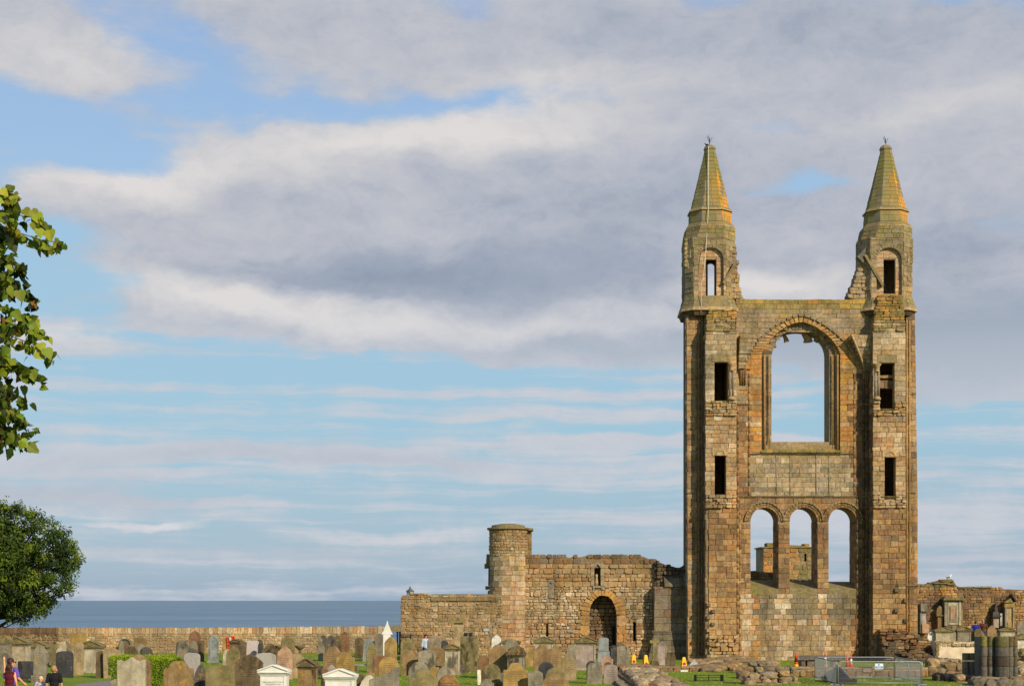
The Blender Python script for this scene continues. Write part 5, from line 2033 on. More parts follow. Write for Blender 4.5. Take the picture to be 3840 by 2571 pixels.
def stone(u0, u1, vt, vb, shape, colour, label, soot=0.5, crust=0.25, th=0.13, yaw=None, lean=None, plinth=0, frame=False, mat='gravestone', cat='gravestone', name='gravestone'):
    D = DV(vb)
    k = D / F
    w, h = (u1 - u0) * k, (vb - vt) * k + 0.04
    if shape == 'cusped':
        w /= 1.25
    yaw = u2(-0.22, 0.14) if yaw is None else yaw
    lean = u2(-0.04, 0.04) if lean is None else lean
    c = GC[colour]
    kk = u2(.94, 1.06)
    c = tuple(x * kk for x in c)
    cx = (u0 + u1) / 2
    m = MB()
    hp = plinth * k if plinth else 0
    slab(m, outline(shape, w, h - hp), th, c, z0=hp)
    if frame:
        ol = outline(shape, w * .78, (h - hp) * .86)
        n = len(ol)
        pts = [Vector((x, -th / 2 - 0.004, z + hp + (h - hp) * .05)) for x, z in ol if z > .05 or True]
        m2 = MB()
        m2.tube(pts, 0.014, tuple(q * .8 for q in c), 5, sm=True)
    parts = bool(plinth or frame)
    if parts:
        o = thing(name, label, cat, (0, 0, 0), GRP)
        mm = m.build('slab', mat, o, world=False)
        mm['soot'], mm['crust'] = soot, crust
        if plinth:
            m = MB()
            m.box(-w * .62, w * .62, -th * 1.3, th * 1.3, 0, hp - 0.004, tuple(q * .9 for q in c), 0.01)
            mm = m.build('plinth', mat, o, world=False)
            mm['soot'], mm['crust'] = soot * .6, crust
        if frame:
            mm = m2.build('moulded_border', mat, o, world=False)
            mm['soot'], mm['crust'] = soot, crust
    else:
        o = m.build(name, mat, world=False)
        o['soot'], o['crust'] = soot, crust
        tag(o, label, cat, GRP)
    for q in (o, *o.children):
        q['cut'] = (u2(.5, 1.0) if R.random() < .65 and mat == 'gravestone' else 0.0)
    place(o, cx, D, yaw, lean, u2(-0.03, 0.03))
    return o


def tomb(u0, u1, vt, vb, capv, colour, label, body=0.86, soot=0.3, crust=0.3, roof='gable', capc='olive', yaw=-0.08, dep=0.5, mat='gravestone', capmat='gravestone', emblem=False, text=None, cat='tomb', name='pedimented_tomb', grp='pedimented tomb monuments'):
    D = DV(vb)
    k = D / F
    w, h = (u1 - u0) * k, (vb - vt) * k
    hc = (vb - capv) * k
    c, cc = GC[colour], GC[capc]
    o = thing(name, label, cat, (0, 0, 0), grp)

    def part(nm, m, mt=mat):
        q = m.build(nm, mt, o, world=False)
        q['soot'], q['crust'] = soot, crust
        return q
    bw = w * body / 2
    m = MB()
    m.box(-bw * 1.12, bw * 1.12, -dep / 2 - .06, dep / 2 + .06, 0, 0.14, c, 0.008)
    part('base', m)
    m = MB()
    m.box(-bw, bw, -dep / 2, dep / 2, 0.138, hc - 0.10, c, 0.006)
    for s in (-1, 1):
        m.box(s * bw * .9 - bw * .09, s * bw * .9 + bw * .09, -dep / 2 - .025, -dep / 2 + .02, 0.142, hc - 0.11, c)
    part('body', m)
    m = MB()
    m.box(-bw * 1.03, bw * 1.03, -dep / 2 - .03, dep / 2 + .03, hc - 0.098, hc - 0.05, c)
    m.box(-w / 2 * .96, w / 2 * .96, -dep / 2 - .07, dep / 2 + .07, hc - 0.048, hc, cc)
    part('cornice', m, capmat)
    m = MB()
    rh = h - hc
    a = w / 2
    y0, y1 = -dep / 2 - .09, dep / 2 + .09
    if roof == 'gable':
        e = rh * 0.28
        ol = [(-a, 0.002), (a, 0.002), (a, e), (0, rh), (-a, e)]
    elif roof == 'dome':
        ol = [(-a, 0.002), (a, 0.002), (a, rh * .25)] + [(a * .88 * cos(t), rh * .25 + rh * .75 * sin(t)) for t in [pi * i / 12 for i in range(13)]] + [(-a, rh * .25)]
    else:
        ol = [(-a, 0.002), (a, 0.002), (a * .96, rh * .4), (a * .6, rh * .9), (0, rh), (-a * .6, rh * .9), (-a * .96, rh * .4)]
    n = len(ol)
    pts = [(x, y1, hc + z) for x, z in ol] + [(x, y0, hc + z) for x, z in ol]
    m.faces(pts, [(i, (i + 1) % n, n + (i + 1) % n, n + i) for i in range(n)] + [tuple(range(n))[::-1], tuple(range(n, 2 * n))], cc)
    if roof == 'gable':          # raking moulding that leaves the tympanum sunk
        for s in (-1, 1):
            A, B = Vector((s * a, y0 - .02, hc + rh * .28)), Vector((0, y0 - .02, hc + rh))
            m.tube([A, B], 0.03, cc, 6, sm=False)
        m.box(-a, a, y0 - .03, y0 + .02, hc + 0.004, hc + 0.035, cc)
    part('pediment', m, capmat)
    if emblem:
        m = MB()
        r = rh * .26
        m.tube([(r * cos(t), y0 - .012, hc + rh * .48 + r * sin(t)) for t in [2 * pi * i / 12 for i in range(13)]], 0.018, cc, 5)
        part('wreath', m, capmat)
    if text:
        for i, ln in enumerate(text):
            cu = bpy.data.curves.new('inscription', 'FONT')
            cu.body = ln[0]
            cu.size = ln[1]
            cu.align_x = 'CENTER'
            cu.extrude = 0.001
            to = bpy.data.objects.new('inscription', cu)
            C.objects.link(to)
            dg = bpy.context.evaluated_depsgraph_get()
            me = bpy.data.meshes.new_from_object(to.evaluated_get(dg))
            bpy.data.objects.remove(to)
            me.materials.clear()
            me.materials.append(MATS['lettering'])
            t2 = bpy.data.objects.new('inscription', me)
            C.objects.link(t2)
            t2.parent = o
            t2.rotation_euler = (pi / 2, 0, 0)
            t2.location = (0, -dep / 2 - .004 - .001, hc - ln[2])
    place(o, (u0 + u1) / 2, D, yaw)
    return o


# u0, u1, top row, base row, shape, colour, label, soot, lichen
GS = [
    (-16, 49, 2439, 2522, 'peak', 'grey', 'grey low-peaked headstone cut by the left edge behind the woman in purple', .5, .2),
    (66, 123, 2479, 2548, 'square', 'slate', 'short dark square headstone right behind the shoulder of the woman in purple', .7, .1),
    (122, 181, 2423, 2560, 'cusped', 'grey', 'tall carved grey headstone with cusped top on a broad plinth behind the blond child', .7, .3, dict(plinth=33, th=.2)),
    (175, 216, 2415, 2494, 'square', 'olive', 'mustard-brown upright slab between the carved grey headstone and the black one', .2, .8),
    (211, 280, 2403, 2503, 'neck', 'pale', 'weathered pale ornate headstone rising behind the big black slab', .9, .3),
    (212, 274, 2440, 2540, 'segment', 'slate', 'large nearly black slab with curved top behind the boy in black', .2, .05, dict(th=.2)),
    (261, 325, 2371, 2468, 'square', 'gold', 'tall orange-brown slab with square top close to the sea wall', .2, .5),
    (276, 311, 2407, 2528, 'round', 'tan', 'narrow tan headstone just right of the big black slab', .2, .2),
    (360, 398, 2436, 2540, 'peak', 'umber', 'brownish slab overlapped by the wide tan headstone left of the hedge', .3, .1),
    (391, 452, 2424, 2541, 'peak', 'tan', 'wide pale tan headstone just left of the green hedge', .15, .1, dict(th=.2)),
    (449, 465, 2400, 2492, 'point', 'grey', 'slim grey obelisk-like marker in front of the round niche monument', .3, .1),
    (473, 516, 2420, 2500, 'round', 'umber', 'brown round headstone above the left part of the hedge', .5, .2),
    (504, 546, 2413, 2490, 'round', 'grey', 'light grey round headstone above the middle of the hedge', .2, .1),
    (524, 571, 2423, 2508, 'round', 'dgrey', 'dark streaked round headstone above the right part of the hedge', .9, .1),
    (500, 550, 2384, 2462, 'ogee', 'brown', 'brown crested headstone against the sea wall above the hedge', .4, .3),
    (578, 612, 2442, 2500, 'point', 'olive', 'small yellowish pointed headstone at the right end of the hedge', .2, .5),
    (705, 750, 2362, 2476, 'point', 'red', 'tall reddish brown pointed headstone near the sea wall', .4, .2),
    (659, 712, 2398, 2520, 'round', 'grey', 'grey round headstone with dark sides left of the speckled granite block', .9, .3),
    (711, 742, 2400, 2488, 'point', 'grey', 'small greyish pointed headstone in front of the tall reddish one', .3, .1),
    (695, 742, 2428, 2506, 'round', 'dgrey', 'low dark headstone peeping over the speckled granite block', .7, .1),
    (742, 766, 2400, 2478, 'round', 'umber', 'narrow dark brown round headstone right of the tall reddish one', .8, .2),
    (687, 748, 2445, 2545, 'segment', 'granite', 'speckled grey granite headstone above the big olive round one', .2, 0, dict(mat='granite')),
    (613, 725, 2477, 2618, 'shoulder', 'brown', 'very large olive-brown round-shouldered headstone in the front right of the hedge', .15, .9, dict(th=.2, yaw=.03)),
    (722, 778, 2486, 2606, 'leaning', 'dgrey', 'leaning dark mottled headstone between the two biggest front olive slabs', .9, .5),
    (780, 818, 2378, 2482, 'point', 'blue', 'blue-grey pointed headstone with raised border on a low plinth', .2, 0, dict(plinth=9, frame=True)),
    (771, 882, 2492, 2612, 'segment', 'olive', 'wide plain olive slab at the bottom left of the white-painted monument', .1, .4, dict(th=.2, yaw=.02)),
    (835, 868, 2433, 2495, 'round', 'pale', 'small pale round headstone below the red and white cloth', .1, .1),
    (848, 900, 2420, 2500, 'point', 'olive', 'olive pointed headstone right behind the small pale round one', .3, .4),
    (868, 906, 2476, 2540, 'round', 'brown', 'low brown round headstone tucked behind the gothic brown slab', .4, .5),
    (896, 922, 2405, 2490, 'square', 'umber', 'narrow brown slab left of the pinkish granite headstone', .5, .2),
    (917, 967, 2400, 2488, 'square', 'pgran', 'pinkish pale granite headstone with rounded corners', .05, 0, dict(mat='granite')),
    (965, 985, 2409, 2490, 'round', 'slate', 'thin black headstone edge right of the pinkish granite one', .2, 0),
    (959, 983, 2396, 2472, 'round', 'umber', 'brown headstone top showing behind the thin black one', .4, .1),
    (982, 1042, 2412, 2510, 'lobed', 'umber', 'dark streaked brown headstone with scrolled top left of the salmon one', .9, .3),
    (1056, 1107, 2385, 2490, 'round', 'olive', 'tall olive-grey round headstone above the salmon pointed one', .3, .6),
    (1038, 1096, 2420, 2545, 'point', 'pink', 'smooth salmon-pink pointed headstone', 0, 0),
    (1086, 1139, 2447, 2541, 'shoulder', 'tan', 'tan shouldered headstone right of the salmon pointed one', .2, .4),
    (957, 1037, 2446, 2545, 'segment', 'granite', 'wide speckled granite headstone above the front white monument', .7, 0, dict(mat='granite')),
    (879, 983, 2450, 2600, 'ogee', 'umber', 'large brown crested headstone immediately left of the front white monument', .7, .5, dict(th=.22, yaw=-.02)),
    (1188, 1214, 2494, 2534, 'round', 'dgrey', 'tiny dark round headstone right of the brown pedimented pillar tomb', .9, .1),
    (1204, 1226, 2506, 2600, 'square', 'red', 'red-spotted narrow slab pressed against the second white monument', .9, .2),
    (1193, 1228, 2381, 2476, 'round', 'grey', 'grey dark-streaked round headstone by the grass gap near the sea wall', .9, .1),
    (1216, 1256, 2380, 2500, 'point', 'dgrey', 'dark pointed headstone above the big brown scalloped slab', .9, .3),
    (1246, 1281, 2382, 2480, 'round', 'umber', 'brown round headstone between the dark pointed and red-centred ones', .6, .2),
    (1211, 1286, 2423, 2545, 'lobed', 'brown', 'big smooth brown slab with scalloped top above the second white monument', .05, .1, dict(th=.18)),
    (1260, 1328, 2445, 2550, 'shoulder', 'gold', 'golden brown shouldered slab right of the big smooth brown one', .2, .6),
    (1278, 1312, 2366, 2470, 'point', 'red', 'tall pointed headstone with an orange-red centre near the sea wall', .5, .3),
    (1223, 1264, 2490, 2590, 'point', 'rose', 'purple-grey pointed headstone peering over the second white monument', .4, .1),
    (1330, 1362, 2389, 2466, 'round', 'umber', 'dark round headstone standing apart left of the pale grey round one', .9, .2),
    (1359, 1402, 2391, 2478, 'round', 'blue', 'pale bluish-grey leaning headstone with round top', .3, 0, dict(lean=.07)),
    (1372, 1417, 2409, 2516, 'neck', 'olive', 'olive-brown ogee headstone in front of the pale bluish-grey one', .3, .5),
    (1403, 1440, 2373, 2474, 'square', 'grey', 'tall plain grey slab left of the white spire monument', .3, .2),
    (1441, 1488, 2385, 2500, 'point', 'gold', 'bright tan pointed headstone under the white spire monument', .3, .2),
    (1398, 1442, 2455, 2522, 'square', 'red', 'small reddish brown slab left of the lichened olive headstone', .5, .2),
    (1420, 1498, 2462, 2570, 'round', 'gold', 'golden lichened round headstone above the broken grey slab', .2, 1.),
    (1326, 1338, 2492, 2514, 'round', 'umber', 'tiny brown footstone on the grass by the golden brown shouldered slab', .4, .1),
    (1345, 1418, 2527, 2605, 'leaning', 'cream', 'leaning cream-white pointed stone at the bottom edge', .2, .1),
    (1341, 1366, 2526, 2602, 'round', 'umber', 'dark brown narrow headstone just left of the leaning cream stone', .8, .1),
    (1370, 1406, 2520, 2572, 'segment', 'brown', 'brown headstone top right behind the leaning cream stone', .4, .2),
    (1384, 1500, 2500, 2625, 'broken', 'grey', 'broken grey slab with a slanting top at the bottom edge', .3, .2, dict(th=.2, yaw=0, lean=0)),
    (1502, 1546, 2389, 2484, 'round', 'olive', 'olive round headstone below the black spiked railing', .7, .5),
    (1504, 1568, 2438, 2533, 'lobed', 'brown', 'smooth reddish tan slab with flat scalloped top below the railing', .05, .1),
    (1567, 1634, 2437, 2536, 'segment', 'grey', 'grey headstone with dark centre beside the thin iron crook', .9, .1),
    (1533, 1611, 2480, 2590, 'round', 'grey', 'broad round grey headstone with a black patch under its arch', .9, .2),
    (1533, 1640, 2509, 2622, 'lobed', 'olive', 'large olive lobed headstone at the bottom edge, orange shoulders', .2, .9, dict(th=.2)),
    (1634, 1690, 2492, 2590, 'point', 'grey', 'grey pointed headstone leaning right at the bottom, left of the grass gap', .5, .2, dict(lean=.05)),
    (1612, 1648, 2500, 2585, 'square', 'gold', 'orange-crusted square stone between the olive lobed and grey pointed ones', .2, 1.),
    (1640, 1722, 2529, 2620, 'round', 'red', 'rust-and-white flaking round stone at the bottom edge', .8, .6),
    (1600, 1664, 2428, 2512, 'segment', 'brown', 'plain orange-brown slab in front of the walking man', .05, .2),
    (1599, 1651, 2383, 2490, 'round', 'grey', 'tall greenish grey round headstone hiding the man near the wall', .4, .4),
    (1634, 1659, 2368, 2466, 'square', 'umber', 'grey-brown slab behind and right of the walking man', .2, .1),
    (1674, 1717, 2458, 2524, 'round', 'dgrey', 'dark-stained round headstone before the small pedimented tomb', .95, .1),
    (1726, 1791, 2386, 2520, 'square', 'olive', 'very tall olive-brown headstone with dark sides below the window board', .95, .2, dict(plinth=28, th=.24)),
    (1715, 1742, 2494, 2524, 'round', 'dgrey', 'small grey footstone at the foot of the very tall dark-sided headstone', .6, .1),
    (1840, 1876, 2377, 2486, 'point', 'white', 'whitish grey pointed headstone beneath the grey sign plate', .1, 0),
    (1890, 1932, 2368, 2470, 'peak', 'blue', 'light grey steep gabled stone at the foot of the round tower', .1, 0),
    (1895, 1944, 2392, 2492, 'round', 'grey', 'pale greenish round headstone before the light grey gabled one', .1, .2),
    (1832, 1902, 2416, 2542, 'shoulder', 'brown', 'large smooth brown shouldered slab left of the domed tomb', .03, .15, dict(th=.18)),
    (1792, 1834, 2454, 2542, 'lobed', 'red', 'smaller reddish brown slab left of the large smooth brown shouldered one', .05, .1),
    (1971, 2001, 2424, 2497, 'square', 'gold', 'bright orange-tan slab right of the domed tomb', .1, .1),
    (1999, 2064, 2415, 2530, 'shoulder', 'brown', 'wide plain brown headstone with round crest, left half of a pair', .02, .05, dict(yaw=-.02)),
    (2063, 2105, 2420, 2530, 'lobed', 'brown', 'plain brown headstone joined to the right side of the wide round-crested one', .02, .05, dict(yaw=-.02)),
    (1789, 1803, 2510, 2566, 'square', 'cream', 'thin pale carved pillar stone on the grass left of the stained olive headstone', .3, 0, dict(th=.25)),
    (1804, 1874, 2487, 2605, 'round', 'olive', 'olive-grey round headstone with a dark stain in its centre', .8, .3),
    (1803, 1855, 2544, 2618, 'lobed', 'grey', 'small grey lobed stone at the very bottom before the stained olive headstone', .2, .1),
    (1886, 1981, 2484, 2612, 'lobed', 'gold', 'gold-topped lobed headstone below the domed tomb', .1, .8, dict(th=.2)),
    (1872, 1908, 2520, 2605, 'point', 'grey', 'narrow grey headstone tilted at the left of the gold-topped one', .5, .1, dict(lean=-.08)),
    (1981, 2039, 2515, 2615, 'segment', 'grey', 'grey round headstone with dark cracks right of the gold-topped one', .6, .2),
    (2020, 2079, 2480, 2582, 'round', 'slate', 'dark slate round headstone before the pair of plain brown ones', .2, 0),
    (2044, 2121, 2502, 2612, 'round', 'olive', 'mossy olive-grey round headstone behind the orange-brown front one', .1, .4),
    (2028, 2134, 2527, 2635, 'round', 'brown', 'wide orange-brown round headstone at the bottom edge', .02, .3, dict(yaw=0)),
    (2106, 2165, 2447, 2548, 'neck', 'tan', 'mottled waisted headstone left of the largest pink-bodied tomb', .3, .5),
    (2122, 2158, 2416, 2530, 'round', 'grey', 'round grey headstone standing behind the mottled waisted one', .3, .4),
    (2286, 2315, 2417, 2490, 'round', 'slate', 'dark-faced narrow round headstone seen from its edge', .9, .3, dict(yaw=.5)),
    (2309, 2346, 2403, 2474, 'point', 'umber', 'brown pointed headstone behind the black-centred grey one', .4, .2),
    (2311, 2360, 2420, 2500, 'segment', 'grey', 'grey headstone with black centre left of the first yellow cone', .95, .1, dict(th=.2)),
    (2253, 2298, 2458, 2530, 'shoulder', 'pink', 'small salmon shouldered headstone below the smooth grey modern one', 0, 0),
    (2200, 2237, 2475, 2545, 'round', 'dgrey', 'dark rounded stone tucked behind the black-centred front headstone', .8, .1),
    (2202, 2257, 2484, 2561, 'segment', 'grey', 'leaning grey headstone with black centre on the grass before the salmon one', .95, .2, dict(lean=.03, th=.16)),
    (2266, 2293, 2480, 2540, 'round', 'dgrey', 'small dark round stone behind the pinkish grey one', .7, .1),
    (2264, 2315, 2489, 2561, 'segment', 'rose', 'pinkish grey headstone beside the long nave footing', .2, .1),
    (2462, 2498, 2402, 2492, 'point', 'rose', 'pink-grey lancet headstone right behind the ringed cross', .5, 0, dict(frame=True)),
    (2497, 2533, 2463, 2502, 'square', 'umber', 'low brown square stone right of the ringed cross', .3, .1),
    (3700, 3736, 2343, 2392, 'point', 'brown', 'tan pointed headstone right of the two people by the far wall', .1, .1),
    (3640, 3692, 2360, 2396, 'round', 'olive', 'mossy round headstone in front of the person in the blue jacket', .3, .5),
    (3476, 3510, 2367, 2402, 'round', 'white', 'leaning whitish grey slab on the right behind the rubble at the tower foot', .3, 0),
    (3814, 3840, 2330, 2400, 'round', 'grey', 'grey headstone at the far right edge beside the orange-stoned monument', .1, .1),
    (3652, 3682, 2356, 2380, 'round', 'umber', 'low brown headstone crest between the people and the mossy round one', .2, .2),
    (3570, 3585, 2345, 2392, 'square', 'grey', 'slim grey pillar between the two low pedimented tombs on the right', .1, .1),
]
D_hi = {'3': 0.55}
for g in GS:
    kw = dict(g[9]) if len(g) > 9 else {}
    if g[0] > 3440:          # the raised ground at the right: measured from its own level
        vb = 2250 + F * (H - 0.55) / 101.0 if g[0] < 3690 else 2250 + F * (H - 0.55) / 103.0
        DD = F * H / (g[3] - HV)
        D = 100.5 + (g[3] - 2380) * 0.02
        k = D / F
        hh = (HV - g[2]) * k + H - 0.55
        w = (g[1] - g[0]) * k
        m = MB()
        slab(m, outline(g[4], w, hh + 0.04), .15, GC[g[5]])
        o = m.build('gravestone', 'gravestone', world=False)
        o['soot'], o['crust'] = g[7], g[8]
        tag(o, g[6], 'gravestone', GRP)
        x = X((g[0] + g[1]) / 2, D)
        o.location = (x, D, gz(x, D) - 0.04)
        o.rotation_euler = (0, u2(-.02, .02), u2(-.1, .1))
        continue
    stone(g[0], g[1], g[2], g[3], g[4], g[5], g[6], g[7], g[8], **kw)

TB = [
    (-26, 42, 2377, 2513, 2405, 'grey', 'moss-capped box tomb with curved lid cut by the left edge', dict(roof='curve', body=.88, soot=.4, crust=.8)),
    (28, 115, 2385, 2511, 2410, 'pale', 'tall pale tomb with carved mossy pediment behind the woman in purple', dict(emblem=True, crust=.5)),
    (105, 184, 2399, 2500, 2422, 'grey', 'grey tomb with plain mossy pediment behind the carved cusped headstone', dict(soot=.4, crust=.6)),
    (301, 391, 2396, 2520, 2422, 'pale', 'pale tomb with round emblem in its pediment left of the hedge', dict(emblem=True, soot=.4)),
    (863, 910, 2392, 2484, 2404, 'umber', 'small dark brown pedimented tomb right of the red and white cloth', dict(soot=.9, capc='umber')),
    (1117, 1190, 2462, 2612, 2493, 'brown', 'brown pedimented pillar tomb between the two white monuments', dict(soot=.9, crust=.6, capc='umber', body=.88)),
    (1666, 1728, 2410, 2528, 2429, 'pale', 'small stained tomb with pediment below the tall slender column tomb', dict(soot=.95)),
    (1880, 1955, 2391, 2486, 2404, 'grey', 'low wide pedimented tomb at the foot of the round tower', dict(soot=.4)),
    (1899, 1973, 2418, 2545, 2450, 'grey', 'black-streaked tomb with a domed mossy top', dict(roof='dome', soot=1, crust=.7, capc='umber')),
    (2001, 2082, 2381, 2496, 2403, 'pale', 'pale tomb with emblem pediment behind the pair of plain brown headstones', dict(emblem=True, soot=.2)),
    (2153, 2242, 2384, 2512, 2407, 'rose', 'largest pink-bodied tomb with green pediment and emblem below the archway', dict(emblem=True, soot=.4, body=.82, capc='olive')),
    (3500, 3572, 2351, 2402, 2366, 'pale', 'low mossy pedimented tomb on the right below the arched wall monument', dict(hi=1)),
    (3582, 3640, 2348, 2402, 2362, 'grey', 'low grey pedimented tomb on the right beneath the big classical wall monument', dict(hi=1, soot=.5)),
    (3742, 3802, 2352, 2402, 2364, 'pale', 'pale pedimented tomb on the far right behind the clustered pier', dict(hi=1)),
    (3806, 3866, 2374, 2440, 2394, 'cream', 'cream tomb with sloping roof at the far right edge', dict(hi=2)),
]
for u0, u1, vt, vb, cv, c, lab, kw in TB:
    hi = kw.pop('hi', 0)
    if hi:
        D = 101.0 if hi == 1 else 98.0
        g = 0.55
        vb = HV + F * H / D           # same depth as level ground would give
        o = tomb(u0, u1, vt, vb, cv, c, lab, dep=.8, **kw)
        zs = 0.55 * smoothstep(96.5, 99.5, D)
        o.location.z = 0.0
    else:
        tomb(u0, u1, vt, vb, cv, c, lab, **kw)
# the two white-painted monuments with their inscriptions
tomb(972, 1088, 2491, 2640, 2520, 'white', 'front white-painted monument with pediment and black lettering, left of the pair', body=.84, roof='gable', capc='white', mat='white_marble', capmat='white_marble', name='white_monument', cat='monument', yaw=-0.05,
     grp='white painted monuments', text=[('NORMAN BELL BEATTIE FLEMING', 0.052, 0.33), ('PETER FLEMING\'S SON', 0.052, 0.40), ('SUB-PREFECT, LAGOS', 0.052, 0.47)])
tomb(1216, 1340, 2510, 2665, 2541, 'white', 'second white-painted monument with pediment and small lettering, right of the pair', body=.88, roof='gable', capc='white', mat='white_marble', capmat='white_marble', name='white_monument', cat='monument', yaw=-0.05,
     grp='white painted monuments', text=[('PETER FLEMING DIED 9TH APRIL 1914', 0.044, 0.32), ('AGED 73', 0.044, 0.38), ('ALEX. MORGAN DIED 12 MAY 1919', 0.044, 0.44)])

# tall slender column tomb
D = DV(2482)
o = thing('column_tomb', 'tall slender pale column tomb with flat gabled cap against the rubble wall', 'tomb', (X(1719, D), D, 0))
k = D / F
x0 = X(1719, D)
m = MB()
m.box(x0 - 17 * k, x0 + 17 * k, D - .22, D + .22, .25, Z(2334, D), GC['tan'], .004)
q = m.build('shaft', 'gravestone', o)
q['soot'], q['crust'] = .4, .2
m = MB()
m.box(x0 - 26 * k, x0 + 26 * k, D - .35, D + .35, Z(2334, D), Z(2329, D), GC['olive'])
n = 5
ol = [(-26 * k, 0), (26 * k, 0), (24 * k, 5 * k), (0, 13 * k), (-24 * k, 5 * k)]
pts = [(x0 + a, D + .33, Z(2329, D) + .003 + b) for a, b in ol] + [(x0 + a, D - .33, Z(2329, D) + .003 + b) for a, b in ol]
m.faces(pts, [(i, (i + 1) % n, n + (i + 1) % n, n + i) for i in range(n)] + [tuple(range(n))[::-1], tuple(range(n, 2 * n))], GC['olive'])
q = m.build('cap', 'gravestone', o)
q['crust'], q['soot'] = .6, .3
m = MB()
m.box(x0 - 25 * k, x0 + 25 * k, D - .32, D + .32, 0, .25, GC['grey'])
q = m.build('base', 'gravestone', o)
q['crust'], q['soot'] = .3, .3

# smooth grey modern stone in two blocks
D = DV(2493)
o = thing('gravestone', 'smooth pale grey modern headstone in two stacked blocks right of the largest pink-bodied tomb', 'gravestone', (X(2263, D), D, 0), GRP)
k = D / F
x0 = X(2263, D)
for nm, (a, b), (va, vb), th in (('upper_block', (-20, 19), (2389, 2439), .18), ('lower_block', (-22, 23), (2440, 2480), .26), ('base', (-30, 28), (2481, 2495), .4)):
    m = MB()
    if nm == 'upper_block':
        slab(m, outline('segment', (b - a) * k, (vb - va) * k), th, GC['blue'], y0=D, x0=x0, z0=Z(vb, D))
    else:
        m.box(x0 + a * k, x0 + b * k, D - th / 2, D + th / 2, max(0, Z(vb, D)), Z(va, D), GC['blue'])
    q = m.build(nm, 'gravestone', o)
    q['soot'], q['crust'] = .05, 0.0

# disc-headed dark stone on a narrow post
D = DV(2486)
x0 = X(1666, D)
k = D / F
o = thing('gravestone', 'dark disc-headed stone on a narrow post left of the small stained tomb', 'gravestone', (x0, D, 0), GRP)
m = MB()
slab(m, [(16 * k * cos(t), 16 * k + 16 * k * sin(t)) for t in [2 * pi * i / 18 - pi / 2 for i in range(18)]], .14, GC['slate'], x0=x0, y0=D, z0=Z(2431, D))
q = m.build('disc', 'gravestone', o)
q['soot'], q['crust'] = .5, .1
m = MB()
m.box(x0 - 4 * k, x0 + 4 * k, D - .06, D + .06, 0, Z(2431, D), GC['umber'])
q = m.build('post', 'gravestone', o)
q['soot'], q['crust'] = .5, .1

# ringed cross
D = DV(2498)
k = D / F
x0 = X(2455, D)
o = thing('ringed_cross', 'grey stone ringed cross on a flared base left of the third yellow cone', 'cross', (x0, D, 0))
m = MB()
c = GC['olive']
slab(m, [(-9 * k, 0), (9 * k, 0), (7.5 * k, 62 * k), (-7.5 * k, 62 * k)], .2, c, x0=x0, y0=D, z0=Z(2476, D), rag=.002)
zc = Z(2404, D)
m.box(x0 - 6 * k, x0 + 6 * k, D - .09, D + .09, zc - 12 * k, Z(2393, D), c)
m.box(x0 - 18 * k, x0 - 6 * k, D - .088, D + .088, zc - 6 * k, zc + 6 * k, c)
m.box(x0 + 6 * k, x0 + 18 * k, D - .088, D + .088, zc - 6 * k, zc + 6 * k, c)
q = m.build('cross', 'gravestone', o)
q['soot'], q['crust'] = .2, .3
m = MB()
m.tube([(x0 + 12.5 * k * cos(t), D, zc + 12.5 * k * sin(t)) for t in [2 * pi * i / 20 for i in range(21)]], .045, c, 6)
q = m.build('ring', 'gravestone', o)
q['soot'], q['crust'] = .2, .3
m = MB()
slab(m, [(-20 * k, 0), (20 * k, 0), (11 * k, 23 * k), (-11 * k, 23 * k)], .5, GC['umber'], x0=x0, y0=D)
q = m.build('base', 'gravestone', o)
q['soot'], q['crust'] = .3, .6

# white spire monument
D = DV(2480)
k = D / F
x0 = X(1452, D)
o = thing('spire_monument', 'bright white marble monument with crocketed spire left of the wall gate', 'monument', (x0, D, 0))
m = MB()
m.box(x0 - 14 * k, x0 + 14 * k, D - .2, D + .2, 0.1, Z(2378, D), GC['white'])
m.build('shaft', 'white_marble', o)
m = MB()
slab(m, [(-20 * k, 0), (20 * k, 0), (17 * k, 10 * k), (14 * k, 11 * k), (6 * k, 33 * k), (2 * k, 40 * k), (-2 * k, 40 * k), (-6 * k, 33 * k), (-14 * k, 11 * k), (-17 * k, 10 * k)], .34, GC['white'], x0=x0, y0=D, z0=Z(2377, D))
m.build('gabled_top', 'white_marble', o)
m = MB()
m.lathe([(.02, 0), (.07, .06), (.03, .1), (.06, .14), (0.01, .2)], GC['white'], 8, (x0, D, Z(2340, D)))
m.build('finial', 'white_marble', o)
m = MB()
m.box(x0 - 22 * k, x0 + 22 * k, D - .3, D + .3, 0, .12, GC['white'])
m.build('base', 'white_marble', o)

# round-arched niche monument against the sea wall
D = 107.0
k = D / F
o = thing('niche_monument', 'round-arched grave monument with dark inner panel built against the sea wall', 'monument', (X(470, D), D, 0))
m = MB()
x0 = X(470, D)
hh = Z(2391, D)
slab(m, outline('round', 48 * k, hh), .3, GC['olive'], x0=x0, y0=D)
q = m.build('surround', 'gravestone', o)
q['soot'], q['crust'] = .3, .4
m = MB()
slab(m, outline('round', 32 * k, hh - .14), .05, GC['umber'], x0=x0, y0=D - .17)
q = m.build('panel', 'gravestone', o)
q['soot'], q['crust'] = .5, .1
m = MB()
P3 = [(x0 + 19 * k * cos(t), D - .17, hh - 24 * k + 19 * k * sin(t)) for t in [pi * i / 14 for i in range(15)]]
m.tube(P3, .05, GC['slate'], 6)
q = m.build('arch_moulding', 'gravestone', o)
q['soot'], q['crust'] = .5, .1

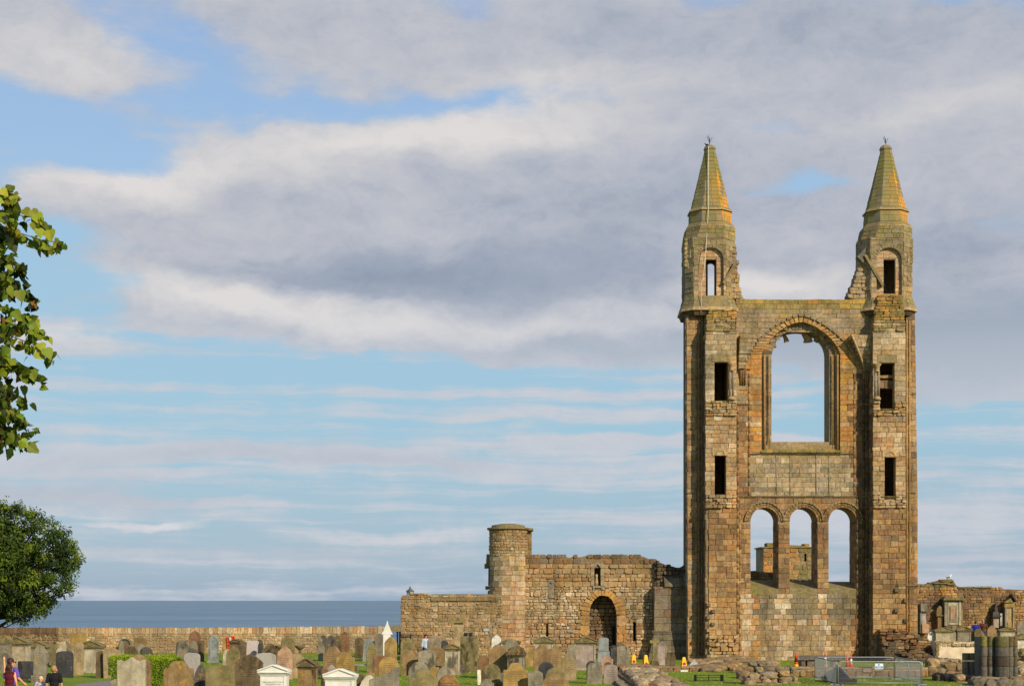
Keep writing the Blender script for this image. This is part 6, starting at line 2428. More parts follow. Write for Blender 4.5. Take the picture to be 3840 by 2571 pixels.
# stone urn and bowls on stems
for u, lab in ((1125, 'stone bowl on a short stem standing on the grass near the sea wall'), (1049, 'half-hidden stone bowl left of the tall olive-grey round headstone')):
    D = DV(2470)
    k = D / F
    x0 = X(u, D)
    o = thing('stone_bowl', lab, 'urn', (x0, D, 0), 'stone bowls by the sea wall')
    zt = Z(2418, D)
    m = MB()
    m.lathe([(.08, zt - .28), (.2, zt - .2), (.29, zt - .08), (.3, zt)], GC['umber'], 14, (x0, D, 0))
    q = m.build('bowl', 'gravestone', o)
    q['soot'], q['crust'] = .6, .3
    m = MB()
    m.lathe([(.2, 0), (.18, .1), (.09, .16), (.07, zt - .35), (.1, zt - .28)], GC['umber'], 12, (x0, D, 0))
    q = m.build('stem', 'gravestone', o)
    q['soot'], q['crust'] = .6, .3

# large pale slab with a brown one right behind it, in front of the hedge
D = 53.0
k = D / F
x0 = X(494, D)
g = gz(x0, D)
m = MB()
slab(m, outline('hollow', 104 * k, Z(2470, D) - g), .22, GC['pale'])
o = m.build('gravestone', 'gravestone', world=False)
o['soot'], o['crust'] = .15, .1
tag(o, 'big pale grey slab with hollowed shoulders standing in front of the hedge', 'gravestone', GRP)
o.location = (x0, D, g - .02)
o.rotation_euler = (0, 0, -.05)
m = MB()
slab(m, outline('ogee', 96 * k, Z(2450, D + .5) - g), .2, GC['brown'])
o = m.build('gravestone', 'gravestone', world=False)
o['soot'], o['crust'] = .4, .5
tag(o, 'brown crested headstone directly behind the big pale slab at the hedge', 'gravestone', GRP)
o.location = (X(519, D + .5), D + .5, g - .02)
m = MB()
slab(m, outline('peak', 40 * k, Z(2540, D) - g), .3, GC['grey'])
o = m.build('gravestone', 'gravestone', world=False)
o['soot'], o['crust'] = .2, .1
tag(o, 'small low grey stone at the left foot of the big pale slab', 'gravestone', GRP)
o.location = (X(434, D), D + .1, g - .02)

# flat ledger, small flat marker, pyramid stone
m = MB()
m.box(-.35, .35, -.5, .5, 0, .1, GC['rose'], .01)
o = m.build('ledger_stone', 'gravestone', world=False)
tag(o, 'flat pinkish ledger stone on the grass right of the golden shouldered slab', 'gravestone')
place(o, 1352, DV(2494), 0, 0, 0)
m = MB()
m.box(-.17, .17, -.12, .12, 0, .12, GC['white'], .006)
o = m.build('grave_marker', 'white_marble', world=False)
tag(o, 'small flat white marker on the lawn before the third yellow cone', 'marker')
place(o, 2565, DV(2518), 0)
D = DV(2503)
x0 = X(2603, D)
o = thing('pyramid_stone', 'small white-grey gabled stone on a stepped plinth at the foot of the left tower', 'gravestone', (x0, D, 0))
m = MB()
m.box(x0 - .34, x0 + .34, D - .3, D + .3, 0, .13, GC['white'], .004)
q = m.build('plinth', 'gravestone', o)
q['soot'], q['crust'] = .2, 0.0
m = MB()
m.faces([(x0 - .27, D - .22, .13), (x0 + .27, D - .22, .13), (x0 + .27, D + .22, .13), (x0 - .27, D + .22, .13),
         (x0 - .24, D - .2, .2), (x0 + .24, D - .2, .2), (x0 + .24, D + .2, .2), (x0 - .24, D + .2, .2), (x0 - .02, D, .44), (x0 + .02, D, .44)],
        [(0, 1, 5, 4), (1, 2, 6, 5), (2, 3, 7, 6), (3, 0, 4, 7), (4, 5, 9, 8), (6, 7, 8, 9), (5, 6, 9), (7, 4, 8), (3, 2, 1, 0)], GC['granite'])
q = m.build('gabled_block', 'gravestone', o)
q['soot'], q['crust'] = .3, 0.0

# red and white cloth hung over a brown post stone
D = DV(2476)
k = D / F
m = MB()
x0 = X(843, D)
slab(m, outline('round', 13 * k, Z(2388, D)), .2, GC['gold'])
o = m.build('gravestone', 'gravestone', world=False)
o['soot'], o['crust'] = .4, .2
tag(o, 'narrow tan stone post with a red and white cloth hanging at its right', 'gravestone', GRP)
place(o, 842, D, 0, 0, 0)
o = thing('hanging_cloth', 'bright red and white cloth hung over stones near the sea wall', 'cloth', (X(858, D), D, 0))


def cloth(name, mat, pts, y):
    m = MB()
    n = len(pts)
    rows = []
    for j, (ua, ub, v) in enumerate(pts):
        r = []
        for i in range(7):
            u = ua + (ub - ua) * i / 6
            r.append(Vector((X(u, y), y + .03 * sin(i * 2.1 + j * .5), Z(v, y))))
        rows.append(r)
    for a, b in zip(rows, rows[1:]):
        for i in range(6):
            m.poly([b[i], b[i + 1], a[i + 1], a[i]], (1, 1, 1), True)
    q = m.build(name, mat, o)
    md = q.modifiers.new('thick', 'SOLIDIFY')
    md.thickness = .02
    return q


cloth('cloth', 'cloth_red', [(847, 861, 2386), (848, 863, 2395), (849, 865, 2408), (849, 865, 2422), (851, 862, 2431)], D - .15)
cloth('white_band', 'white_plastic', [(858, 866, 2389), (859, 866, 2395), (861, 866, 2402), (862, 867, 2412)], D - .19)
cloth('cloth_end', 'cloth_red', [(867, 879, 2384), (868, 880, 2390), (869, 879, 2396)], D - .15)

# wall monuments on the far right wall
D = 109.6
k = D / F


def wm(name, label, u, parts, mat='gravestone'):
    o = thing(name, label, 'wall monument', (X(u, D), D, gz(X(u, D), D)), 'grave monuments set against the long brown wall')
    for nm, pr, c, pts in parts:
        m = MB()
        cu = sum(p[0] for p in pts) / len(pts)
        n = len(pts)
        a = [(X(p, D), D + .4, Z(v, D)) for p, v in pts] + [(X(p, D), D - pr, Z(v, D)) for p, v in pts]
        m.faces(a, [(i, (i + 1) % n, n + (i + 1) % n, n + i) for i in range(n)] + [tuple(range(n))[::-1], tuple(range(n, 2 * n))], GC[c])
        q = m.build(nm, mat, o)
        q['soot'], q['crust'] = .4, .2
    return o


B = lambda a, b, va, vb: [(a, vb), (b, vb), (b, va), (a, va)]
wm('wall_monument', 'narrow grey wall monument nearest the right tower, slab above a pillar', 3463, [
    ('top_slab', .1, 'grey', B(3452, 3475, 2262, 2290)), ('cornice', .25, 'dgrey', B(3450, 3477, 2290, 2294)), ('panel', .12, 'granite', B(3456, 3471, 2294, 2338)),
    ('left_pilaster', .2, 'grey', B(3449, 3454, 2294, 2372)), ('base', .3, 'pink', B(3454, 3480, 2338, 2372))])
wm('wall_monument', 'pointed-arch sandstone panel on the brown wall left of the big classical monument', 3523, [
    ('arched_panel', .1, 'brown', [(3512, 2305), (3535, 2305), (3536, 2290), (3531, 2276), (3522, 2269), (3514, 2278), (3511, 2292)]),
    ('ledge', .2, 'umber', B(3509, 3538, 2305, 2309)), ('lower_panel', .08, 'brown', B(3516, 3534, 2309, 2360))])
wm('wall_monument', 'big pale classical wall monument with flat projecting cornice and nested panels', 3572, [
    ('cornice', .5, 'olive', [(3531, 2249), (3615, 2249), (3612, 2242), (3600, 2240), (3540, 2236), (3533, 2242)]),
    ('body', .2, 'olive', B(3540, 3608, 2249, 2345)), ('left_pilaster', .3, 'grey', B(3538, 3550, 2250, 2345)), ('right_pilaster', .3, 'pale', B(3592, 3600, 2250, 2343)),
    ('frame', .27, 'pale', B(3552, 3590, 2254, 2340)), ('inner_frame', .31, 'grey', B(3557, 3584, 2270, 2332)), ('panel', .34, 'pink', B(3560, 3576, 2276, 2324)), ('base', .4, 'umber', B(3542, 3606, 2345, 2372))])
wm('wall_monument', 'dark grey wall monument topped by a small urn', 3733, [
    ('urn', .1, 'dgrey', [(3731, 2292), (3739, 2292), (3740, 2280), (3737, 2270), (3735, 2262), (3733, 2262), (3731, 2270), (3728, 2280)]),
    ('upper_block', .15, 'dgrey', B(3722, 3744, 2292, 2306)), ('ledge', .3, 'slate', B(3718, 3750, 2306, 2312)), ('panel', .1, 'rose', B(3724, 3744, 2312, 2352)), ('pilaster', .15, 'granite', B(3748, 3756, 2298, 2345))])
wm('wall_monument', 'orange-stoned wall monument with open steep pediment at the far right', 3784, [
    ('pediment', .3, 'olive', [(3760, 2258), (3796, 2258), (3785, 2243), (3788, 2240)]), ('raking_cornice', .35, 'dgrey', [(3806, 2256), (3810, 2254), (3794, 2226), (3789, 2231)]),
    ('frieze', .2, 'gold', B(3764, 3803, 2259, 2276)), ('body', .1, 'tan', B(3768, 3800, 2276, 2350)), ('left_column', .2, 'grey', B(3766, 3772, 2277, 2350)), ('right_column', .2, 'tan', B(3795, 3801, 2277, 2350)), ('panel', .14, 'gold', B(3778, 3792, 2332, 2352))])

# ------------------------------------------------------------------ cones, signs, fence pen, table tomb, small things
def cone(u0, u1, vt, vb, label, style):
    D = DV(vb)
    if style in ('a', 'b', 'c', 'd'):
        D = DV(2536) + 0.9
    k = D / F
    x0 = X((u0 + u1) / 2, D)
    zb = gz(x0, D) if style == 'y' else Z(vb, D)
    if style != 'y':
        zb = 0.0 if zb < 0.02 else zb
    h = Z(vt, D) - zb
    w = (u1 - u0) * k
    o = thing('traffic_cone' if style != 'y' else 'no_waiting_cone', label, 'cone', (x0, D, zb), 'traffic cones in front of the gable' if style != 'y' else 'yellow no-waiting cones along the kerb wall')
    if style == 'y':
        a, b = w / 2 * .95, w / 2 * .52
        yw = 0.25 if 'pair' in label or 'second' in label else 0.1
        m = MB()
        for s in (1,):
            lo = [(-a, -a, .02), (a, -a, .02), (a, a, .02), (-a, a, .02)]
            md = [(-b * 1.15, -b * 1.15, h * .78), (b * 1.15, -b * 1.15, h * .78), (b * 1.15, b * 1.15, h * .78), (-b * 1.15, b * 1.15, h * .78)]
            hi = [(-b * .8, -b * .8, h), (b * .8, -b * .8, h), (b * .8, b * .8, h), (-b * .8, b * .8, h)]
            m.faces(lo + md + hi, [(3, 2, 1, 0), (0, 1, 5, 4), (1, 2, 6, 5), (2, 3, 7, 6), (3, 0, 4, 7), (4, 5, 9, 8), (5, 6, 10, 9), (6, 7, 11, 10), (7, 4, 8, 11), (8, 9, 10, 11)], (1, 1, 1))
        q = m.build('body', 'yellow_plastic', o, world=False)
        q.rotation_euler = (0, 0, yw)
        m = MB()
        m.box(-a * 1.12, a * 1.12, -a * 1.12, a * 1.12, 0, .022, (1, 1, 1))
        q = m.build('base', 'yellow_plastic', o, world=False)
        q.rotation_euler = (0, 0, yw)
        for rot in (0, -pi / 2):
            y = -(a + (b * 1.15 - a) * .32) - .004
            for nm, mt, r, dy in (('red_ring', 'red_paint', .085, 0), ('disc', 'purple_disc', .06, -.004)):
                m = MB()
                m.tube([(0, y + dy, h * .30), (0, y + dy - .004, h * .30)], r, (1, 1, 1), 16, sm=False)
                q = m.build(nm, mt, o, world=False)
                q.rotation_euler = (0, 0, yw + rot)
            m = MB()
            m.box(-.012, .012, y - .014, y - .010, h * .30 - .055, h * .30 + .055, (1, 1, 1))
            q = m.build('bar', 'red_paint', o, world=False)
            q.rotation_euler = (0, .7, yw + rot) if rot == 0 else (0, 0, yw + rot)
            if rot == 0:
                q.rotation_euler = (0, 0, yw)
        return
    r0, r1 = w * .36, w * .10
    R_ = lambda t: r0 + (r1 - r0) * t
    bands = dict(a=[(0, .2, 'yellow_plastic'), (.2, .36, 'orange_plastic'), (.36, .62, 'dark_wood'), (.62, 1, 'orange_plastic')],
                 b=[(0, .18, 'yellow_plastic'), (.18, .28, 'orange_plastic'), (.28, .72, 'white_plastic'), (.72, 1, 'orange_plastic')],
                 c=[(0, 1, 'orange_plastic')],
                 d=[(0, .25, 'orange_plastic'), (.25, .62, 'white_plastic'), (.62, 1, 'orange_plastic')])[style]
    nm = 0
    for a, b, mt in bands:
        m = MB()
        m.lathe([(R_(a), .035 + (h - .035) * a + .0005), (R_(b), .035 + (h - .035) * b)], (1, 1, 1), 16)
        m.build('band' if mt != 'orange_plastic' else 'cone_body', mt, o, world=False)
    m = MB()
    c = w * .5
    m.box(-c, c, -c, c, 0, .034, (1, 1, 1), .003)
    m.build('base', 'yellow_plastic' if style in 'ab' else ('orange_plastic' if style == 'd' else 'dark_wood'), o, world=False)


cone(2366, 2386, 2453, 2489, 'first yellow no-waiting cone from the left, beside the black-centred headstone', 'y')
cone(2410, 2432, 2454, 2502, 'second yellow no-waiting cone, just left of the ringed cross', 'y')
cone(2554, 2575, 2462, 2498, 'third yellow no-waiting cone, next to the small gabled stone', 'y')
cone(2973, 2998, 2447, 2502, 'orange traffic cone with dark band and yellow base left of the stone table', 'a')
cone(3082, 3107, 2448, 2502, 'orange and white traffic cone with yellow base before the stone table', 'b')
cone(3168, 3186, 2450, 2501, 'all-orange traffic cone right of the stone table', 'c')
cone(3182, 3201, 2450, 2501, 'orange cone with white band touching the all-orange one', 'd')

# stone table of the altar: slab on rough supports
D = DV(2536) + 2.2
o = thing('stone_table', 'long dark stone slab resting on rough blocks before the gable foot', 'stone table', (X(3080, D), D, 0))
m = MB()
slab_pts = [(2996, 2462), (3172, 2466), (3172, 2476), (3060, 2476), (3010, 2474), (2998, 2468)]
m.hexa([(X(2998, D + 1.3), D + 1.3, Z(2471, D)), (X(3172, D + 1.3), D + 1.3, Z(2471, D)), (X(3172, D + 1.3), D + 1.3, Z(2459, D)), (X(2998, D + 1.3), D + 1.3, Z(2459, D)),
        (X(3000, D), D, Z(2472, D)), (X(3171, D), D, Z(2474, D)), (X(3171, D), D, Z(2461, D)), (X(2996, D), D, Z(2459, D))], ST['slate'])
m.build('slab', 'dark_masonry', o)
for a, b in ((3008, 3022), (3030, 3066), (3128, 3156)):
    m = MB()
    m.box(X(a, D), X(b, D), D + .1, D + 1.0, 0, Z(2475, D), pick('tan slate ochre'), .02)
    m.build('support', 'masonry', o)

# steel mesh pen of four panels
DF_, DBk = 67.0, 72.3
corners = {'fl': (X(3138, DF_), DF_), 'fr': (X(3459, DF_), DF_), 'bl': (X(3056, DBk), DBk), 'br': (X(3357, DBk), DBk)}


def panel(a, b, label, hgt=.98, mid=False):
    A, B = Vector((*corners[a], 0)), Vector((*corners[b], 0))
    d = (B - A).normalized()
    A, B = A + d * .05, B - d * .05
    o = thing('fence_panel', label, 'fence panel', (A.x, A.y, 0), 'steel mesh fence panels round the dig')
    L_ = (B - A).length
    r = .12
    P = lambda s, z: A + d * s + Vector((0, 0, z))
    m = MB()
    pts = [P(0, .06), P(0, hgt - r)] + [P(r - r * cos(t), hgt - r + r * sin(t)) for t in (pi / 8, pi / 4, 3 * pi / 8)] + [P(r, hgt), P(L_ - r, hgt)] + [P(L_ - r + r * sin(t), hgt - r + r * cos(t)) for t in (pi / 8, pi / 4, 3 * pi / 8)] + [P(L_, hgt - r), P(L_, .06)]
    m.tube(pts, .023, (1, 1, 1), 8)
    m.build('frame', 'galvanised', o)
    m = MB()
    m.tube([P(0.02, .10), P(L_ - .02, .10)], .018, (1, 1, 1), 6)
    m.build('bottom_rail', 'galvanised', o)
    if mid:
        m = MB()
        m.tube([P(L_ * .5, .1), P(L_ * .5, hgt)], .018, (1, 1, 1), 6)
        m.build('upright', 'galvanised', o)
    m = MB()
    n = int(L_ / .042)
    for i in range(1, n):
        s = L_ * i / n
        m.tube([P(s, .1), P(s, hgt - .01)], .0032, (1, 1, 1), 4, cap=False, sm=False)
    for z in (.3, .5, .7, .86):
        m.tube([P(.02, z), P(L_ - .02, z)], .003, (1, 1, 1), 4, cap=False, sm=False)
    q = m.build('mesh_infill', 'galvanised', o)
    for s in (.15, L_ - .15):
        m = MB()
        m.box(-.03, .03, -.22, .22, 0, .05, (1, 1, 1))
        q = m.build('foot', 'galvanised', o, world=False)
        p = P(s, 0) - o.location
        q.location = (p.x, p.y, 0.0)
        q.rotation_euler = (0, 0, math.atan2(d.y, d.x))
    return o, P, L_


pf, PF, LF = panel('fl', 'fr', 'front steel mesh fence panel of the pen, nearest the viewer')
panel('bl', 'br', 'back steel mesh fence panel of the pen, nearest the gable')
panel('bl', 'fl', 'left side steel mesh fence panel of the pen, seen obliquely', mid=True)
panel('br', 'fr', 'right side steel mesh fence panel of the pen, seen obliquely', mid=True)


def board(name, label, u0, u1, v0, v1, D, mat, extra=()):
    o = thing(name, label, 'sign', (X((u0 + u1) / 2, D), D, Z((v0 + v1) / 2, D)))
    m = MB()
    m.box(X(u0, D), X(u1, D), D - .012, D, Z(v1, D), Z(v0, D), (1, 1, 1))
    m.build('board', mat, o)
    for nm, mt, a, b, c, d2 in extra:
        m = MB()
        m.box(X(a, D), X(b, D), D - .018, D - .0125, Z(d2, D), Z(c, D), (1, 1, 1))
        m.build(nm, mt, o)
    return o


o = board('safety_sign', 'white and blue safety sign hanging on the front fence panel', 3281, 3312, 2486, 2507, DF_ - .035, 'white_plastic', [('blue_panel', 'blue_paint', 3283, 3310, 2496, 2504)])
m = MB()
Ds = DF_ - .055
m.tube([(X(3296, Ds), Ds, Z(2490.5, Ds)), (X(3296, Ds), Ds - .004, Z(2490.5, Ds))], .032, (1, 1, 1), 14, sm=False)
m.build('symbol', 'blue_paint', o)
for k_ in range(2):
    m = MB()
    m.box(X(3286 + k_ * 3, Ds), X(3307 - k_ * 3, Ds), Ds - .003, Ds, Z(2499.6 + k_ * 2.8, Ds), Z(2498.2 + k_ * 2.8, Ds), (1, 1, 1))
    m.build('lettering', 'white_plastic', o)
o = board('information_board', 'small dark brown information board on the far side of the pen', 3234, 3271, 2498, 2524, DBk - .035, 'brown_sign',
          [('lettering', 'rope', 3237, 3268, 2504 + 4 * i, 2505.2 + 4 * i) for i in range(4)])

# tarpaulin heap and crate inside the pen
D = 68.6
m = MB()
nx, ny = 26, 12
gr = {}
x0, x1 = X(3092, 70), X(3186, 70)
for j in range(ny + 1):
    for i in range(nx + 1):
        s, t = i / nx, j / ny
        x = x0 + (x1 - x0) * s
        y = 68.6 + 2.2 * t
        e = sin(pi * min(1, max(0, s))) ** .6 * sin(pi * t) ** .6
        z = e * (.80 - .45 * s) * (1 + .35 * nz(x, y, 2.3)) + .04 * nz(x, y, 7) * e
        gr[i, j] = len(m.v)
        m.v.append((x, y, max(0.0, z) + .005))
for j in range(ny):
    for i in range(nx):
        m.f.append((gr[i, j], gr[i + 1, j], gr[i + 1, j + 1], gr[i, j + 1]))
        m.c.append((1, 1, 1))
        m.smooth.append(True)
q = m.build('tarpaulin', 'tarpaulin', None, (X(3140, 69.5), 69.5, 0))
tag(q, 'crumpled black tarpaulin heap inside the mesh pen', 'tarpaulin')
D = 67.8
o = thing('wooden_crate', 'dark brown plank crate on the grass inside the front of the pen', 'crate', (X(3178, D), D, 0))
xa, xb = X(3150, D), X(3213, D)
for i in range(2):
    m = MB()
    m.box(xa, xb, D, D + .02, .02 + .10 * i, .11 + .10 * i, (1, 1, 1), .002)
    m.build('plank', 'dark_wood', o)
for i in range(2):
    m = MB()
    m.box(xb - .02, xb, D + .021, D + .8, .02 + .10 * i, .11 + .10 * i, (1, 1, 1), .002)
    m.build('plank', 'dark_wood', o)
m = MB()
m.box(xa, xb - .021, D + .021, D + .8, .015, .05, (1, 1, 1))
m.build('floor', 'dark_wood', o)

# low black rail on the lawn
D = DV(2552)
k = D / F
o = thing('low_rail', 'low black three-bar railing standing on the left lawn', 'railing', (X(2660, D), D, 0))
for a, b in ((2605, 2612), (2704, 2713)):
    m = MB()
    m.box(X(a, D), X(b, D), D - .05, D + .3, 0, .27, (1, 1, 1))
    m.build('end_post', 'black_iron', o)
for z in (.26, .15, .05):
    m = MB()
    m.box(X(2612, D) + .001, X(2704, D) - .001, D, D + .03, z - .012, z + .012, (1, 1, 1))
    m.build('bar', 'black_iron', o)
m = MB()
m.box(X(2656, D), X(2659, D), D - .012, D - .001, 0, .25, (1, 1, 1))
m.build('middle_post', 'black_iron', o)
# window board behind the very tall headstone, thin iron crook
D = 95.75
o = thing('window_board', 'small dark shuttered opening in the pale rubble wall right of the column tomb', 'window', (X(1755, D), D, Z(2378, D)))
for a, b in ((1741, 1754.4), (1756.6, 1770)):
    m = MB()
    m.box(X(a, D), X(b, D), D - .03, D + .1, Z(2386, D), Z(2371, D), (1, 1, 1))
    m.build('pane', 'tarpaulin', o)
m = MB()
m.box(X(1754.5, D), X(1756.5, D), D - .05, D + .1, Z(2386, D), Z(2371, D), (1, 1, 1))
m.build('mullion', 'galvanised', o)
D = DV(2540)
x0 = X(1635, D)
m = MB()
zt = Z(2462, D)
m.tube([(x0, D, 0), (x0, D, zt - .05)] + [(x0 + .05 - .05 * cos(t), D, zt - .05 + .05 * sin(t)) for t in (pi / 4, pi / 2, 3 * pi / 4, pi, 1.3 * pi)], .013, (1, 1, 1), 6)
q = m.build('iron_crook', 'black_iron', None, (x0, D, 0))
tag(q, 'thin black iron rod with a hooked top beside the dark-centred headstone', 'rod')

# ------------------------------------------------------------------ hedge, trees
def leaf(m, c, s, n, col, fold=.25, bend=.15):
    n = n.normalized()
    a = n.cross(Vector((u2(-1, 1), u2(-1, 1), u2(-.3, .3)))).normalized()
    b = n.cross(a)
    c = Vector(c)
    m.poly([c - a * s * .5, c + b * s * .32 + n * s * fold * .3, c + a * s * .55 - n * s * bend, c - b * s * .32 + n * s * fold * .3], col)


def gcol(base, j=.25):
    k = 1 + u2(-j, j)
    return (base[0] * k * u2(.85, 1.15), base[1] * k, base[2] * k * u2(.8, 1.2))


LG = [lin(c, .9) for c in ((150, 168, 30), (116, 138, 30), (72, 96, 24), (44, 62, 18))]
o = thing('hedge', 'clipped bright green hedge block among the gravestones', 'hedge', (X(541, 62.5), 62.5, gz(X(541, 62.5), 62.5)))
ux0, ux1 = X(418, 62), X(664, 62)
zt = Z(2460, 62)
m = MB()
m.box(ux0 + .12, ux1 - .12, 61.62, 63.5, .1, zt - .12, lin((34, 46, 14)))  # solid dark green box filling the inside behind the leaves
m.build('dark_core', 'leaf', o)
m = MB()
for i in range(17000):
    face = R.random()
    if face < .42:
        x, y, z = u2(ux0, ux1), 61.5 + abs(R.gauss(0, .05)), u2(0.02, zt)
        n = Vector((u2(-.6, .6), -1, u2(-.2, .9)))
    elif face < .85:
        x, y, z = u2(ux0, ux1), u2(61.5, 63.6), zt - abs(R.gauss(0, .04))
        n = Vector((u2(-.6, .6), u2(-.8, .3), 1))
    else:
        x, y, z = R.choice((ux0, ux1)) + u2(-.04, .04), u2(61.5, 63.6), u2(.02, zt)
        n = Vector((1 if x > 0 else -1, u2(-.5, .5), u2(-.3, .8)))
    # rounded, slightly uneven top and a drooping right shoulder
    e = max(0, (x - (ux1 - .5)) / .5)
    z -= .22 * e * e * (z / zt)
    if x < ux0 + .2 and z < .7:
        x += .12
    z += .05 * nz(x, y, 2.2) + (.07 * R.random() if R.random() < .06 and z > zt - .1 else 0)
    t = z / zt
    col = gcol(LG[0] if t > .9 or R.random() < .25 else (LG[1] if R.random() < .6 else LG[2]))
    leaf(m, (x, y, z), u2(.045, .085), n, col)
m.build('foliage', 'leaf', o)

# tree behind the sea wall at the left
D = 113.0
k = D / F
tx, ty = X(-30, D), D
o = thing('round_tree', 'dark green broad-crowned tree behind the left end of the sea wall', 'tree', (tx, ty, 0))
m = MB()
m.tube([(tx, ty, 0), (tx + .1, ty, 1.0), (tx - .1, ty, 2.0), (tx, ty, 4.0), (tx + .3, ty, 7.0)], [.42, .34, .28, .2, .06], ST['soot'], 9)
m.build('trunk', 'bark', o)
m = MB()
edge = [(90, 22), (78, 235), (62, 250), (48, 262), (35, 268), (22, 262), (8, 290), (-5, 275), (-18, 292), (-30, 262), (-45, 250), (-58, 236), (-72, 225), (-90, 222)]
cx_, cz_ = X(18, D), Z(2112, D)
rad = {90: 236, 75: 240, 60: 232, 50: 238, 40: 240, 25: 270, 10: 286, -5: 272, -18: 288, -30: 262, -45: 250, -60: 244, -75: 222, -90: 215}
ks = sorted(rad)


def rr_(a):
    for p, q in zip(ks, ks[1:]):
        if a <= q:
            return rad[p] + (rad[q] - rad[p]) * (a - p) / (q - p)
    return 236


clumps = []
while len(clumps) < 760:
    a = u2(-180, 180)
    fr = R.random() ** .45
    ph = a if abs(a) <= 90 else (180 - abs(a)) * (1 if a > 0 else -1)
    r = rr_(ph) * k * (1 + .10 * nz(a, 1, .11) + .08 * nz(a, 2, .4))
    y = u2(-1, 1)
    s = sqrt(max(0, 1 - y * y))
    x = cx_ + r * fr * s * cos(radians(a))
    z = cz_ + r * fr * s * sin(radians(a)) * (1 if a > 0 else .98)
    if z < 1.75 or nz(x * 1.0, z * 1.3, .55) + nz(x, z + y, 1.3) * .5 < -.55:
        continue
    clumps.append((x, ty + y * 4.2, z, r))
for i, (x, y, z, r) in enumerate(clumps):
    if i % 5 == 0:
        A = Vector((tx + u2(-.1, .2), ty, 2.0 + max(0, (z - 2)) * .35))
        B = Vector((x, y, z))
        mid = A.lerp(B, .5) + Vector((0, 0, u2(-.5, .2)))
        m.tube([A, mid, B], [.09, .05, .015], ST['soot'], 5)
m.tube([(tx + .1, ty - .3, 1.6), (X(10, D), ty - .5, Z(2345, D)), (X(52, D), ty - .8, Z(2322, D)), (X(110, D), ty - 1, Z(2312, D)), (X(160, D), ty - 1, Z(2290, D))], [.16, .12, .08, .05, .02], ST['soot'], 6)
m.tube([(tx + .2, ty, 2.4), (X(120, D), ty - .4, Z(2260, D)), (X(230, D), ty - .6, Z(2228, D)), (X(290, D), ty - .6, Z(2215, D))], [.14, .08, .04, .015], ST['soot'], 6)
m.build('branches', 'bark', o)
m = MB()
TG = [lin(c, .95) for c in ((112, 130, 34), (80, 100, 26), (56, 74, 20), (38, 54, 16))]
for (x, y, z, r) in clumps:
    cr = u2(.3, .62)
    base = TG[R.choice((0, 1, 1, 2, 2, 3))]
    for j in range(int(62 * cr / .45)):
        d = Vector((R.gauss(0, 1), R.gauss(0, 1), R.gauss(0, .75)))
        d.normalize()
        q = Vector((x, y, z)) + d * cr * R.random() ** .4
        leaf(m, q, u2(.13, .25), d + Vector((u2(-.6, .6), u2(-.9, .1), u2(.1, .9))), gcol(base, .3))
for (a, b) in ((22, 1873), (86, 1880), (112, 1922), (142, 1930), (178, 1944), (232, 1970), (262, 1992), (268, 2052), (304, 2080), (296, 2140), (286, 2190), (298, 2196), (282, 2228), (228, 2268), (172, 2298), (150, 2326), (200, 2278), (60, 2318), (110, 2326)):
    for j in range(70):
        t = R.random()
        P = Vector((X(a, D), ty - .4, Z(b, D))).lerp(Vector((cx_, ty - .4, cz_)), t * .22)
        q = P + Vector((R.gauss(0, .12 + .2 * t), R.gauss(0, .4), R.gauss(0, .14 + .2 * t)))
        leaf(m, q, u2(.09, .17), Vector((u2(-.6, .6), -1, u2(.1, .9))), gcol(TG[R.choice((0, 1, 2))], .3))
m.build('foliage', 'leaf', o)

# near tree whose leaves hang into the frame at the left
D = 12.0
o = thing('leafy_tree', 'near tree with large yellow-green leaves hanging into the left edge', 'tree', (-6.3, 12.4, gz(-6.3, 12.4)))
m = MB()
g = gz(-6.3, 12.4)
m.tube([(-6.3, 12.4, g - .2), (-6.25, 12.4, 3.0), (-6.1, 12.3, 5.5), (-5.8, 12.2, 8.0)], [.26, .2, .15, .08], ST['soot'], 10)
m.build('trunk', 'bark', o)
bd = [(735, 46), (765, 30), (785, 10), (798, 100), (830, 186), (862, 200), (880, 205), (925, 118), (955, 80), (1000, 92), (1040, 104), (1065, 95), (1095, 85), (1115, 125), (1132, 60), (1145, 14), (1165, 20), (1185, 66), (1220, 118), (1243, 178), (1262, 110), (1290, 128), (1300, 190), (1325, 222), (1352, 205), (1372, 170), (1390, 95),
      (1415, 168), (1440, 120), (1470, 110), (1505, 122), (1530, 90), (1560, 100), (1585, 122), (1620, 96), (1650, 112), (1680, 150), (1702, 150), (1712, 40)]
bf = prof(bd)
tw = MB()
lf = MB()
NG = [lin(c, .9) for c in ((156, 166, 42), (128, 142, 34), (92, 108, 28), (58, 72, 22), (36, 46, 20))]


def big_leaf(c, s, n, up, col):
    """heart-shaped, toothed, folded along the midrib"""
    n = n.normalized()
    a = (up - n * up.dot(n)).normalized()
    b = n.cross(a)
    c = Vector(c)
    half = [(-.02, 0), (-.1, .2), (.02, .42), (.2, .5), (.38, .46), (.55, .36), (.66, .3), (.8, .18), (1.02, 0)]
    cur = lambda t: -n * (.22 * t * t) * s
    for sg in (1, -1):
        mid = [c + a * s * p[0] + cur(p[0]) for p in ((-.02, 0), (.5, 0), (1.02, 0))]
        pts = [c + a * s * (p + u2(-.02, .02)) + b * sg * s * (q * u2(.9, 1.05)) + n * s * (.10 * q) + cur(p) for p, q in half[1:-1]]
        cc = tuple(x * u2(.9, 1.1) for x in col)
        lf.poly(([mid[0]] + pts[:4] + [mid[1]])[::sg], cc, True)
        lf.poly(([mid[1]] + pts[3:] + [mid[2]])[::sg], cc, True)


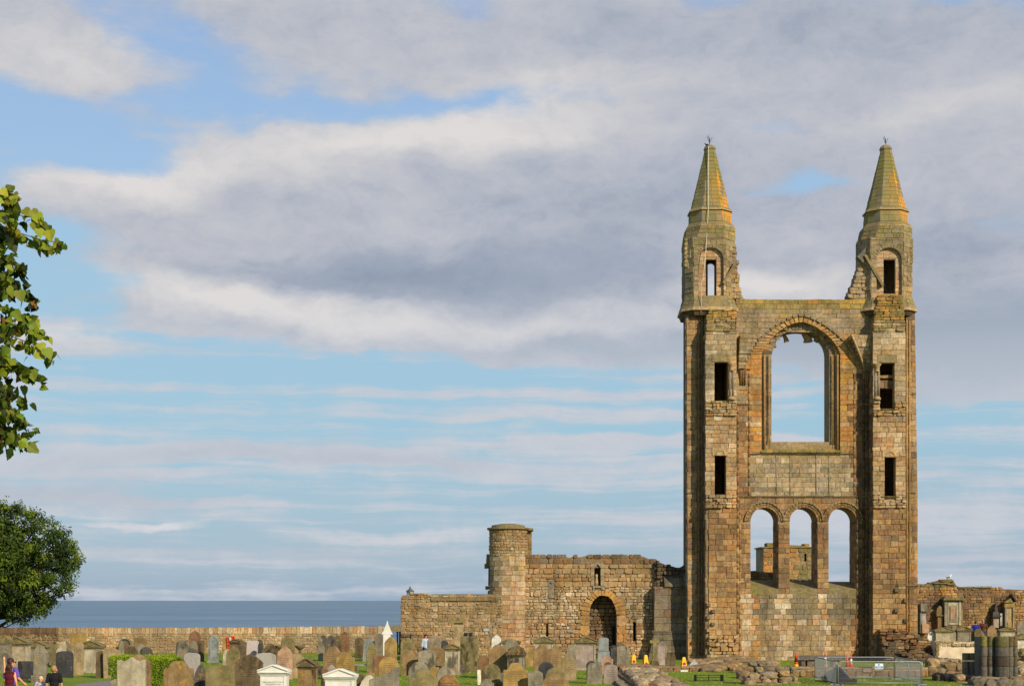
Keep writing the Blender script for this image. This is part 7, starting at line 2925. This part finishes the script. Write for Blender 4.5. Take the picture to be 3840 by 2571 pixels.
stems = [((-.30, 770), (40, 742)), ((-260, 900), (60, 850)), ((-260, 900), (190, 830)), ((-260, 905), (215, 888)), ((-260, 960), (90, 1000)), ((-200, 1000), (118, 1100)), ((-260, 1050), (60, 1110)),
         ((-260, 1190), (110, 1185)), ((-260, 1230), (180, 1245)), ((-260, 1290), (215, 1325)), ((-260, 1330), (120, 1400)), ((-120, 1380), (165, 1415)), ((-260, 1380), (110, 1500)),
         ((-260, 1470), (100, 1560)), ((-260, 1520), (125, 1590)), ((-260, 1580), (100, 1640)), ((-200, 1600), (140, 1668))]
nodes = []
for (a, b), (c, d) in stems:
    A = Vector((X(a, D), D + u2(-.25, .35), Z(b, D)))
    B = Vector((X(c - 16, D), D + u2(-.2, .2), Z(d, D)))
    pts = [A]
    for i in range(1, 7):
        t = i / 6
        p = A.lerp(B, t) + Vector((0, u2(-.03, .03), .10 * sin(pi * t) + u2(-.02, .02)))
        pts.append(p)
    pts[-1] = B
    tw.tube(pts, [.006 * (1 - .8 * i / 6) + .001 for i in range(7)], ST['brown'], 5)
    tw.tube([(-6.1, 12.3, Z(b, D) + u2(-.6, .2)), pts[0]], [.035, .012], ST['brown'], 6)
    nodes += [(p, i / 6) for i, p in enumerate(pts)]
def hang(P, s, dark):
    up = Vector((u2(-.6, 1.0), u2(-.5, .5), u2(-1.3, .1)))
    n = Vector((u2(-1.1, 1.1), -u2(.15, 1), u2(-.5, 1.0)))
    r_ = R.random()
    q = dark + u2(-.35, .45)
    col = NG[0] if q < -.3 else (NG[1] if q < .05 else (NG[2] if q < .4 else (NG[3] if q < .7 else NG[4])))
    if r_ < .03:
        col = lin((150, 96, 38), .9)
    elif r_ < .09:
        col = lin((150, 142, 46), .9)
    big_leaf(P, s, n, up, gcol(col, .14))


for st, (A_, B_) in enumerate(stems):
    seg = nodes[st * 7:st * 7 + 7]
    vmid = B_[1]
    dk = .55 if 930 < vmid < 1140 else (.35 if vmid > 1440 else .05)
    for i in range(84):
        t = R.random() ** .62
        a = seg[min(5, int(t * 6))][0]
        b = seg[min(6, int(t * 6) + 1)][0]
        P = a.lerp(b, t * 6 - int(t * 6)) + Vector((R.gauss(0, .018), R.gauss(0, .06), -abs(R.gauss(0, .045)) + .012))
        hang(P, u2(.04, .08), dk + (.25 if P.z < b.z - .05 else -.05))  # leaves below the stem take underside shade as a darker colour
cnt = 0
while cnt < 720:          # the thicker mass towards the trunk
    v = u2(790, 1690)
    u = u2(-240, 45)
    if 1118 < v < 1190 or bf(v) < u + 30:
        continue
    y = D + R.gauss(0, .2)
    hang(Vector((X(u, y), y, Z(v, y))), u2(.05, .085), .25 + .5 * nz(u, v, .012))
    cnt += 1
for (u, v) in ((34, 738), (8, 770), (150, 815), (165, 830), (120, 812), (175, 885), (216, 890), (195, 1600), (100, 1115), (200, 1330), (165, 1345), (180, 1310), (150, 1410), (120, 1425), (150, 1240), (110, 1670), (140, 1690), (85, 1190)):
    if u == 195:
        continue
    big_leaf((X(u, D) - .03, D - .1, Z(v, D) + .03), u2(.07, .095), Vector((u2(-.2, .5), -1, u2(.1, .6))), Vector((u2(.1, .8), 0, u2(-1, -.2))), gcol(NG[R.choice((0, 0, 1))], .1))
tw.build('branches', 'bark', o)
lf.build('foliage', 'leaf', o)

# ------------------------------------------------------------------ people and birds
def capsule(bm, A, B, ra, rb, n=12):
    A, B = Vector(A), Vector(B)
    d = (B - A)
    L_ = d.length
    d = d.normalized() if L_ > 1e-6 else Vector((0, 0, 1))
    a = d.cross(Vector((.31, .2, .93))).normalized()
    b = d.cross(a)
    rings = []
    for t in (-80, -50, -20):
        rings.append((A + d * ra * sin(radians(t)), ra * cos(radians(t))))
    rings.append((A, ra))
    rings.append((B, rb))
    for t in (20, 50, 80):
        rings.append((B + d * rb * sin(radians(t)), rb * cos(radians(t))))
    vs = [[bm.verts.new(c + (a * cos(2 * pi * k / n) + b * sin(2 * pi * k / n)) * r) for k in range(n)] for c, r in rings]
    for p, q in zip(vs, vs[1:]):
        for k in range(n):
            bm.faces.new((p[k], p[(k + 1) % n], q[(k + 1) % n], q[k]))
    bm.faces.new(vs[0][::-1])
    bm.faces.new(vs[-1])


def ellip(bm, c, r, rot=None):
    res = bmesh.ops.create_uvsphere(bm, u_segments=16, v_segments=10, radius=1)
    M = Matrix.Translation(Vector(c)) @ (rot.to_4x4() if rot else Matrix.Identity(4)) @ Matrix.Diagonal((*r, 1))
    bmesh.ops.transform(bm, matrix=M, verts=res['verts'])


def blend_mesh(name, bm, voxel, mat, parent, colf=None, smooth=4):
    """fuse overlapping solids into one continuous smooth surface"""
    me = bpy.data.meshes.new('tmp')
    bm.to_mesh(me)
    bm.free()
    ob = bpy.data.objects.new('tmp', me)
    C.objects.link(ob)
    r = ob.modifiers.new('r', 'REMESH')
    r.mode = 'VOXEL'
    r.voxel_size = voxel
    if smooth:
        s = ob.modifiers.new('s', 'SMOOTH')
        s.iterations = smooth
        s.factor = .5
    dg = bpy.context.evaluated_depsgraph_get()
    m2 = bpy.data.meshes.new_from_object(ob.evaluated_get(dg))
    bpy.data.objects.remove(ob)
    m2.name = name
    m2.polygons.foreach_set('use_smooth', [True] * len(m2.polygons))
    at = m2.attributes.new('Col', 'FLOAT_COLOR', 'FACE')
    fl = []
    for p in m2.polygons:
        c = colf(p.center) if colf else (1, 1, 1)
        fl += [*c, 1]
    at.data.foreach_set('color', fl)
    m2.materials.clear()
    m2.materials.append(MATS[mat])
    o2 = bpy.data.objects.new(name, m2)
    C.objects.link(o2)
    o2.parent = parent
    return o2


def person(label, u, vtop, D, hgt, yaw, top, legs, hair, skin=(206, 150, 118), armL=None, armR=None, voxel=.012, fem=False, hairlen=0, coat=False, sleeve='short', extra=None, headturn=0, headtip=0, bend=0, child=False, smile=False):
    """faces -y before the yaw; joints in metres for a figure 1.7 tall, then scaled"""
    s = hgt / 1.7
    o = bpy.data.objects.new('person', None)
    C.objects.link(o)
    x0 = X(u, D)
    o.location = (x0, D, Z(vtop, D) - hgt)
    o.scale = (s, s, s)
    o.rotation_euler = (0, 0, yaw)
    tag(o, label, 'person')
    hs = 1.22 if child else 1.0         # a child's head is larger for the body
    sk = lin(skin, .95)
    sw_ = .165 if fem or child else .19
    hipw = .10
    # joints
    hip, kn, an = .92, .49, .08
    shz, nk = 1.40, 1.47
    hc = Vector((0, -.01 - bend * .3, 1.585 - (hs - 1) * .10))
    J = dict(LS=Vector((sw_, 0, shz)), RS=Vector((-sw_, 0, shz)))
    aL = armL or [(sw_ + .07, .02, 1.13), (sw_ + .08, -.06, .90)]
    aR = armR or [(-sw_ - .07, .02, 1.13), (-sw_ - .08, -.06, .90)]
    bm = bmesh.new()
    # legs
    for sx, fy in ((1, -.10 if not child else 0), (-1, .10 if not child else 0)):
        H1, K1, A1 = (sx * hipw, 0, hip), (sx * .095, fy * .6 - .01, kn), (sx * .09, fy, an)
        capsule(bm, H1, K1, .085, .058)
        capsule(bm, K1, A1, .056, .038)
        capsule(bm, (A1[0], A1[1] + .03, .045), (A1[0], A1[1] - .15, .035), .042, .034)
    ellip(bm, (0, .01, hip + .03), (.155 if not fem else .165, .11, .12))
    ellip(bm, (0, .0, 1.12), (.135, .095, .18))
    ellip(bm, (0, .005, 1.30), (.155 if fem or child else .175, .11, .16))
    capsule(bm, (-sw_ + .03, .0, shz - .01), (sw_ - .03, 0, shz - .01), .062, .062)
    capsule(bm, (0, .015, 1.40), (0, .0, 1.51), .058, .052)
    for S0, (E, W_), sx in ((J['LS'], aL, 1), (J['RS'], aR, -1)):
        E, W_ = Vector(E), Vector(W_)
        capsule(bm, S0, E, .052, .038)
        capsule(bm, E, W_, .037, .026)
        d = (W_ - E).normalized()
        pm = W_ + d * .055
        capsule(bm, W_ + d * .01, pm, .028, .032)
        side = d.cross(Vector((0, 1, 0)))
        side = side.normalized() if side.length > .1 else Vector((1, 0, 0))
        curl = Vector((0, -1, 0)) if abs(d.y) < .7 else Vector((0, 0, -1))
        for i, l in enumerate((.060, .072, .066, .050)):
            b0 = pm + side * (.026 - .0175 * i) * 1.0 + d * .012
            b1 = b0 + d * l * .55
            b2 = b1 + (d * .5 + curl * .6).normalized() * l * .5
            capsule(bm, b0, b1, .0095, .009, 8)
            capsule(bm, b1, b2, .009, .0075, 8)
        capsule(bm, W_ + d * .02 + side * .022, W_ + d * .055 + side * .052, .0115, .009, 8)
    # head: skull, face, jaw, nose, ears, turned about the neck
    Rt = Euler((headtip, 0, headturn)).to_matrix()

    def hp(x, y, z):
        return hc + Rt @ Vector((x * hs, y * hs, z * hs))
    ellip(bm, hp(0, .015, .02), (.074 * hs, .092 * hs, .092 * hs), Rt)
    ellip(bm, hp(0, -.03, -.03), (.058 * hs, .060 * hs, .075 * hs), Rt)
    ellip(bm, hp(0, -.052, -.082), (.030 * hs, .026 * hs, .022 * hs), Rt)
    capsule(bm, hp(0, -.085, .005), hp(0, -.103, -.028), .010 * hs, .014 * hs, 8)
    for sx in (-1, 1):
        ellip(bm, hp(sx * .076, .012, -.012), (.012 * hs, .022 * hs, .032 * hs), Rt)
        ellip(bm, hp(sx * .03, -.078, .018), (.016 * hs, .012 * hs, .007 * hs), Rt)
    Ri = Rt.inverted()

    def colf(c):
        q = (Ri @ (Vector(c) - hc)) / hs
        if q.y < -.055 and abs(abs(q.x) - .03) < .013 and abs(q.z + .004) < .008:
            return (.03, .025, .02)
        if q.y < -.06 and abs(q.x) < .024 and abs(q.z + .060) < (.013 if smile else .007):
            return lin((150, 64, 58)) if not (smile and abs(q.z + .06) < .006) else (.75, .7, .65)
        if q.y < -.06 and abs(abs(q.x) - .03) < .018 and abs(q.z - .019) < .005:
            return lin((110, 76, 56))
        return sk
    body = blend_mesh('body', bm, voxel, 'skin', o, colf, 3)
    # top
    bm = bmesh.new()
    g = .018
    ellip(bm, (0, .0, 1.12), (.135 + g, .095 + g, .19))
    ellip(bm, (0, .005, 1.29), ((.155 if fem or child else .175) + g, .11 + g, .15 + g))
    ellip(bm, (0, .01, .97), (.17 if fem else .16, .12, .10))
    capsule(bm, (-sw_ + .02, 0, shz - .012), (sw_ - .02, 0, shz - .012), .070, .070)
    if top[0] != 'cloth_purple' and sleeve != 'none':
        capsule(bm, (0, .015, 1.41), (0, .012, 1.445), .070, .062)
    for S0, (E, W_) in ((J['LS'], aL), (J['RS'], aR)):
        E, W_ = Vector(E), Vector(W_)
        if sleeve == 'none':
            continue
        if sleeve == 'short':
            capsule(bm, S0, S0.lerp(E, .8), .070, .064)
        else:
            capsule(bm, S0, E, .072, .056)
            capsule(bm, E, E.lerp(W_, .93), .054, .042)
    if coat:
        capsule(bm, (0, .0, 1.0), (0, 0, .62), .165, .19)
    blend_mesh('coat' if coat else 'top', bm, voxel, top[0], o, None, 4)
    # trousers
    bm = bmesh.new()
    for sx, fy in ((1, -.10 if not child else 0), (-1, .10 if not child else 0)):
        capsule(bm, (sx * hipw, 0, hip), (sx * .095, fy * .6 - .01, kn), .105, .078)
        capsule(bm, (sx * .095, fy * .6 - .01, kn), (sx * .09, fy, an + .06), .075, .062)
    ellip(bm, (0, .01, hip + .03), (.17, .125, .12))
    blend_mesh('trousers', bm, voxel * 1.3, legs, o, None, 3)
    bm = bmesh.new()
    for sx, fy in ((1, -.10 if not child else 0), (-1, .10 if not child else 0)):
        capsule(bm, (sx * .09, fy + .035, .05), (sx * .09, fy - .16, .042), .052, .044)
    blend_mesh('shoes', bm, voxel, 'cloth_black', o, None, 2)
    # hair
    bm = bmesh.new()
    t = .012 if hairlen >= 0 else .003
    ellip(bm, hp(0, .028, .030), ((.076 + t) * hs, (.090 + t) * hs, (.088 + t) * hs), Rt)
    if hairlen > 0:
        for sx in (-1, 0, 1):
            capsule(bm, hp(sx * .05, .05, .0), hp(sx * .045, .07, -.05 - hairlen), .045 * hs, .03 * hs)
    elif hairlen == 0:
        ellip(bm, hp(0, .045, -.03), (.066 * hs, .06 * hs, .05 * hs), Rt)
    blend_mesh('hair', bm, voxel * .8, hair, o, None, 2)
    if extra:
        extra(o, hp, Rt, hs)
    return o


def shades(o, hp, Rt, hs):
    m = MB()
    for sx in (-1, 1):
        m.tube([hp(sx * .032, -.105, .0), hp(sx * .032, -.112, .0)], .026, (1, 1, 1), 12, sm=False)
        m.tube([hp(sx * .058, -.105, .006), hp(sx * .088, -.04, .006), hp(sx * .084, .01, .004)], .005, (1, 1, 1), 6)
    m.tube([hp(-.012, -.108, .004), hp(.012, -.108, .004)], .004, (1, 1, 1), 6)
    m.build('sunglasses', 'sunglasses', o, world=False)


# woman in purple: back three-quarters to us, looking right
person('woman in a purple short-sleeved top and sunglasses at the bottom left corner', 42, 2465.5, 43.6, 1.68, radians(150), ('cloth_purple',), 'denim', 'hair_brown', (214, 150, 112), fem=True, hairlen=.10,
       headturn=radians(-22), extra=shades, armL=[(-.165 + .42, .06, 1.16), (.165 + .13, -.05, .95)][0:0] or None, armR=[(-.27, .0, 1.17), (-.33, -.14, 1.02)])
# child in burgundy with one arm straight up, in front of her
person('child in a burgundy sleeveless top raising one bare arm before the woman in purple', 36, 2489, 42.4, 1.34, radians(172), ('cloth_burgundy',), 'cloth_burgundy', 'hair_brown', (226, 162, 124), fem=True, child=True, hairlen=.07,
       sleeve='none', armL=[(.17, .0, 1.56), (.20, -.02, 1.83)], armR=None)
person('boy with cropped hair in a black T-shirt seen from behind', 203, 2494, 44.0, 1.42, radians(184), ('cloth_black',), 'denim', 'hair_short', (222, 160, 128), child=True, hairlen=-1)
person('small blond child facing us with a hand near the mouth', 153, 2534, 44.6, 1.08, radians(10), ('cloth_grey',), 'denim', 'hair_blond', (226, 160, 130), child=True, hairlen=0, smile=True,
       armR=[(-.22, -.06, 1.18), (-.11, -.17, 1.36)])
person('woman in a pale blue-grey coat walking beside the rubble wall, looking down', 1596, 2377, 90.0, 1.64, radians(35), ('cloth_grey',), 'cloth_black', 'hair_brown', (214, 140, 110), fem=True, hairlen=.02, coat=True, sleeve='long', voxel=.022, headtip=.35)
person('grey-haired man whose head shows above a tall headstone by the wall', 1632, 2371, 91.5, 1.72, radians(60), ('cloth_grey',), 'denim', 'hair_grey', (222, 140, 118), hairlen=-1, sleeve='long', voxel=.022, headtip=.25)
person('person in a bright blue jacket seen from behind near the long brown wall', 3658, 2327, 103.5, 1.62, radians(178), ('cloth_blue',), 'denim', 'hair_brown', hairlen=0, sleeve='long', voxel=.022)
person('bald person in a brown jacket right of the one in blue', 3687, 2322, 104.0, 1.70, radians(170), ('cloth_brown',), 'denim', 'hair_grey', (226, 156, 130), hairlen=-1, sleeve='long', voxel=.022)


def bird(name, label, u, v, D, size, mat, yaw, y=None):
    x, z = X(u, D), Z(v, D)
    o = bpy.data.objects.new(name, None)
    C.objects.link(o)
    o.location = (x, y or D, z)
    o.rotation_euler = (0, 0, yaw)
    tag(o, label, 'bird')
    s = size
    bm = bmesh.new()
    ellip(bm, (0, 0, .32 * s), (.42 * s, .2 * s, .2 * s), Euler((0, -.25, 0)).to_matrix())
    capsule(bm, (.28 * s, 0, .42 * s), (.4 * s, 0, .62 * s), .12 * s, .1 * s)
    ellip(bm, (.42 * s, 0, .68 * s), (.12 * s, .1 * s, .1 * s))
    capsule(bm, (.5 * s, 0, .67 * s), (.64 * s, 0, .64 * s), .035 * s, .015 * s, 8)
    capsule(bm, (-.3 * s, 0, .28 * s), (-.62 * s, 0, .2 * s), .1 * s, .04 * s)
    capsule(bm, (.02 * s, .06 * s, .2 * s), (.02 * s, .06 * s, .0), .025 * s, .02 * s, 8)
    capsule(bm, (.02 * s, -.06 * s, .2 * s), (.02 * s, -.06 * s, .0), .025 * s, .02 * s, 8)
    blend_mesh('body', bm, .025 * s, mat, o, None, 2)
    bm = bmesh.new()
    for sy in (-1, 1):
        ellip(bm, (-.1 * s, sy * .18 * s, .35 * s), (.38 * s, .04 * s, .14 * s), Euler((0, -.2, 0)).to_matrix())
    blend_mesh('wings', bm, .02 * s, 'lead' if mat == 'feather_white' else mat, o, None, 1)


bird('seagull', 'white seagull standing on the highest point of the long brown wall', 3557, 2171, 110.4, .42, 'feather_white', 0.3)
bird('crow', 'small dark bird perched on the tip of the left spire', 2650, 548, DW - .3 + 1.45 - .25, .24, 'feather_dark', 2.9)

# ------------------------------------------------------------------ short rough grass
m = MB()
for i in range(30000):
    D = 61 + 47 * R.random() ** 1.4
    u = u2(-60, 3900)
    x = X(u, D)
    if 2330 < u < 2500 and D < 79:
        continue
    if 150 < u < 480 and D < 75:
        continue
    h = u2(.02, .055) * (1.5 if R.random() < .1 else 1)
    z = gz(x, D)
    a = u2(0, 2 * pi)
    w = u2(.01, .028)
    c = gcol(lin(R.choice(((128, 150, 34), (104, 130, 28), (150, 158, 56)))), .2)
    dx, dy = cos(a) * w, sin(a) * w
    m.poly([(x - dx, D - dy, z), (x + dx, D + dy, z), (x + u2(-.02, .02), D + u2(-.02, .02), z + h)], c)
q = m.build('grass_tufts', 'blade')
tag(q, 'short rough grass tufts over the churchyard lawn', 'grass', kind='stuff')
